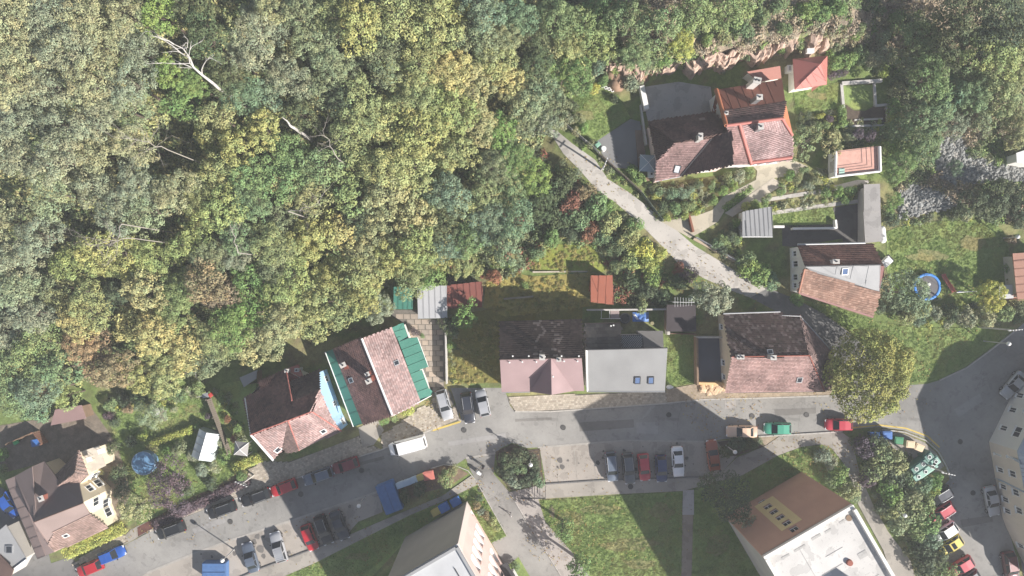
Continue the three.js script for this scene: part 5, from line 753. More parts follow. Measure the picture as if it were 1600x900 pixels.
{
  const p = G(320, 696, 1.6), o = thing('greenhouse', 'small greenhouse with whitish glass panes on the left lawn', 'greenhouse', [p[0], p[1], p[2]], -.28 + Math.PI / 2 * 0); const gl = M('milky glass', [.62, .68, .68], .25), w = 3.0, d = 4.2; const fr = []; for (const x of [-w / 2, w / 2]) for (const z of [-d / 2, d / 2]) fr.push(rod(V3(x, 0, z), V3(x, 1.5, z), .04)); fr.push(rod(V3(0, 2.3, -d / 2), V3(0, 2.3, d / 2), .05)); mesh('frame', merge(fr), mSteel, o);
  for (const s of [-1, 1]) for (let i = 0; i < 4; i++) { const z = -d / 2 + (i + .5) * d / 4, a = V3(0, 2.28, z - d / 8 + .03), b = V3(0, 2.28, z + d / 8 - .03), c = V3(s * w / 2, 1.5, z + d / 8 - .03), e = V3(s * w / 2, 1.5, z - d / 8 + .03); mesh('pane', slab([a, b, c, e], .02), gl, o); mesh('side_pane', box(.02, 1.45, d / 4 - .05, s * w / 2, .74, z), gl, o); mesh('glazing_bar', rod(V3(0, 2.31, z - d / 8), V3(s * w / 2, 1.53, z - d / 8), .03), mSteel, o); }
  for (const s of [-1, 1]) mesh('end_pane', polyGeo([[V3(-w / 2, 0, s * d / 2), V3(w / 2, 0, s * d / 2), V3(w / 2, 1.5, s * d / 2)], [V3(-w / 2, 0, s * d / 2), V3(w / 2, 1.5, s * d / 2), V3(-w / 2, 1.5, s * d / 2)], [V3(-w / 2, 1.5, s * d / 2), V3(w / 2, 1.5, s * d / 2), V3(0, 2.28, s * d / 2)]]), gl, o);
}
function pavilion(px, py, w, d, h, turn, m, label) { const p = G(px, py, h), o = thing('pavilion', label, 'pavilion', [p[0], p[1], p[2]], turn); const P = [[-1, -1], [1, -1], [1, 1], [-1, 1]]; for (const [x, z] of P) mesh('post', rod(V3(x * w * .44, 0, z * d * .44), V3(x * w * .44, h, z * d * .44), .05), mSteel, o); for (let i = 0; i < 4; i++) { const a = P[i], b = P[(i + 1) % 4]; mesh('roof_panel', slab([V3(a[0] * w / 2, h, a[1] * d / 2), V3(b[0] * w / 2, h, b[1] * d / 2), V3(0, h + .6, 0)], .04), m, o); mesh('ridge', rod(V3(a[0] * w / 2, h + .02, a[1] * d / 2), V3(0, h + .63, 0), .04), mFrame, o); } }
pavilion(377, 701, 2.0, 2.0, 2.2, -.1, M('grey canvas', [.32, .31, .3], .8), 'small square grey pavilion beside the garden fence'); pavilion(1012, 255, 2.3, 2.4, 2.2, -.05, M('pale blue canvas', [.3, .36, .4], .7), 'pale blue-grey pavilion between slate yard and west wing');
{
  const p = G(1449, 448, .8), o = thing('trampoline', 'round trampoline with blue rim pad on the sunny lawn', 'trampoline', [p[0], p[1], p[2]]); const bl = M('blue pad', [.06, .26, .70], .6), ring = new THREE.RingGeometry(1.62, 2.02, 44, 1); mesh('pad', (() => { const s = new THREE.Shape(); s.absarc(0, 0, 2.02, 0, 7); const h = new THREE.Path(); h.absarc(0, 0, 1.62, 0, 7); const g = new THREE.TorusGeometry(1.82, .2, 6, 44); g.scale(1, 1, .25); g.rotateX(Math.PI / 2); g.translate(0, .8, 0); return g; })(), bl, o);
  mesh('mat', cyl(1.64, 1.64, .02, 0, .76, 0, 44), M('trampoline mat', [.14, .135, .14], .8), o); for (let i = 0; i < 6; i++) { const a = i * Math.PI / 3, c = Math.cos(a) * 1.95, s = Math.sin(a) * 1.95; mesh('leg', rod(V3(c, 0, s), V3(c, .8, s), .03), mSteel, o); mesh('net_pole', rod(V3(c, .8, s), V3(c * 1.03, 2.5, s * 1.03), .03), mDarkMetal, o); } mesh('net_ring', new THREE.TorusGeometry(2.0, .02, 4, 44).rotateX(Math.PI / 2).translate(0, 2.5, 0), mDarkMetal, o);
  const c = thing('ball', 'small pale thing lying on the trampoline mat', 'toy', [p[0] + .25, p[1] + .78, p[2] - .35]); mesh('cloth', box(.45, .05, .4, 0, .03, 0, .4, .02), mFrame, c);
}
{
  const p = G(1483, 444, 1), o = thing('slide', 'red plastic garden slide right of the trampoline', 'slide', [p[0], p[1], p[2]], .28), m = M('red plastic', [.5, .03, .04], .4); const pts = [V3(0, .25, -1.55), V3(0, .3, -1.1), V3(.02, .75, -.2), V3(.05, 1.3, .7), V3(.05, 1.5, 1.2)]; mesh('chute', (() => { const g = []; for (let i = 0; i < pts.length - 1; i++) { const a = pts[i], b = pts[i + 1]; g.push(slab([V3(-.25, a.y, a.z), V3(.25, a.y, a.z), V3(.25, b.y, b.z), V3(-.25, b.y, b.z)], .04)); for (const s of [-1, 1]) g.push(rod(V3(s * .26, a.y + .1, a.z), V3(s * .26, b.y + .1, b.z), .07)); } return merge(g); })(), m, o); mesh('ladder', merge([rod(V3(-.22, 0, 1.7), V3(-.22, 1.55, 1.2), .03), rod(V3(.22, 0, 1.7), V3(.22, 1.55, 1.2), .03), ...[.3, .6, .9, 1.2].map(y => rod(V3(-.22, y, 1.7 - y * .32), V3(.22, y, 1.7 - y * .32), .025))]), mWood, o);
  const s = G(1510, 456, 1.9), w = thing('swing_frame', 'swing frame with pale crossbar between slide and lime tree', 'swing', [s[0], s[1], s[2]], .06); mesh('crossbar', rod(V3(-1.5, 2, 0), V3(1.5, 2, 0), .06), mFrame, w); for (const x of [-1.5, 1.5]) for (const z of [-.8, .8]) mesh('leg', rod(V3(x, 0, z), V3(x, 2, 0), .045), mWood, w); mesh('seat', box(.5, .04, .22, 0, .5, 0), M('swing seat', [.06, .07, .3], .6), w); mesh('rope', merge([rod(V3(-.23, .5, 0), V3(-.23, 2, 0), .012), rod(V3(.23, .5, 0), V3(.23, 2, 0), .012)]), mTrim, w);
}
{ const p = G(1387, 409, 1.2), o = thing('covered_trailer', 'small white trailer cart by the corner of white-walled house', 'trailer', [p[0], p[1], p[2]], .75); mesh('cargo_box', box(1.5, .7, 1.1, 0, .75, 0, 0, .05), mFrame, o); mesh('lid', box(1.3, .06, .9, -.1, 1.13, 0, 0, .02), mFrame, o); mesh('tailgate', box(.2, .5, 1.2, .9, .7, 0, 0, .04), mTrim, o); for (const s of [-1, 1]) { const t = cyl(.28, .28, .14, 0, -.07, 0, 14).rotateX(Math.PI / 2); const w = mesh('wheel', t, mTyre, o); w.position.set(0, .28, s * .62); } mesh('drawbar', rod(V3(-.7, .4, 0), V3(-1.5, .4, 0), .04), mSteel, o); }
{ const p = G(1381, 366, 1), o = thing('water_tank', 'white rounded water tank leaning on the long pale shed', 'tank', [p[0], p[1], p[2]], .1); mesh('tank_body', new THREE.CapsuleGeometry(.5, 1.6, 6, 14).rotateX(Math.PI / 2).translate(0, .55, 0), mFrame, o); mesh('fill_cap', cyl(.16, .16, .1, 0, 1.03, .3, 12), mSteel, o); for (const z of [-.6, .6]) mesh('cradle', box(.8, .25, .15, 0, .12, z), mWood, o); }
{ const p = G(1571, 456, 1.8), o = thing('garden_canopy', 'pale grey square canopy sheet next to the lime tree', 'canopy', [p[0], p[1], p[2]], .08); mesh('canopy_sheet', box(2.1, .05, 2.0, 0, 1.9, 0, 0, .02), M('pale canvas', [.55, .56, .57], .8), o); for (const x of [-1, 1]) for (const z of [-1, 1]) mesh('post', rod(V3(x * .95, 0, z * .9), V3(x * .95, 1.9, z * .9), .04), mSteel, o); }
{ // TV antenna on a mast over the shed
  const p = W(1062, 472, 8), o = thing('tv_antenna', 'thin TV antenna on a mast beside the shaded plot', 'antenna', [p[0], T(p[0], p[1]), p[1]]); mesh('mast', cyl(.06, .05, 8, 0, 0, 0, 8), mSteel, o); mesh('boom', rod(V3(-.9, 7.7, 0), V3(2.1, 7.7, .05), .03), mFrame, o); for (let i = 0; i < 7; i++) { const e = mesh('element', rod(V3(0, 7.72, -.7 + i * .03), V3(0, 7.72, .7 - i * .03), .02), mFrame, o); e.position.x = -.6 + i * .38; } }
{ const b = house('dark_flat_shed', 'shed with plain dark flat roof left of the pale tree', 'shed', { wall: mWood, inset: .1, walls: [[1043, 478, 2.4], [1086, 478, 2.4], [1087, 517, 2.3], [1042, 517, 2.3]], roofs: [{ pts: [[1042, 476, 2.5], [1087, 476, 2.5], [1088, 518, 2.4], [1041, 518, 2.4]], mat: M('dark felt', [.055, .045, .048], .9, { map: 'roofing' }) }] }); }
// back yard clutter
{
  const p = G(1000, 495), o = thing('blue_tarpaulin', 'crumpled blue tarpaulin with white corner in the cluttered back yard', 'tarpaulin', [p[0], p[1], p[2]]); const g = new THREE.PlaneGeometry(2.4, 1.4, 16, 10).rotateX(-Math.PI / 2), a = g.attributes.position, r = rng(3); for (let i = 0; i < a.count; i++) a.setY(i, .25 + .5 * fbm(a.getX(i) * 1.6 + 5, a.getZ(i) * 1.6, 3)); g.computeVertexNormals(); mesh('tarpaulin_sheet', g, M('blue tarp', [.09, .2, .5], .5), o); mesh('white_corner', (() => { const h = slab([V3(-1.3, .75, -.5), V3(-.9, .8, -.5), V3(-.3, .7, .35), V3(-.6, .7, .4)], .03); return h; })(), mFrame, o);
  const q = G(976, 497), c = thing('round_paddling_pool', 'dark round tub standing in the cluttered back yard', 'tub', [q[0], q[1], q[2]]); mesh('tub_wall', new THREE.TorusGeometry(.7, .12, 8, 26).rotateX(Math.PI / 2).translate(0, .35, 0), M('dark tub', [.1, .1, .105], .6), c); mesh('tub_base', cyl(.7, .7, .3, 0, 0, 0, 26), mTrim, c);
  const u = G(955, 491), s = thing('storage_rack', 'white framed rack of junk in the back yard corner', 'rack', [u[0], u[1], u[2]]); mesh('shelf', box(1.3, .05, 1.4, .4, .9, 0, 0, .01), M('reddish shelf', [.3, .24, .23], .9), s); mesh('rack_frame', merge([[-1.6, -.6], [1.2, -.6], [1.2, .6], [-1.6, .6]].map(([x, z]) => rod(V3(x, 0, z), V3(x, 1, z), .04)).concat([rod(V3(-1.6, 1, -.6), V3(1.2, 1, -.6), .04), rod(V3(-1.6, 1, .6), V3(1.2, 1, .6), .04), rod(V3(-1.6, 1, -.6), V3(-1.6, 1, .6), .04), rod(V3(-.4, 1, -.6), V3(-.4, 1, .6), .04)])), mFrame, s);
  const v = G(1018, 505), w = thing('garden_stool', 'small yellowish round stool in the shaded back yard', 'stool', [v[0], v[1], v[2]]); mesh('seat', cyl(.28, .28, .06, 0, .5, 0, 16), M('straw', [.3, .27, .15], .9), w); for (let i = 0; i < 3; i++) mesh('leg', rod(V3(.2 * Math.cos(i * 2.1), 0, .2 * Math.sin(i * 2.1)), V3(.15 * Math.cos(i * 2.1), .5, .15 * Math.sin(i * 2.1)), .025), mWood, w);
  const k = G(1045, 604), bag = thing('white_sack', 'white sack standing by the corner of the grey-roofed house', 'sack', [k[0], .08, k[2]]); mesh('sack_body', new THREE.SphereGeometry(.42, 14, 10).scale(1.2, .8, .8).translate(0, .3, 0), mFrame, bag); mesh('sack_tie', cyl(.1, .16, .15, .4, .4, 0, 8), mFrame, bag);
}
// terrace furniture on the far left
function gardenTable(px, py, h, label, turn, w = 1.1, d = .7) { const p = W(px, py, h), o = thing('garden_table', label, 'table', [p[0], h - .74, p[1]], turn); mesh('tabletop', box(w, .05, d, 0, .72, 0, 0, .02), mFrame, o); for (const x of [-1, 1]) for (const z of [-1, 1]) mesh('leg', rod(V3(x * w * .42, 0, z * d * .4), V3(x * w * .42, .72, z * d * .4), .03), mFrame, o); }
gardenTable(158, 705, 3.66, 'white table on the upper right of the pale roof terrace', .3);
gardenTable(139, 718, 3.66, 'dark low table on the left of the pale roof terrace', .3, .8, .7);
// fences: the long grey-brown board fence between the two gardens, board by board
function boardFence(a, b, h, m, label, step = .3, w = .26) { const A = G(...a), B = G(...b), l = Math.hypot(B[0] - A[0], B[2] - A[2]), n = Math.max(2, Math.round(l / step)), ang = -Math.atan2(B[2] - A[2], B[0] - A[0]), o = thing('board_fence', label, 'fence', A, ang), geo = uvm(box(w, h, .04, 0, h / 2, 0)), rl = []; for (let i = 0; i < n; i++) { const t = (i + .5) / n, x = t * l, wx = lerp(A[0], B[0], t), wz = lerp(A[2], B[2], t), bd = mesh('board', geo, m, o); bd.position.set(x, T(wx, wz) - A[1] + .02 * (i % 3), 0); } const dy = B[1] - A[1]; for (const y of [.3, h - .2]) mesh('rail', rod(V3(0, y, .06), V3(l, y + dy, .06), .04, .04, 5), m, o); for (let i = 0; i <= Math.round(l / 2.5); i++) { const t = i / Math.round(l / 2.5), pp = mesh('post', uvm(box(.12, h + .15, .12, 0, (h + .15) / 2, .12)), m, o); pp.position.set(t * l, T(lerp(A[0], B[0], t), lerp(A[2], B[2], t)) - A[1], 0); } return o; }
const mFence = M('grey fence boards', [.24, .2, .165], .9, { map: 'grain' });
boardFence([330, 622], [362, 706], 1.5, mFence, 'weathered board fence between the two gardens left of the blue-walled house');
boardFence([872, 187], [936, 240], 1.1, M('pale fence boards', [.4, .4, .37], .9, { map: 'grain' }), 'thin pale fence at the upper edge of the lane by the lawn');
boardFence([936, 242], [1000, 300], 1.3, mFence, 'dark board fence along the slate yard above the lane');
boardFence([1000, 300], [1034, 345], 1.2, M('green fence boards', [.16, .2, .15], .9, { map: 'grain' }), 'green-grey fence between lane and flower beds');
boardFence([1086, 371], [1152, 410], 1.1, mSteel, 'steel fence on the wall between lane and small gardens');
boardFence([1042, 520], [1084, 521], 1.3, mWood, 'brown board fence above the small green yard');
boardFence([20, 690], [62, 672], 1.4, mWood, 'short board fence in the yard of the yellow house', .3);
boardFence([62, 672], [76, 690], 1.6, M('red brown boards', [.3, .16, .11], .9, { map: 'grain' }), 'reddish board stair rail beside the mauve-roofed shed');
// rocks and bits in gardens
{ const p = G(55, 692, .8), o = thing('blue_crate', 'blue plastic crate in the shaded yard at the left', 'crate', [p[0], p[1] + .04, p[2]], .2); mesh('crate_body', box(1.2, .7, 1.0, 0, .35, 0, 0, .04), bb, o); mesh('lid', box(1.25, .08, 1.05, 0, .74, 0, 0, .03), bb, o); const q = G(29, 690), w = thing('green_wheelbarrow', 'small green wheelbarrow at the yard edge on the left', 'wheelbarrow', [q[0], q[1] + .04, q[2]], .5); mesh('tray', (() => { const g = box(.8, .3, .55, 0, .45, 0, 0, .06); return g; })(), plast('bright green', [.05, .45, .16]), w); const t = cyl(.17, .17, .07, 0, -.035, 0, 12).rotateX(Math.PI / 2); const wh = mesh('wheel', t, mTyre, w); wh.position.set(.5, .17, 0); for (const s of [-1, 1]) mesh('handle', rod(V3(-.9, .5, s * .25), V3(.4, .25, s * .22), .025), mWood, w); }
{ // round wheels of stone in the grass
  for (let i = 0; i < 4; i++) { const p = G(941 + i * 5.2, 135 + i * 2.2), o = thing('concrete_ring', ['leftmost', 'second', 'third', 'rightmost'][i] + ' of four small white rings in a row on the grass', 'ring', [p[0], p[1] + .02, p[2]], 0, 'row of four white rings'); mesh('ring_body', new THREE.TorusGeometry(.2, .07, 6, 16).rotateX(Math.PI / 2).translate(0, .08, 0), mFrame, o); mesh('ring_soil', cyl(.16, .16, .06, 0, .02, 0, 12), mSoil, o); } }
function planter(px, py, m, label, cat = 'planter', s = 1) { const p = G(px, py), o = thing('plant_pot', label, cat, [p[0], p[1] + .05, p[2]]); mesh('pot', cyl(.28 * s, .36 * s, .6 * s, 0, 0, 0, 14), m, o); mesh('pot_soil', cyl(.32 * s, .32 * s, .04, 0, .57 * s, 0, 12), mSoil, o); }
bin(934, 226, .7, plast('mint', [.25, .45, .33]), 'mint green bin by the fence of slate yard', .6); 
{ const p = G(942, 234), o = thing('rain_barrel', 'white round barrel by the fence of the slate yard', 'barrel', [p[0], p[1] + .05, p[2]]); mesh('barrel_body', new THREE.CylinderGeometry(.36, .36, .9, 18).translate(0, .45, 0), mFrame, o); mesh('barrel_lid', cyl(.38, .34, .08, 0, .9, 0, 18), mFrame, o); }
{ const p = G(1235, 107, 1), o = thing('white_boiler', 'white metal box unit beside the red hipped outbuilding', 'box', [p[0], p[1], p[2]]); mesh('casing', box(.9, 1.1, 1.0, 0, .55, 0, 0, .04), mFrame, o); mesh('vent_grille', box(.5, .03, .6, 0, 1.12, 0), mSteel, o); }
{ const p = G(1016, 279, .8), o = thing('garden_bench', 'dark patterned bench at the corner of west wing', 'bench', [p[0], p[1], p[2]], .25); mesh('seat', box(1.3, .07, .45, 0, .45, 0, 0, .02), mWood, o); mesh('backrest', box(1.3, .4, .06, 0, .75, -.22, 0, .02), mWood, o); for (const x of [-.55, .55]) mesh('leg', box(.08, .45, .4, x, .22, 0), mDarkMetal, o); }
{ const p = G(1018, 272, 1), o = thing('rain_tank', 'white tank cube below the pale pavilion', 'tank', [p[0], p[1], p[2]]); mesh('tank_body', box(1.0, 1.0, 1.0, 0, .6, 0, 0, .08), mFrame, o); mesh('pallet', box(1.1, .12, 1.1, 0, .06, 0), mWood, o); mesh('fill_cap', cyl(.14, .14, .08, 0, 1.1, 0, 12), mTrim, o); }
{ const p = G(327, 616), o = thing('garden_cart', 'red and grey garden cart at the upper lawn corner', 'cart', [p[0], p[1] + .04, p[2]], .2); mesh('tray', box(.9, .3, .7, -.35, .5, 0, 0, .04), mSteel, o); mesh('red_lid', box(.7, .12, .6, .5, .6, .1, .5, .05), plast('cart red', [.5, .06, .05]), o); for (const s of [-1, 1]) { const w = mesh('wheel', cyl(.2, .2, .08, 0, -.04, 0, 12).rotateX(Math.PI / 2), mTyre, o); w.position.set(-.3, .2, s * .4); } mesh('handle', rod(V3(-.8, .55, 0), V3(-1.5, .9, 0), .03), mSteel, o); }
{ const p = G(253, 640), o = thing('garden_parasol', 'closed white parasol table beside the stone patch on the left lawn', 'parasol', [p[0], p[1] + .04, p[2]]); mesh('canopy', new THREE.ConeGeometry(.6, .35, 10).translate(0, 1.9, 0), mFrame, o); mesh('pole', cyl(.03, .03, 1.8, 0, 0, 0, 8), mSteel, o); mesh('base', cyl(.3, .25, .08, 0, 0, 0, 12), mCap, o); }
patch('patio', [[250, 642], [260, 640], [261, 658], [248, 658]], mPave, .06);

// ---------------------------------------------------------------- trees, shrubs, hedges
// leaves: folded little blades on clumps that make up a crown; colours vary by clump and leaf
function leafSoup(seed, clumps, o) {                       // clumps: [x, y, z, r, tint]
  const r = rng(seed), p = [], c = [], n = V3(), t = V3(), b = V3();
  for (const [cx, cy, cz, cr, tint] of clumps) {
    const k = Math.max(6, Math.round(o.per * cr * cr)), hue = (r() - .5) * .18;
    for (let i = 0; i < k; i++) {
      const a = r() * 6.2832, u = o.flat ? r() * 2 - 1 : 1 - 1.55 * Math.pow(r(), 1.25), s = Math.sqrt(Math.max(0, 1 - u * u)), rr = cr * (.62 + .42 * Math.pow(r(), .5)), dx = s * Math.cos(a), dz = s * Math.sin(a);
      n.set(dx + (r() - .5) * 1.0, u + .35 + (r() - .5) * .8, dz + (r() - .5) * 1.0).normalize(); t.set(r() - .5, r() - .5, r() - .5).cross(n).normalize(); b.crossVectors(n, t);
      const L0 = o.leaf * (.7 + r() * .6), w = L0 * (o.narrow || .42), x = cx + dx * rr, y = cy + u * rr * (o.sq || .85), z = cz + dz * rr, f = w * .35;
      const A = [x - t.x * L0 / 2, y - t.y * L0 / 2, z - t.z * L0 / 2], C = [x + t.x * L0 / 2, y + t.y * L0 / 2, z + t.z * L0 / 2], B = [x + b.x * w + n.x * f, y + b.y * w + n.y * f, z + b.z * w + n.z * f], D = [x - b.x * w + n.x * f, y - b.y * w + n.y * f, z - b.z * w + n.z * f];
      p.push(...A, ...C, ...B, ...A, ...D, ...C);
      const v = tint * (.72 + r() * .56), h = hue + (r() - .5) * .16, col = [v * (1 + h), v, v * (1 - h * .5)]; for (let q = 0; q < 6; q++) c.push(...col);
    }
  }
  const g = new THREE.BufferGeometry(); g.setAttribute('position', new THREE.Float32BufferAttribute(p, 3)); g.setAttribute('color', new THREE.Float32BufferAttribute(c, 3)); g.computeVertexNormals(); return g;
}
// a broad crown of radius R about its centre, uneven outline, gaps between its clumps
function broadCrown(seed, R, flatness = .62, nC = 58, cl = [.55, 1.05], pack = .76) {
  const r = rng(seed), out = [], ph = [r() * 9, r() * 9, r() * 9];
  const lobe = a => pack < .65 ? .93 + .05 * Math.sin(a * 3 + ph[0]) + .04 * Math.sin(a * 5 + ph[1]) : .82 + .16 * Math.sin(a * 2 + ph[0]) + .1 * Math.sin(a * 3 + ph[1]) + .07 * Math.sin(a * 5 + ph[2]);
  let tries = 0;
  while (out.length < nC && tries++ < 4000) {
    const a = r() * 6.2832, q = Math.sqrt(r()) * .98, rad = q * R * lobe(a), top = Math.sqrt(Math.max(0, 1 - q * q)), x = Math.cos(a) * rad, z = Math.sin(a) * rad, y = R * flatness * (top * (.55 + .45 * r()) - .25 + (r() - .5) * .42), cr = lerp(cl[0], cl[1], r()) * (.8 + .3 * top) * R / 4.2;
    if (out.some(c => Math.hypot(c[0] - x, (c[1] - y) * 1.1, c[2] - z) < (c[3] + cr) * .62)) continue;
    out.push([x, y, z, cr, .82 + r() * .36]);
  }
  return out;
}
function limbs(seed, clumps, hh) {                         // trunk up to the crown and limbs out to its clumps
  const r = rng(seed), g = [], kx = (r() - .5) * .4, kz = (r() - .5) * .4, fork = V3(kx, -hh * .3, kz);
  g.push(rod(V3(0, -hh, 0), fork, .24, .16, 8));
  for (const c of clumps.filter((_, i) => i % 4 === 0)) { const e = V3(c[0] * .85, c[1] - .1, c[2] * .85), m = fork.clone().lerp(e, .5).add(V3((r() - .5) * .5, .35, (r() - .5) * .5)); g.push(rod(fork, m, .1, .06, 5), rod(m, e, .06, .02, 4)); }
  return merge(g);
}
const KINDS = {};
function treeKind(key, seed, n, fn) { KINDS[key] = []; for (let i = 0; i < n; i++) KINDS[key].push(fn(seed + i * 17)); }
treeKind('broad', 101, 8, s => { const q = rng(s), big = q(), c = broadCrown(s, 4.2, .7 + q() * .25, 40 + (1 - big) * 26 | 0, [.4 + big * .2, .8 + big * .4]), lf = .2 + q() * .13; return { R: 4.2, hc: 8.2, crown: leafSoup(s + 1, c, { per: 9.2 / lf / lf, leaf: lf, narrow: .34 + q() * .14 }), trunk: limbs(s + 2, c, 8.2) }; });
treeKind('fine', 211, 5, s => { const c = broadCrown(s, 4.2, .7, 60, [.5, .85]); return { R: 4.2, hc: 8.0, crown: leafSoup(s + 1, c, { per: 165, leaf: .22, narrow: .36, sq: .7 }), trunk: limbs(s + 2, c, 8) }; });
treeKind('shrub', 311, 4, s => { const c = broadCrown(s, 1.6, .62, 22, [1.1, 1.7]); return { R: 1.6, hc: 1.1, crown: leafSoup(s + 1, c, { per: 210, leaf: .22 }), trunk: limbs(s + 2, c, 1.1) }; });
treeKind('open', 411, 3, s => { const c = broadCrown(s, 3.2, .75, 34, [.5, .8]); return { R: 3.2, hc: 5.5, crown: leafSoup(s + 1, c, { per: 105, leaf: .28 }), trunk: limbs(s + 2, c, 5.5) }; });
treeKind('young', 711, 3, s => { const c = broadCrown(s, 1.8, .8, 30, [.8, 1.25], .66); return { R: 1.8, hc: 3.4, crown: leafSoup(s + 1, c, { per: 170, leaf: .22 }), trunk: limbs(s + 2, c, 3.4) }; });
treeKind('cone', 511, 2, s => { const r = rng(s), c = []; for (let k = 0; k < 7; k++) { const y = k * .55 - 1.6, R = 1.9 * (1 - k / 7.2); const n = Math.max(1, Math.round(R * 6)); for (let i = 0; i < n; i++) { const a = i / n * 6.28 + k; c.push([Math.cos(a) * R * .8, y + (r() - .5) * .2, Math.sin(a) * R * .8, .5 - k * .03, .8 + r() * .35]); } } return { R: 1.9, hc: 2.2, crown: leafSoup(s + 1, c, { per: 230, leaf: .2, narrow: .3 }), trunk: limbs(s + 2, c, 2.2) }; });
const LEAF = {   // leaf colours; dark green also puts shade into wood gaps and shaded trees
  a: ['grey-olive', [.31, .335, .205]], b: ['mid-green', [.20, .275, .12]], c: ['yellow-green', [.31, .34, .138]], d: ['golden-yellow', [.395, .385, .18]], e: ['rust-brown', [.31, .23, .14]],
  f: ['dark green', [.10, .13, .065]], g: ['fresh green', [.20, .30, .09]], h: ['blue-green', [.185, .26, .16]], w: ['silvery green', [.30, .335, .22]], q: ['olive-yellow', [.27, .295, .09]], p: ['purple-leaved', [.135, .095, .11]], y: ['lime-yellow', [.40, .43, .11]], o: ['olive', [.245, .272, .135]], r: ['reddish', [.28, .12, .075]],
};
const leafM = {}, barkM = M('bark', [.11, .085, .065], .95, { map: 'grain' });
const leafMat = (k, v = 0) => leafM[k + v] ||= (() => { const m = new THREE.MeshStandardMaterial({ vertexColors: true, roughness: .75, side: THREE.DoubleSide }), t = [[1, 1, 1], [.84, .9, .95], [1.14, 1.08, .95], [.92, 1.02, .9]][v], c = LEAF[k][1]; m.color.setRGB(c[0] * t[0], c[1] * t[1], c[2] * t[2]); m.name = LEAF[k][0] + ' leaves'; return m; })();
let treeNo = 0;
function tree(px, py, Rpx, sp, kind, label, cat, name, group, low) {
  const v = KINDS[kind], k = v[(treeNo * 7 + Math.round(px)) % v.length]; treeNo++;
  let y = 6, p; const r = rng(Math.round(px * 31 + py * 17)); let s = 1, hc = k.hc;
  for (let i = 0; i < 6; i++) { p = W(px, py, y); const R = Rpx / S * (H - y) / H; s = R / k.R; hc = k.hc * Math.pow(s, .6) * (low || 1) * (kind === 'shrub' ? 1 : .78 + .5 * hash(Math.round(px), Math.round(py))); y = T(p[0], p[1]) + hc; }
  const o = thing(name, label, cat, [p[0], y - hc, p[1]], 0, group), ry = r() * 6.28, sy = s * (kind === 'broad' || kind === 'fine' ? .9 : 1);
  const cr = mesh('crown', k.crown, leafMat(sp, hash(Math.round(px), Math.round(py), 5) * 4 | 0), o); cr.position.y = hc; cr.rotation.y = ry; cr.scale.set(s * (.94 + r() * .12), sy, s * (.94 + r() * .12));
  const tk = mesh('trunk', k.trunk, barkM, o); tk.position.y = hc; tk.rotation.y = ry; tk.scale.set(s, hc / k.hc, s);
  return o;
}
// landmarks that a label can point from
const MARKS = [[290, 92, 'the fallen bare white tree'], [450, 190, 'the broken white snag'], [515, 225, 'the bare grey branches'], [235, 232, 'the pale dead limbs'], [345, 460, 'the brown tree'], [150, 562, 'the rust-coloured tree'], [628, 466, 'the small green shed'], [590, 580, 'the green-eaved house'], [450, 640, 'the blue-walled house'], [120, 645, 'the mauve shed roof'], [224, 724, 'the round blue pool'], [880, 235, 'the pale lane top'], [1120, 215, 'the large red-roofed house'], [1266, 112, 'the red outbuilding'], [1345, 150, 'the walled lawn bed'], [1340, 252, 'the pink terrace'], [1310, 440, 'the white-walled house'], [1362, 335, 'the long pale shed'], [1449, 448, 'the trampoline'], [1355, 585, 'the big round tree'], [1452, 725, 'the glass containers'], [1480, 830, 'the slanted cars'], [1210, 790, 'the brown-gabled block'], [845, 555, 'the rose-roofed house'], [940, 452, 'the rust red shed'], [725, 462, 'the dull red shed'], [810, 730, 'the round shrub bed'], [1060, 290, 'the garden path'], [985, 110, 'the rock face'], [1215, 550, 'the mossy-roofed house'], [1445, 315, 'the scree patch']];
MARKS.push([0, 0, 'the upper left photo corner'], [0, 330, 'the left photo edge at mid-height'], [400, 0, 'the top edge left of centre'], [700, 0, 'the top edge near the middle'], [1050, 0, 'the top edge right of centre'], [1600, 0, 'the upper right photo corner'], [1600, 200, 'the right photo edge in the wood'], [766, 160, 'the tip of the overgrown plot'], [215, 400, 'the yellow-green clump at left centre'], [620, 340, 'the golden clump in mid-wood']);
const DIRS = ['right of', 'below right of', 'below', 'below left of', 'left of', 'above left of', 'above', 'above right of'], used = new Set();
const FAR = d => d < 14 ? 'close' : d < 26 ? 'just' : d < 42 ? 'a little' : d < 62 ? 'some way' : d < 90 ? 'well' : d < 130 ? 'far' : 'very far';
function where(px, py, head) {
  const c = MARKS.map(m => [Math.hypot(px - m[0], py - m[1]), m]).sort((a, b) => a[0] - b[0]);
  for (const sub of ['', 'taller ', 'wider ', 'ragged ', 'compact ']) for (const [d, m] of c.slice(0, 9)) { const k = (Math.round(Math.atan2(py - m[1], px - m[0]) / (Math.PI / 4)) + 8) % 8, s = `${sub}${head} ${FAR(d)} ${DIRS[k]} ${m[2]}`; if (!used.has(s)) { used.add(s); return s; } }
  return head;
}
const size = R => R > 46 ? 'large' : R > 30 ? 'medium' : 'small';
function wood(px, py, R, sp, kind = 'broad', low) { tree(px, py, R, sp, kind, where(px, py, `${size(R)} ${LEAF[sp][0]} ${kind === 'fine' ? 'feathery ' : ''}tree`), 'tree', 'tree', 'trees of the wood and gardens', low); }
function bush(px, py, R, sp, kind = 'shrub') { tree(px, py, R, sp, kind, where(px, py, `${R > 18 ? 'large' : R > 10 ? 'medium' : 'small'} ${LEAF[sp][0]} shrub`), 'shrub', 'shrub', 'shrubs of gardens and verges'); }
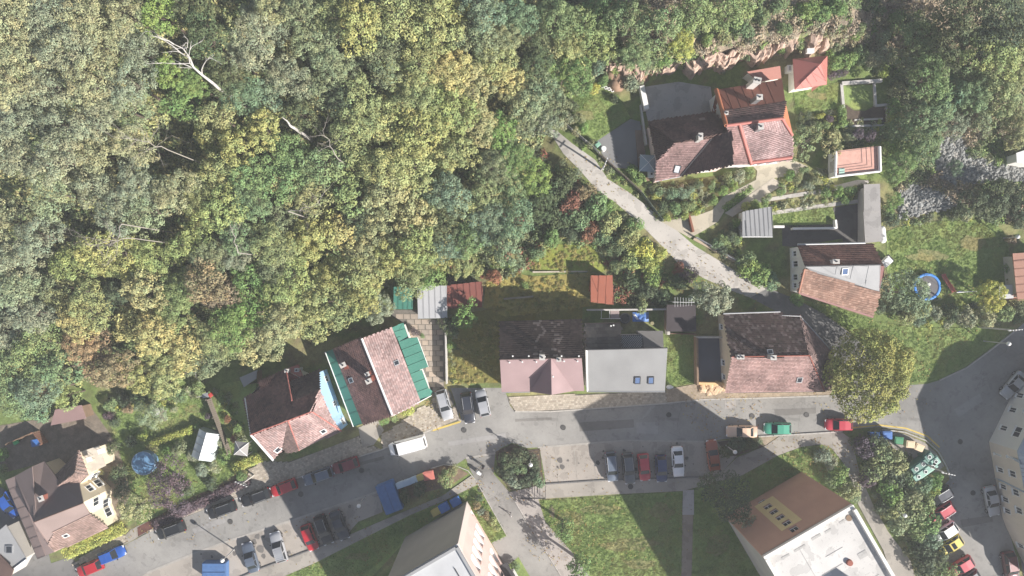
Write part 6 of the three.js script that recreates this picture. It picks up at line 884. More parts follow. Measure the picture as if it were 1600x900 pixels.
const TREES = [
  // upper left wood
  ...[[20, 18, 46], [78, 25, 44], [135, 20, 46], [195, 18, 40], [40, 78, 46], [102, 78, 48], [165, 70, 44], [215, 75, 38], [18, 132, 42], [80, 135, 46], [142, 125, 46], [205, 132, 44], [30, 190, 44], [95, 195, 44], [152, 185, 44], [25, 245, 42], [90, 248, 46], [150, 238, 44], [200, 172, 40], [20, 345, 42], [80, 300, 44], [150, 292, 42], [215, 285, 40], [232, 330, 46], [275, 300, 42], [62, 372, 42], [30, 410, 44], [210, 225, 38], [180, 330, 38]].map(t => [...t, 'a', 'fine']),
  [395, 62, 46, 'a', 'fine'], [372, 92, 34, 'a', 'fine'], [418, 30, 40, 'a', 'fine'], [500, 62, 44, 'a', 'fine'], [452, 122, 40, 'a', 'fine'], [515, 100, 34, 'a', 'fine'], [15, 452, 42, 'w', 'fine'], [48, 490, 40, 'w', 'fine'], [252, 22, 38, 'g'], [322, 55, 44, 'f'], [355, 120, 38, 'f'], [305, 130, 30, 'g'], [265, 115, 28, 'g'], [340, 182, 40, 'o'], [285, 165, 32, 'g'], [378, 152, 34, 'h'], [300, 18, 36, 'f'],
  [425, 14, 32, 'd'], [470, 20, 34, 'o'], [560, 40, 46, 'c'], [622, 30, 46, 'c'], [520, 18, 36, 'c'], [682, 40, 46, 'c'], [600, 92, 44, 'o'], [657, 92, 40, 'c'], [742, 58, 46, 'o'], [755, 14, 40, 'h'], [704, 14, 38, 'c'], [545, 112, 36, 'o'], [612, 112, 32, 'd'], [562, 152, 40, 'c'], [645, 150, 44, 'c'], [702, 108, 44, 'd'], [700, 170, 46, 'c'], [652, 205, 46, 'c'], [735, 128, 40, 'd'], [772, 92, 36, 'd'], [788, 122, 32, 'd'], [742, 190, 38, 'd'], [602, 190, 44, 'd'], [555, 200, 44, 'c'], [560, 250, 42, 'c'], [605, 262, 44, 'd'], [645, 262, 42, 'd'], [705, 240, 42, 'c'], [500, 140, 34, 'o'], [530, 155, 34, 'f'], [412, 152, 36, 'h'], [412, 202, 38, 'c'], [452, 245, 40, 'b'], [500, 262, 40, 'b'], [352, 262, 40, 'c'], [330, 212, 32, 'c'], [372, 232, 38, 'c'], [395, 272, 38, 'b'], [470, 180, 32, 'f'],
  [310, 305, 36, 'c'], [350, 325, 42, 'c'], [392, 312, 38, 'b'], [118, 412, 40, 'c'], [152, 392, 38, 'c'], [105, 455, 38, 'o'], [142, 480, 40, 'c'], [120, 500, 36, 'd'], [192, 405, 38, 'c'], [236, 402, 36, 'c'], [182, 458, 34, 'f'], [226, 455, 38, 'd'], [214, 505, 38, 'd'], [242, 520, 38, 'd'], [268, 485, 38, 'b'], [285, 448, 36, 'b'], [322, 440, 40, 'e'], [350, 462, 34, 'e'], [328, 402, 36, 'o'], [300, 382, 38, 'c'], [384, 490, 40, 'g'], [358, 512, 38, 'g'], [392, 440, 38, 'g'], [338, 532, 36, 'c'], [152, 560, 42, 'e'], [182, 578, 36, 'e'], [128, 540, 34, 'e'], [62, 540, 42, 'b'], [28, 572, 42, 'b'], [92, 575, 38, 'b'], [250, 555, 38, 'c'], [292, 545, 38, 'd'], [322, 565, 32, 'o'], [262, 590, 32, 'd'], [20, 612, 38, 'b'], [216, 588, 32, 'c'], [60, 612, 36, 'h'], [100, 618, 26, 'c'], [10, 520, 38, 'w', 'fine'], [70, 450, 34, 'o'],
  [442, 282, 42, 'b'], [482, 305, 40, 'o'], [545, 300, 40, 'b'], [602, 305, 40, 'd'], [592, 340, 40, 'd'], [642, 332, 44, 'd'], [672, 290, 42, 'c'], [700, 305, 38, 'h'], [500, 362, 42, 'c'], [536, 362, 40, 'd'], [472, 382, 38, 'c'], [422, 382, 40, 'c'], [452, 440, 40, 'c'], [432, 412, 36, 'o'], [572, 392, 40, 'd'], [612, 400, 38, 'c'], [652, 382, 42, 'c'], [642, 430, 38, 'c'], [668, 428, 30, 'g'], [562, 432, 40, 'c'], [522, 432, 40, 'c'], [500, 472, 38, 'c'], [462, 475, 38, 'd'], [480, 505, 36, 'd'], [530, 480, 36, 'c'], [570, 465, 34, 'c'], [592, 482, 28, 'a'], [440, 508, 36, 'd'], [412, 528, 36, 'd'], [388, 545, 32, 'd'], [432, 340, 36, 'o'], [372, 365, 38, 'b'], [690, 350, 34, 'f'], [700, 385, 30, 'h'], [556, 345, 34, 'f'], [680, 400, 32, 'c'], [370, 400, 30, 'w', 'fine'],
  // the plot
  [785, 212, 34, 'g'], [765, 200, 24, 'c'], [805, 250, 32, 'g'], [835, 275, 32, 'g'], [772, 262, 32, 'o'], [758, 300, 34, 'o'], [800, 300, 34, 'b'], [762, 350, 38, 'h'], [805, 345, 36, 'h'], [735, 375, 34, 'b'], [790, 390, 34, 'h'], [722, 412, 24, 'c'], [845, 320, 28, 'f'],
  // north of the plot and of the rock
  [808, 28, 38, 'h'], [785, 60, 34, 'o'], [890, 62, 34, 'c'], [872, 28, 36, 'b'], [912, 42, 36, 'b'], [942, 20, 36, 'b', 'broad', .6], [985, 32, 38, 'b', 'broad', .6], [1032, 40, 38, 'b', 'broad', .6], [1000, 70, 34, 'b', 'broad', .6], [1085, 22, 38, 'b', 'broad', .6], [1142, 20, 36, 'b', 'broad', .6], [938, 72, 32, 'c', 'broad', .6], [1068, 68, 26, 'y', 'broad', .6], [880, 115, 34, 'g'], [850, 140, 34, 'h'], [905, 122, 30, 'g'], [828, 160, 32, 'a'], [868, 165, 30, 'o'], [848, 192, 30, 'a'], [805, 140, 26, 'd'], [832, 60, 30, 'f'], [838, 98, 30, 'f'], [820, 195, 24, 'o'],
  // upper right
  [1505, 22, 50, 'f'], [1562, 42, 52, 'f'], [1482, 62, 44, 'f'], [1545, 88, 46, 'c'], [1582, 72, 44, 'c'], [1572, 118, 44, 'c'], [1505, 104, 36, 'b', 'broad', .7], [1440, 60, 34, 'b', 'broad', .6], [1452, 122, 38, 'b', 'broad', .6], [1415, 98, 26, 'o', 'broad', .5], [1482, 152, 38, 'h', 'broad', .6], [1522, 145, 36, 'b', 'broad', .6], [1450, 182, 36, 'b', 'broad', .5], [1488, 195, 26, 'a', 'broad', .5], [1442, 222, 36, 'b', 'broad', .45], [1562, 152, 36, 'o', 'broad', .6], [1412, 250, 28, 'g', 'broad', .35], [1396, 275, 18, 'g', 'broad', .4], [1530, 188, 24, 'a', 'broad', .5], [1585, 208, 28, 'o', 'broad', .5], [1524, 316, 29, 'f', 'broad', .45], [1555, 314, 36, 'f', 'broad', .5], [1592, 322, 36, 'f', 'broad', .5], [1492, 262, 15, 'h', 'broad', .4], [1412, 195, 26, 'b', 'broad', .45], [1395, 315, 18, 'g', 'broad', .4], [1580, 178, 28, 'c', 'broad', .5],
  // single garden and street trees
  [1112, 465, 34, 'w', 'broad', .6], [1268, 762, 0, 'p'], [1413, 456, 42, 'h', 'broad', .45], [1548, 462, 27, 'y', 'broad', .5], [265, 758, 44, 'p', 'fine', .5], [212, 792, 30, 'd', 'broad', .5], [237, 648, 27, 'w', 'fine', .5], [1256, 222, 30, 'o', 'open', .6], [1296, 225, 24, 'd', 'open', .45], [882, 828, 19, 'g', 'young', 1], [904, 887, 22, 'g', 'young', 1], [1172, 818, 19, 'w', 'young', 2], [1138, 775, 44, 'f', 'broad', .8], [700, 508, 20, 'f', 'open', .6], [728, 492, 26, 'g', 'open', .6], [1108, 755, 24, 'f', 'open', .8], [20, 690, 0, 'b'],
];
for (const t of TREES) if (t[2]) wood(...t);
treeKind('great', 611, 1, s => { const c = broadCrown(s, 6.9, .55, 210, [.4, .66], .6); return { R: 6.7, hc: 6.5, crown: leafSoup(s + 1, c, { per: 120, leaf: .27 }), trunk: limbs(s + 2, c, 6.5) }; });
wood(1357, 585, 70, 'q', 'great', 1);
const BUSH = [
  // round bed
  [790, 722, 13, 'f'], [811, 713, 15, 'f'], [793, 739, 12, 'f'], [813, 733, 10, 'b'], [833, 722, 12, 'f'], [802, 753, 11, 'w'], [822, 752, 11, 'f'], [841, 751, 11, 'h'], [836, 738, 9, 'f'], [782, 735, 8, 'f'],
  [696, 748, 13, 'b'], [708, 735, 9, 'o'], [692, 733, 5, 'e'], [655, 762, 12, 'f'], [632, 775, 10, 'f'], [745, 790, 7, 'e'], [748, 778, 6, 'f'], [760, 806, 7, 'e'], [770, 815, 7, 'd'], [776, 826, 6, 'd'], [752, 800, 6, 'w'], [805, 885, 8, 'b'],
  // right slope
  [1285, 712, 13, 'w'], [1297, 722, 12, 'w'], [1310, 742, 17, 'g'], [1325, 765, 17, 'o'], [1300, 750, 12, 'b'], [1335, 775, 10, 'a'], [1352, 700, 18, 'p'], [1360, 685, 12, 'f'], [1375, 710, 22, 'o'], [1395, 720, 22, 'o'], [1365, 735, 22, 'c'], [1357, 745, 16, 'p'], [1392, 745, 20, 'f'], [1418, 752, 14, 'b'], [1430, 748, 12, 'd'], [1440, 760, 16, 'h'], [1458, 757, 12, 'g'], [1460, 768, 11, 'y'], [1390, 768, 22, 'g'], [1420, 775, 22, 'o'], [1440, 785, 20, 'b'], [1400, 792, 20, 'c'], [1425, 800, 24, 'c'], [1445, 815, 22, 'g'], [1405, 815, 20, 'a'], [1430, 830, 18, 'b'], [1452, 842, 18, 'h'], [1440, 855, 18, 'f'], [1462, 868, 20, 'f'], [1445, 880, 20, 'f'], [1475, 890, 18, 'b'], [1335, 690, 8, 'f'], [1375, 690, 14, 'f'], [1410, 740, 12, 'f'], [1380, 790, 14, 'f'], [1466, 745, 8, 'g'],
  [1150, 695, 14, 'f'], [1170, 695, 12, 'f'], [1185, 690, 7, 'o'], [1135, 705, 12, 'f'],
  // gardens on the left
  [290, 765, 12, 'f'], [330, 755, 11, 'f'], [375, 745, 9, 'g', 'cone'], [310, 665, 7, 'g'], [300, 712, 9, 'w'], [315, 735, 10, 'w'], [335, 730, 10, 'w'], [350, 715, 11, 'g'], [280, 700, 12, 'o'], [262, 705, 9, 'g'], [345, 690, 8, 'w'], [338, 668, 6, 'o'], [355, 655, 6, 'r'], [372, 668, 8, 'g'], [365, 685, 6, 'r'], [222, 682, 7, 'y'], [296, 672, 7, 'y'], [180, 660, 9, 'f'], [170, 650, 8, 'p'], [200, 640, 8, 'e'], [175, 700, 12, 'f'], [185, 740, 14, 'f'], [190, 765, 14, 'f'], [172, 632, 10, 'b'], [280, 618, 12, 'b'], [310, 605, 12, 'b'], [250, 615, 12, 'c'], [215, 622, 12, 'b'], [192, 625, 10, 'f'], [272, 640, 6, 'w'], [325, 650, 6, 'p'], [205, 690, 9, 'f'], [158, 738, 5, 'd'], [345, 620, 7, 'g'], [358, 640, 6, 'g'], [60, 645, 18, 'h'], [40, 635, 18, 'b'], [84, 640, 12, 'c'], [100, 628, 12, 'y'], [5, 710, 10, 'g'], [4, 735, 9, 'b'],
  // on the rock edge
  [1225, 45, 12, 'b'], [1262, 15, 16, 'g'], [1285, 22, 14, 'g'], [1310, 12, 14, 'g'], [1160, 45, 16, 'b'], [1190, 25, 14, 'b'], [1130, 55, 12, 'o'], [1345, 45, 10, 'o'], [1380, 60, 12, 'a'], [1400, 35, 14, 'b'], [1330, 60, 8, 'g'], [1215, 10, 14, 'b'], [1105, 62, 10, 'g'],
  [985, 98, 11, 'b'], [1010, 104, 9, 'o'], [1035, 98, 12, 'g'], [1060, 100, 8, 'c'], [1090, 96, 9, 'b'], [1115, 94, 10, 'o'], [1140, 92, 9, 'a'], [1165, 86, 10, 'b'], [1195, 80, 9, 'o'], [1220, 74, 10, 'g'], [1250, 70, 9, 'b'], [960, 108, 9, 'g'], [1000, 130, 7, 'a'], [1130, 112, 5, 'o'], [1298, 84, 9, 'g'], [1305, 76, 10, 'o'],
  // plot
  [870, 300, 22, 'f'], [892, 318, 20, 'r'], [872, 340, 20, 'f'], [902, 342, 20, 'b'], [932, 322, 20, 'b'], [952, 350, 20, 'c'], [980, 372, 20, 'c'], [1002, 392, 20, 'y'], [962, 382, 18, 'f'], [1012, 412, 18, 'y'], [922, 362, 16, 'r'], [940, 372, 16, 'b'], [885, 282, 18, 'f'], [915, 300, 16, 'e'], [990, 352, 14, 'g'], [1020, 432, 16, 'g'], [985, 405, 16, 'c'], [840, 395, 12, 'b'], [862, 372, 14, 'g'], [890, 365, 12, 'f'], [985, 440, 16, 'f'], [1010, 455, 16, 'f'], [965, 415, 12, 'o'], [820, 445, 6, 'g'], [772, 432, 12, 'r'], [712, 445, 14, 'p'], [745, 420, 12, 'c'], [1030, 400, 14, 'y'], [950, 325, 12, 'g'], [718, 435, 12, 'b'], [1002, 480, 10, 'c'], [1035, 465, 14, 'f'], [1060, 440, 14, 'f'], [1075, 430, 14, 'p'], [1060, 420, 10, 'r'], [705, 540, 7, 'g'], [704, 515, 10, 'b'],
  // gardens on the right
  [1020, 292, 7, 'f'], [1030, 300, 7, 'b'], [1024, 306, 6, 'y'], [1036, 298, 6, 'w'], [1050, 302, 11, 'h'], [1066, 302, 10, 'h'], [1078, 298, 8, 'h'], [1090, 288, 7, 'f'], [1064, 292, 5, 'e'], [1035, 325, 10, 'f'], [1055, 325, 10, 'b'], [1075, 322, 10, 'b'], [1042, 340, 6, 'y'], [1070, 337, 7, 'y'], [1088, 332, 6, 'y'], [1138, 278, 9, 'o'], [1155, 275, 10, 'w'], [1172, 272, 8, 'b'], [1145, 290, 9, 'g'], [1130, 298, 8, 'g'], [1112, 290, 6, 'b'], [1115, 315, 7, 'g'], [1150, 350, 9, 'g'], [1142, 368, 10, 'f'], [1150, 375, 8, 'b'], [1130, 375, 10, 'b'], [1128, 392, 10, 'f'], [1120, 380, 10, 'b'], [1155, 395, 5, 'g'], [1156, 372, 5, 'g'], [1145, 355, 8, 'f'], [1170, 418, 18, 'g'], [1188, 430, 18, 'g'], [1205, 440, 14, 'h'], [1165, 405, 14, 'b'],
  [1250, 190, 8, 'f'], [1262, 180, 7, 'f'], [1268, 196, 8, 'f'], [1280, 182, 5, 'y'], [1286, 180, 4, 'y'], [1278, 196, 8, 'b'], [1290, 196, 7, 'b'], [1252, 200, 8, 'h'], [1296, 186, 6, 'p'], [1244, 215, 8, 'g'], [1305, 215, 12, 'o'], [1316, 185, 5, 'g'], [1317, 178, 4, 'g'], [1300, 118, 7, 'p'], [1310, 115, 7, 'p'], [1320, 112, 7, 'p'], [1380, 112, 9, 'y'], [1375, 105, 8, 'o'], [1325, 92, 16, 'g'], [1345, 85, 14, 'b'], [1362, 92, 14, 'w'], [1385, 85, 14, 'w'], [1305, 98, 12, 'g'], [1374, 190, 4, 'y'], [1340, 210, 10, 'p'], [1360, 212, 10, 'p'], [1358, 214, 5, 'w'], [1325, 215, 10, 'o'], [1245, 280, 9, 'o'], [1262, 290, 8, 'a'], [1275, 282, 8, 'd'], [1235, 275, 8, 'g'], [1255, 265, 6, 'b'], [1220, 300, 7, 'g'], [1200, 308, 6, 'b'], [1290, 302, 8, 'g'], [1310, 300, 9, 'g'], [1330, 298, 9, 'g'], [1320, 312, 8, 'g'], [1345, 292, 6, 'f'], [1180, 318, 7, 'g'], [1165, 322, 7, 'y'], [1195, 316, 7, 'g'],
  [1392, 230, 14, 'g'], [1385, 255, 12, 'g'], [1388, 205, 12, 'b'], [1400, 215, 14, 'b'], [1388, 330, 11, 'f'], [1392, 345, 11, 'f'], [1396, 168, 14, 'g'], [1400, 140, 12, 'o'], [1395, 185, 12, 'y'], [1490, 335, 10, 'f'], [1510, 335, 10, 'w'], [1580, 375, 8, 'e'], [1590, 345, 12, 'f'], [1420, 490, 16, 'o'], [1440, 485, 14, 'c'], [1460, 488, 12, 'a'], [1485, 490, 14, 'f'], [1510, 495, 16, 'a'], [1540, 495, 16, 'a'], [1570, 490, 14, 'b'], [1592, 480, 12, 'f'], [1400, 480, 12, 'f'], [1435, 500, 10, 'h'], [1500, 480, 10, 'y'], [1375, 480, 10, 'f'], [1575, 420, 8, 'g'], [1580, 440, 7, 'f'],
  [895, 165, 10, 'f'], [905, 185, 10, 'o'], [912, 200, 8, 'g'], [890, 185, 9, 'a'], [878, 195, 9, 'a'], [960, 155, 8, 'f'], [930, 138, 9, 'y'], [942, 128, 9, 'g'], [900, 205, 8, 'a'], [925, 225, 8, 'o'], [985, 130, 14, 'a'], [935, 105, 12, 'h'], [905, 270, 8, 'w', 'open'], [880, 255, 8, 'o'], [1000, 278, 5, 'g'], [955, 320, 8, 'b'], [975, 340, 6, 'o'], [635, 640, 11, 'y'], [615, 648, 10, 'b'], [600, 658, 8, 'g'], [647, 518, 7, 'p'], [660, 525, 4, 'g'], [668, 452, 10, 'g'], [1245, 468, 10, 'g'], [1275, 470, 8, 'c'],
];
for (const b of BUSH) bush(...b);
// clipped hedges: one leafy block each
function hedge(a, b, w, h, sp, label) {
  const A = G(a[0], a[1], h), B = G(b[0], b[1], h), l = Math.hypot(B[0] - A[0], B[2] - A[2]), ang = -Math.atan2(B[2] - A[2], B[0] - A[0]), o = thing('clipped_hedge', label, 'hedge', [A[0], A[1], A[2]], ang), c = [], r = rng(Math.round(a[0] + b[1])), st = .42;
  for (let x = 0; x <= l; x += st) for (let z = -w / 2; z <= w / 2 + .01; z += st) for (let y = h * .35; y <= h; y += h * .32) { if (y < h * .9 && Math.abs(z) < w / 2 - st && x > st && x < l - st) continue; c.push([x + (r() - .5) * .2, y - .2 + (r() - .5) * .16, z + (r() - .5) * .2, .36, .85 + r() * .3]); }
  mesh('crown', leafSoup(Math.round(a[0]), c, { per: 190, leaf: .17 }), leafMat(sp), o); const st2 = []; for (let x = .3; x < l; x += .8) st2.push(cyl(.05, .03, h * .6, x, 0, 0, 5)); mesh('trunk', merge(st2), barkM, o); return o;
}
hedge([100, 868], [190, 828], 1.5, 1.7, 'y', 'long bright green clipped hedge along the yellow house'); hedge([237, 695], [294, 674], .7, .9, 'y', 'low pale hedge dividing the left lawn above the pool'); hedge([365, 731], [412, 713], .9, 1.2, 'y', 'yellow-green clipped hedge below the small grey pavilion'); hedge([985, 262], [1003, 284], 1.0, 1.2, 'g', 'short clipped hedge by the pale pavilion');
hedge([1317, 166], [1317, 198], .5, 1.0, 'g', 'narrow upright hedge left of dark soil bed'); hedge([1135, 325], [1178, 292], .5, .5, 'g', 'low green planting between the two sloping garden paths'); hedge([240, 822], [385, 752], .9, .8, 'p', 'low red-brown hedge along the sandy pavement');

// bare dead trees
function deadTree(px, py, px2, py2, h0, h1, label, m, seed, spread = .5, n = 4, thick = 1) {
  const a = W(px, py, h0), b = W(px2, py2, h1), r = rng(seed), A = V3(a[0], h0, a[1]), B = V3(b[0], h1, b[1]), gy = T(A.x, A.z), k = Math.min(1.2, (A.y - gy) / Math.max(.5, B.y - A.y)), R0 = V3(A.x, T(A.x, A.z), A.z); const o = thing('dead_tree', label, 'dead tree', [R0.x, R0.y, R0.z]), g = [], tw = [], lo = A.clone().sub(R0), hi = B.clone().sub(R0), dir = hi.clone().sub(lo), L0 = dir.length(); dir.normalize();
  const rad = Math.max(.07, L0 * .02) * thick; g.push(rod(V3(0, -.3, 0), lo, rad * 1.6, rad * 1.25, 8)); let q = lo.clone(); const pts = [q.clone()]; for (let i = 0; i < 6; i++) { const e = lo.clone().lerp(hi, (i + 1) / 6).add(V3(r() - .5, 0, r() - .5).multiplyScalar(L0 * .1)); g.push(rod(q, e, rad * (1.25 - i * .17), rad * (1.25 - (i + 1) * .17), 7)); q = e; pts.push(e.clone()); }
  const branch = (p, d, len, w, lev) => { let c = p.clone(), dd = d.clone(); for (let i = 0; i < 4; i++) { const e = c.clone().addScaledVector(dd, len / 4); (lev > 1 ? tw : g).push(rod(c, e, w * (1 - i * .2), w * (.8 - i * .2), 5)); c = e; dd.add(V3(r() - .5, r() - .45, r() - .5).multiplyScalar(.7)).normalize(); if (lev < 3 && r() < .6) branch(c, dd.clone().add(V3(r() - .5, r() - .5, r() - .5).multiplyScalar(1.4)).normalize(), len * (.35 + r() * .3), w * .5, lev + 1); } };
  for (let i = 0; i < n; i++) { const p = pts[2 + (i % 5)]; branch(p, dir.clone().multiplyScalar(.6).add(V3(r() - .5, r() * .4 - .2, r() - .5).multiplyScalar(1.6 * (spread + .4))).normalize(), L0 * (.3 + r() * .3) * (spread + .4), rad * .5, 1); }
  mesh('trunk', merge(g), m, o); if (tw.length) mesh('twig', merge(tw), m, o);
}
const mDead = M('bleached dead wood', [.48, .46, .43], .9, { map: 'grain' }), mTwig = M('grey dead twigs', [.36, .33, .29], .9);
deadTree(342, 138, 268, 66, 17, 25, 'bare bleached white tree leaning out of the upper left wood', mDead, 5, .5, 6); deadTree(460, 200, 441, 185, 14, 17, 'short broken white snag in the dark gap', mDead, 8, .15, 0, 2.4); deadTree(262, 234, 205, 214, 20, 23, 'pale dead limbs spreading over the olive trees', mTwig, 12, .9, 11, .6); deadTree(528, 248, 505, 205, 15, 18, 'thin bare grey branches curling in a dark gap', mTwig, 15, .9, 8, .6); deadTree(205, 372, 140, 382, 18, 21, 'long grey bare branches lying left to right in the wood', mTwig, 19, .9, 12, .5); deadTree(190, 350, 180, 400, 18, 20, 'bare pale branches above yellow-green crowns at left centre', mTwig, 23, .6, 6, .6); deadTree(372, 395, 360, 350, 16, 19, 'thin bare crown near the brown tree', mTwig, 27, .7, 6, .6); deadTree(300, 570, 312, 598, 4, 6, 'two pale fallen trunks at the wood edge', mDead, 31, .1, 1); deadTree(450, 330, 500, 320, 16, 19, 'sparse bare twigs in the middle of the wood', mTwig, 35, .6, 6, .5);

// ---------------------------------------------------------------- ground plants (nobody could count them)
{
  const cl = leafSoup(900, [[0, .18, 0, .42, 1], [.4, .1, .2, .3, .9], [-.3, .12, .35, .34, 1.1], [.05, .1, -.42, .32, .95]], { per: 210, leaf: .2 });
  const field = (name, n, seed, pick, lo, hi) => { const r = rng(seed), ms = [], cs = [], q = new THREE.Quaternion(); let t = 0; while (ms.length < n && t++ < n * 12) { const px = r() * 1640 - 20, py = r() * 920 - 10, c = pick(px, py, r); if (!c) continue; const p = G(px, py), s = lo + r() * (hi - lo); q.setFromAxisAngle(up, r() * 6.28); ms.push(new THREE.Matrix4().compose(V3(p[0], p[1] + .02, p[2]), q, V3(s, s * (.7 + r() * .6), s))); const k = .75 + r() * .5; cs.push(L(c[0] * k, c[1] * k, c[2] * k)); }
    const m = new THREE.MeshStandardMaterial({ vertexColors: true, roughness: .8, side: THREE.DoubleSide }); m.name = name + ' leaves'; const im = new THREE.InstancedMesh(cl, m, ms.length); ms.forEach((x, i) => { im.setMatrixAt(i, x); im.setColorAt(i, cs[i]); }); im.name = name; im.castShadow = im.receiveShadow = true; im.userData.kind = 'stuff'; scene.add(im); return im; };
  const isWood = (x, y) => pw(BASE, x) - y > 4, up_ = [[800, -10], [1640, -10], [1640, 340], [1560, 345], [1500, 330], [1395, 290], [1390, 180], [1395, 120], [1290, 75], [1180, 85], [1100, 95], [990, 110], [940, 130], [890, 145], [855, 195], [800, 200]];
  const plot = [[770, 175], [1040, 400], [1035, 475], [960, 475], [955, 420], [920, 385], [850, 378], [830, 420], [760, 435], [700, 440], [695, 400]];
  tag(field('undergrowth', 9000, 71, (x, y, r) => isWood(x, y) ? LEAF['bofcd'[r() * 5 | 0]][1] : null, .8, 2.2), 'mixed green undergrowth between the trunks of the wood', 'undergrowth');
  const slope = [[1080, 62], [1150, 55], [1200, 20], [1260, 30], [1330, 12], [1405, 15], [1412, 95], [1350, 78], [1300, 74], [1240, 70], [1180, 84], [1090, 96]], screes = [[[1402, 294], [1430, 284], [1478, 299], [1502, 323], [1404, 344]], [[1455, 262], [1468, 215], [1505, 205], [1512, 240], [1545, 252], [1640, 248], [1640, 290], [1560, 286], [1480, 290]]];
  tag(field('scrub', 6500, 72, (x, y, r) => inPoly(x, y, up_) && !isWood(x, y) && !screes.some(b => inPoly(x, y, b)) && !(inPoly(x, y, slope) && r() < .55) ? ((inPoly(x, y, slope) ? r() < .75 : fbm(x * .012, y * .02, 3) > .55) ? [[.36, .31, .22], [.4, .34, .25], [.3, .28, .16]][r() * 3 | 0] : LEAF['bgboaf'[r() * 6 | 0]][1]) : null, .5, 1.5), 'rough green and dry scrub on the slope at upper right', 'scrub');
  tag(field('brambles', 1800, 73, (x, y, r) => inPoly(x, y, plot) ? LEAF['bfgocr'[r() * 6 | 0]][1] : null, .6, 1.5), 'tangled brambles on the overgrown plot', 'brambles');
  const beds = [[[1015, 290], [1100, 280], [1178, 270], [1126, 305], [1100, 330], [1036, 345]], [[165, 615], [300, 605], [330, 615], [180, 650]], [[1180, 322], [1345, 290], [1345, 310], [1206, 328]], [[1240, 180], [1310, 172], [1310, 220], [1245, 225]], [[1225, 268], [1300, 262], [1300, 296], [1215, 300]], [[1370, 470], [1600, 480], [1600, 505], [1440, 512]], [[1335, 690], [1460, 720], [1460, 780], [1450, 800], [1480, 900], [1435, 900], [1345, 740]], [[1385, 335], [1470, 330], [1560, 335], [1500, 345], [1400, 355]], [[1320, 190], [1384, 188], [1384, 224], [1310, 230]], [[1110, 370], [1156, 345], [1160, 400], [1150, 408]], [[868, 196], [936, 243], [1000, 302], [1034, 347], [1030, 343], [987, 297], [955, 275], [934, 246], [898, 221]], [[700, 500], [720, 490], [712, 595], [702, 598]], [[335, 610], [362, 612], [392, 700], [380, 722]]];
  tag(field('flower_bed_plants', 3400, 74, (x, y, r) => beds.some(b => inPoly(x, y, b)) ? LEAF['bgoycawf'[r() * 8 | 0]][1] : null, .35, .95), 'low mixed plants filling beds and verges', 'plants');
  const lilac = [[[1035, 345], [1062, 338], [1098, 332], [1098, 337], [1066, 344], [1040, 350]], [[262, 626], [282, 622], [278, 640], [264, 638]]];
  const fl = tag(field('purple_flowers', 130, 75, (x, y) => lilac.some(b => inPoly(x, y, b)) ? [.42, .36, .55] : null, .3, .55), 'pale purple flowers at the driveway and left lawn', 'flowers');
  const mead = [[[755, 480], [760, 440], [800, 425], [830, 432], [940, 425], [945, 470], [925, 478], [790, 495]], [[825, 400], [850, 380], [925, 385], [950, 420], [940, 425], [832, 424]], [[702, 500], [780, 495], [783, 598], [702, 600]]];
  tag(field('meadow_grass', 3800, 76, (x, y, r) => mead.some(b => inPoly(x, y, b)) ? [[.34, .30, .1], [.26, .28, .085], [.38, .33, .12]][r() * 3 | 0] : null, .25, .6), 'long dry grass of the plot', 'grass');
  // blades of lawn grass
  const bl = [], r = rng(8); for (let i = 0; i < 9; i++) { const a = r() * 6.28, d = r() * .18, x = Math.cos(a) * d, z = Math.sin(a) * d, w = .018, h = .05 + r() * .04, lx = (r() - .5) * .09, lz = (r() - .5) * .09; bl.push([V3(x - w, 0, z), V3(x + w, 0, z), V3(x + lx, h, z + lz)]); }
  const lawns = [[[410, 905], [440, 902], [491, 880], [560, 845], [640, 805], [690, 784], [729, 783], [640, 838], [560, 905]], [[716, 774], [746, 757], [792, 837], [768, 848], [728, 783]], [[843, 782], [1066, 768], [1064, 905], [930, 905], [900, 870], [870, 840], [852, 815]], [[1085, 766], [1160, 743], [1216, 712], [1252, 699], [1284, 695], [1300, 702], [1318, 725], [1338, 768], [1335, 800], [1400, 905], [1080, 905]], [[1385, 362], [1420, 348], [1550, 342], [1575, 372], [1578, 455], [1500, 478], [1400, 478]], [[1250, 468], [1300, 478], [1370, 503], [1430, 512], [1585, 512], [1510, 572], [1468, 592], [1410, 598], [1370, 556], [1330, 520]], [[165, 640], [300, 615], [350, 640], [385, 730], [290, 790], [215, 820], [195, 730]], [[885, 148], [965, 148], [985, 184], [932, 221]], [[1240, 143], [1313, 128], [1316, 168], [1244, 178]], [[1041, 520], [1084, 524], [1086, 598], [1042, 604]], [[1206, 332], [1300, 322], [1308, 352], [1206, 356]]];
  const ms = [], cs = [], q = new THREE.Quaternion(); let t = 0; while (ms.length < 45000 && t++ < 600000) { const px = r() * 1600, py = r() * 900; if (!lawns.some(b => inPoly(px, py, b))) continue; const p = G(px, py), s = .9 + r() * 1.1; q.setFromAxisAngle(up, r() * 6.28); ms.push(new THREE.Matrix4().compose(V3(p[0], p[1] + .05, p[2]), q, V3(s, s, s))); const dry = fbm(px * .03, py * .03, 4) > .56 ? 1 : 0, k = .75 + r() * .5; cs.push(dry ? L(.37 * k, .38 * k, .16 * k) : L(.26 * k, .36 * k, .12 * k)); }
  const im = new THREE.InstancedMesh(polyGeo(bl), M('grass blades', [1, 1, 1], .9, { side: THREE.DoubleSide }), ms.length); ms.forEach((x, i) => { im.setMatrixAt(i, x); im.setColorAt(i, cs[i]); }); im.name = 'lawn_grass'; im.receiveShadow = true; im.userData.kind = 'stuff'; tag(im, 'short grass of the lawns', 'grass'); scene.add(im);
}
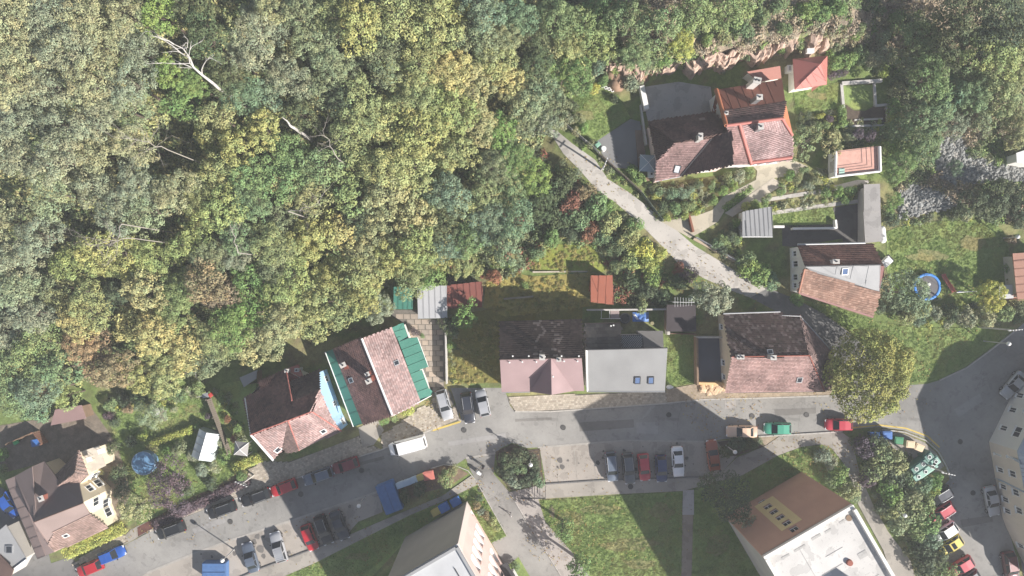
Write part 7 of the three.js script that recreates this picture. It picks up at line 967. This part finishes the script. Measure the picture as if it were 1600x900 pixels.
{ // fallen leaves along kerbs, on lawns and pavements
  const r = rng(91), b = [V3(-.09, 0, 0), V3(0, .015, .05), V3(.1, .01, 0), V3(0, .015, -.05)], ms = [], cs = [], q = new THREE.Quaternion(), spots = [[1357, 600, 100], [1130, 640, 60], [800, 735, 70], [300, 770, 110], [210, 810, 60], [640, 640, 60], [700, 780, 60], [1400, 730, 90], [880, 840, 60], [1050, 420, 60], [930, 290, 70], [560, 560, 90], [1450, 480, 90], [1120, 470, 60], [1310, 730, 50], [1000, 800, 130], [1250, 720, 60], [520, 870, 90]];
  while (ms.length < 4200) { const s = spots[r() * spots.length | 0], a = r() * 6.28, d = s[2] * Math.sqrt(r()) * 1.1, px = s[0] + Math.cos(a) * d, py = s[1] + Math.sin(a) * d * .7, p = G(px, py), k = .6 + r() * 1.1; q.setFromEuler(new THREE.Euler((r() - .5) * .7, r() * 6.28, (r() - .5) * .7)); ms.push(new THREE.Matrix4().compose(V3(p[0], p[1] + .13, p[2]), q, V3(k, k, k))); const c = [[.34, .24, .08], [.26, .15, .06], [.4, .33, .12], [.2, .14, .07]][r() * 4 | 0]; cs.push(L(...c)); }
  const im = new THREE.InstancedMesh(polyGeo([[b[0], b[1], b[2]], [b[0], b[2], b[3]]]), M('dry leaf', [1, 1, 1], .9, { side: THREE.DoubleSide }), ms.length); ms.forEach((x, i) => { im.setMatrixAt(i, x); im.setColorAt(i, cs[i]); }); im.name = 'fallen_leaves'; im.userData.kind = 'stuff'; tag(im, 'yellow and brown fallen leaves on lawns and pavements', 'leaves'); scene.add(im);
}
// ---------------------------------------------------------------- rock face above the court
{
  const r = rng(44), line = [[938, 100], [950, 112], [970, 124], [985, 132], [1003, 126], [1025, 120], [1045, 126], [1072, 120], [1100, 117], [1125, 116], [1150, 108], [1180, 103], [1205, 96], [1232, 88], [1260, 84], [1285, 88], [1310, 94]], NX = 240, NZ = 16, V = [];
  // a broken face with a sloping shelf on top, its brink ragged and cracked
  for (let i = 0; i <= NX; i++) { const f = i / NX * (line.length - 1), k = Math.min(line.length - 2, Math.floor(f)), px = lerp(line[k][0], line[k + 1][0], f - k), py = lerp(line[k][1], line[k + 1][1], f - k), p = W(px, py, 2.6), wide = .7 + 2.0 * vnoise(i * .045, 7), tall = (1.6 + 1.6 * vnoise(i * .05, 2)) * Math.min(1, i / 16, (NX - i) / 16), rag = (vnoise(i * .11, 1) - .5) * 1.7 + (vnoise(i * .37, 5) - .5) * .8, crack = vnoise(i * .21, 31) > .8 ? -.5 : 0, row = [], y0 = T(p[0], p[1] + 1.2);
    for (let j = 0; j <= NZ; j++) { const t = j / NZ, face = clamp(t / .35, 0, 1), shelf = clamp((t - .35) / .65, 0, 1), n = (vnoise(i * .3, j * .55, 0, 4) - .5), n2 = vnoise(i * .12, j * .3, 0, 6) - .5, z = p[1] + rag - Math.pow(face, .7) * .55 - shelf * wide + n * .3, y = y0 - .3 + tall * (Math.floor(face * 4 + n2) / 4 * .5 + face * .5) + shelf * (.5 + n2 * .8) + n * .35 + crack * face; row.push(V3(p[0] + (hash(i, j, 3) - .5) * .1, j === NZ ? Math.min(y, T(p[0], z) - .1) : y, z)); } V.push(row); }
  const tr = []; for (let i = 0; i < NX; i++) for (let j = 0; j < NZ; j++) { const a = V[i][j], b = V[i + 1][j], c = V[i + 1][j + 1], d = V[i][j + 1]; tr.push([a, b, c], [a, c, d]); }
  struct('rock_face', polyGeo(tr), M('pink sandstone', [.48, .385, .33], .95, { map: 'rock', bump: 'rock', bs: .12 }));
  const g2 = []; for (let i = 0; i < 46; i++) { const px = 952 + r() * 50, py = 92 + r() * 40, p = G(px, py), s = .3 + r() * .9, b = new THREE.IcosahedronGeometry(s, 1), a = b.attributes.position; for (let q = 0; q < a.count; q++) { const f = .75 + .5 * hash(Math.round(a.getX(q) * 50), Math.round(a.getY(q) * 50 + a.getZ(q) * 70), i); a.setXYZ(q, a.getX(q) * f, a.getY(q) * f * .7, a.getZ(q) * f); } b.translate(p[0], p[1] + .1, p[2]); b.deleteAttribute('uv'); g2.push(uvm(b)); }
  struct('rock_debris', merge(g2), M('brown sandstone', [.33, .235, .17], .95, { map: 'rock', bump: 'rock', bs: .1 }));
  // loose pale stones beside the shaded courtyard wall: single stones
  const st = [0, 1, 2].map(s => { const b = new THREE.IcosahedronGeometry(.32, 1), a = b.attributes.position; for (let q = 0; q < a.count; q++) { const f = .75 + .45 * hash(Math.round(a.getX(q) * 90), Math.round(a.getY(q) * 90 + a.getZ(q) * 50), s + 9); a.setXYZ(q, a.getX(q) * f, a.getY(q) * f * .6, a.getZ(q) * f); } b.deleteAttribute('uv'); b.computeVertexNormals(); return uvm(b); }), ms = [[.55, .44, .31], [.48, .38, .26], [.6, .5, .38]].map((c, i) => M('sand stone ' + i, c, .95, { map: 'rock' }));
  const heap = thing('stone_heap', 'heap of pale sandy stones at the foot of orange-cream wall', 'stones', G(1108, 607)); const o0 = heap.position; for (let i = 0; i < 60; i++) { const px = 1093 + r() * 38, py = 599 + r() * 18 * (1 - Math.abs(px - 1110) / 40), p = G(px, py), s = mesh('stone', st[r() * 3 | 0], ms[r() * 3 | 0], heap); s.position.set(p[0] - o0.x, .15 + r() * .15, p[2] - o0.z); s.rotation.y = r() * 6; s.scale.setScalar(.6 + r() * .9); }
}

{ // stones of the scree
  const r = rng(57), g = new THREE.IcosahedronGeometry(.2, 0), ms = [], cs = [], q = new THREE.Quaternion(), P = [[[1402, 294], [1430, 284], [1478, 299], [1502, 323], [1404, 344]], [[1455, 262], [1468, 215], [1505, 205], [1512, 240], [1545, 252], [1640, 248], [1640, 290], [1560, 286], [1480, 290]]];
  for (let t = 0; t < 40000 && ms.length < 2600; t++) { const px = 1400 + r() * 220, py = 200 + r() * 145; if (!P.some(b => inPoly(px, py, b))) continue; const p = G(px, py), k = .4 + r() * r() * 2.2; q.setFromEuler(new THREE.Euler(r() * 3, r() * 3, r() * 3)); ms.push(new THREE.Matrix4().compose(V3(p[0], p[1] + .09, p[2]), q, V3(k, k * .6, k * (.6 + r() * .6)))); const c = .17 + r() * .18; cs.push(L(c, c * 1.02, c * .98)); }
  const im = new THREE.InstancedMesh(g, M('scree stone', [1, 1, 1], .95), ms.length); ms.forEach((x, i) => { im.setMatrixAt(i, x); im.setColorAt(i, cs[i]); }); im.name = 'scree_stones'; im.userData.kind = 'stuff'; tag(im, 'pale grey loose stones of the scree at the right', 'stones'); im.castShadow = true; scene.add(im);
}
// ---------------------------------------------------------------- people
// a body as one skin over tapered bones (smooth union of capsules, meshed by marching cubes)
function skin(bones, res, lo, hi, infl = 0) {
  const mc = new MarchingCubes(res, new THREE.MeshStandardMaterial(), false, false, 60000); mc.isolation = 0; const c = V3((lo[0] + hi[0]) / 2, (lo[1] + hi[1]) / 2, (lo[2] + hi[2]) / 2), s = Math.max(hi[0] - lo[0], hi[1] - lo[1], hi[2] - lo[2]) / 2, n = res, P = V3();
  for (let k = 0; k < n; k++) for (let j = 0; j < n; j++) for (let i = 0; i < n; i++) { P.set((i - n / 2) / (n / 2) * s + c.x, (j - n / 2) / (n / 2) * s + c.y, (k - n / 2) / (n / 2) * s + c.z); let d = 1e3; for (const [a, b, ra, rb] of bones) { const ab = b.clone().sub(a), t = clamp(P.clone().sub(a).dot(ab) / ab.lengthSq(), 0, 1), e = P.distanceTo(a.clone().addScaledVector(ab, t)) - lerp(ra, rb, t) - infl, kk = .035, h = clamp(.5 + .5 * (d - e) / kk, 0, 1); d = lerp(d, e, h) - kk * h * (1 - h); } mc.field[i + j * n + k * n * n] = -d / s; }
  mc.update(); const q = mc.count, g = new THREE.BufferGeometry(); g.setAttribute('position', new THREE.BufferAttribute(mc.positionArray.slice(0, q * 3), 3)); g.setAttribute('normal', new THREE.BufferAttribute(mc.normalArray.slice(0, q * 3), 3)); g.scale(s, s, s); g.translate(c.x, c.y, c.z); return g;
}
function person(px, py, h, turn, label, top, legs, hair, push) {
  const p = G(px, py, h * .7), o = thing('person', label, 'person', [p[0], p[1] + .02, p[2]], turn), k = h / 1.7, v = (x, y, z) => V3(x * k, y * k, z * k), mS = M('skin', [.50, .30, .22], .6), torso = [], arms = [], lg = [];
  torso.push([v(0, .92, 0), v(0, 1.15, .01), .14 * k, .125 * k], [v(0, 1.15, .01), v(0, 1.36, 0), .13 * k, .14 * k], [v(-.13, 1.39, 0), v(.13, 1.39, 0), .075 * k, .075 * k]); const neck = [v(0, 1.4, 0), v(0, 1.54, .015), .055 * k, .055 * k], head = [v(0, 1.6, .02), v(0, 1.64, .015), .092 * k, .085 * k], nose = [v(0, 1.585, .105), v(0, 1.6, .1), .014 * k, .012 * k];
  for (const s of [-1, 1]) { const sh = v(s * .19, 1.38, 0), el = push ? v(s * .22, 1.13, .12) : v(s * .24, 1.12, -.02 + s * .06), wr = push ? v(s * .2, 1.04, .36) : v(s * .26, .88, .06 + s * .1); arms.push([sh, el, .055 * k, .042 * k], [el, wr, .042 * k, .03 * k]); for (let f = 0; f < 4; f++) arms.push([wr.clone().add(v((f - 1.5) * .018, -.01, .03)), wr.clone().add(v((f - 1.5) * .02, -.05 - .006 * (f % 2), push ? .085 : .04)), .0095 * k, .008 * k]); arms.push([wr, wr.clone().add(v(0, -.03, .045)), .03 * k, .026 * k], [wr.clone().add(v(-s * .03, -.01, .02)), wr.clone().add(v(-s * .05, -.03, .06)), .011 * k, .009 * k]); const hip = v(s * .09, .9, 0), kn = v(s * .1, .49, s * .12 + .05), an = v(s * .1, .09, s * .2 - .02); lg.push([hip, kn, .09 * k, .06 * k], [kn, an, .058 * k, .04 * k], [an, v(s * .11, .035, s * .2 + .14), .04 * k, .032 * k]); }
  const lo = [-.45 * k, -.02 * k, -.6 * k], hi = [.45 * k, 1.78 * k, .6 * k]; mesh('body', skin([...torso, neck, head, nose, ...arms, ...lg], 96, lo, hi), mS, o); mesh('jacket', skin([...torso, ...arms.filter((_, i) => i % 7 < 2)], 72, lo, hi, .016 * k), top, o); mesh('trousers', skin([torso[0], ...lg.filter((_, i) => i % 3 < 2)], 72, lo, hi, .014 * k), legs, o); mesh('shoes', skin(lg.filter((_, i) => i % 3 === 2), 56, lo, hi, .01), mTrim, o);
  mesh('hair', skin([[v(0, 1.66, -.02), v(0, 1.6, -.06), .088 * k, .075 * k], [v(0, 1.69, .02), v(0, 1.68, -.03), .07 * k, .08 * k]], 48, [-.2 * k, 1.45 * k, -.2 * k], [.2 * k, 1.85 * k, .2 * k], .006), hair, o); for (const s of [-1, 1]) { const e = mesh('eye', new THREE.SphereGeometry(.012 * k, 8, 6), mTrim, o); e.position.copy(v(s * .033, 1.625, .105)); const ear = mesh('ear', new THREE.SphereGeometry(.026 * k, 8, 6).scale(.4, 1, .7), mS, o); ear.position.copy(v(s * .092, 1.6, .01)); } return o;
}
person(755, 731, 1.62, -2.2, 'person in dark jacket pushing a white pram at the path mouth', M('dark jacket', [.05, .05, .06], .9), M('dark trousers', [.04, .045, .06], .9), M('brown hair', [.07, .045, .03], .8), true);
person(797.5, 806, 1.15, 2.5, 'small person in white top walking alone on the asphalt path', M('white shirt', [.75, .75, .74], .9), M('grey trousers', [.2, .2, .22], .9), M('brown hair', 0));
{ const p = G(748.5, 737), o = thing('pram', 'white and dark pram pushed across the path mouth', 'pram', [p[0], p[1] + .02, p[2]], -2.2); mesh('cot', box(.5, .28, .85, 0, .62, 0, 0, .08), M('dark fabric', [.05, .05, .055], .9), o); mesh('hood', (() => { const g = new THREE.SphereGeometry(.34, 16, 10, 0, 6.283, 0, 1.57); g.scale(.85, 1, 1); g.translate(0, .72, .2); return g; })(), mFrame, o); mesh('blanket', box(.42, .06, .5, 0, .78, -.2, 0, .02), mFrame, o); mesh('handle', merge([rod(V3(-.22, .7, -.4), V3(-.22, 1.0, -.75), .018), rod(V3(.22, .7, -.4), V3(.22, 1.0, -.75), .018), rod(V3(-.22, 1.0, -.75), V3(.22, 1.0, -.75), .02)]), mTrim, o); for (const x of [-.28, .28]) for (const z of [-.32, .34]) { const t = new THREE.TorusGeometry(.13, .025, 6, 18).rotateY(Math.PI / 2); const w = mesh('wheel', t, mTyre, o); w.position.set(x, .15, z); } mesh('chassis', merge([rod(V3(-.24, .17, -.32), V3(.2, .5, .3), .015), rod(V3(.24, .17, -.32), V3(-.2, .5, .3), .015), rod(V3(-.28, .15, -.32), V3(.28, .15, -.32), .015), rod(V3(-.28, .15, .34), V3(.28, .15, .34), .015)]), mSteel, o); }
shade(scene);
renderer.render(scene, camera);
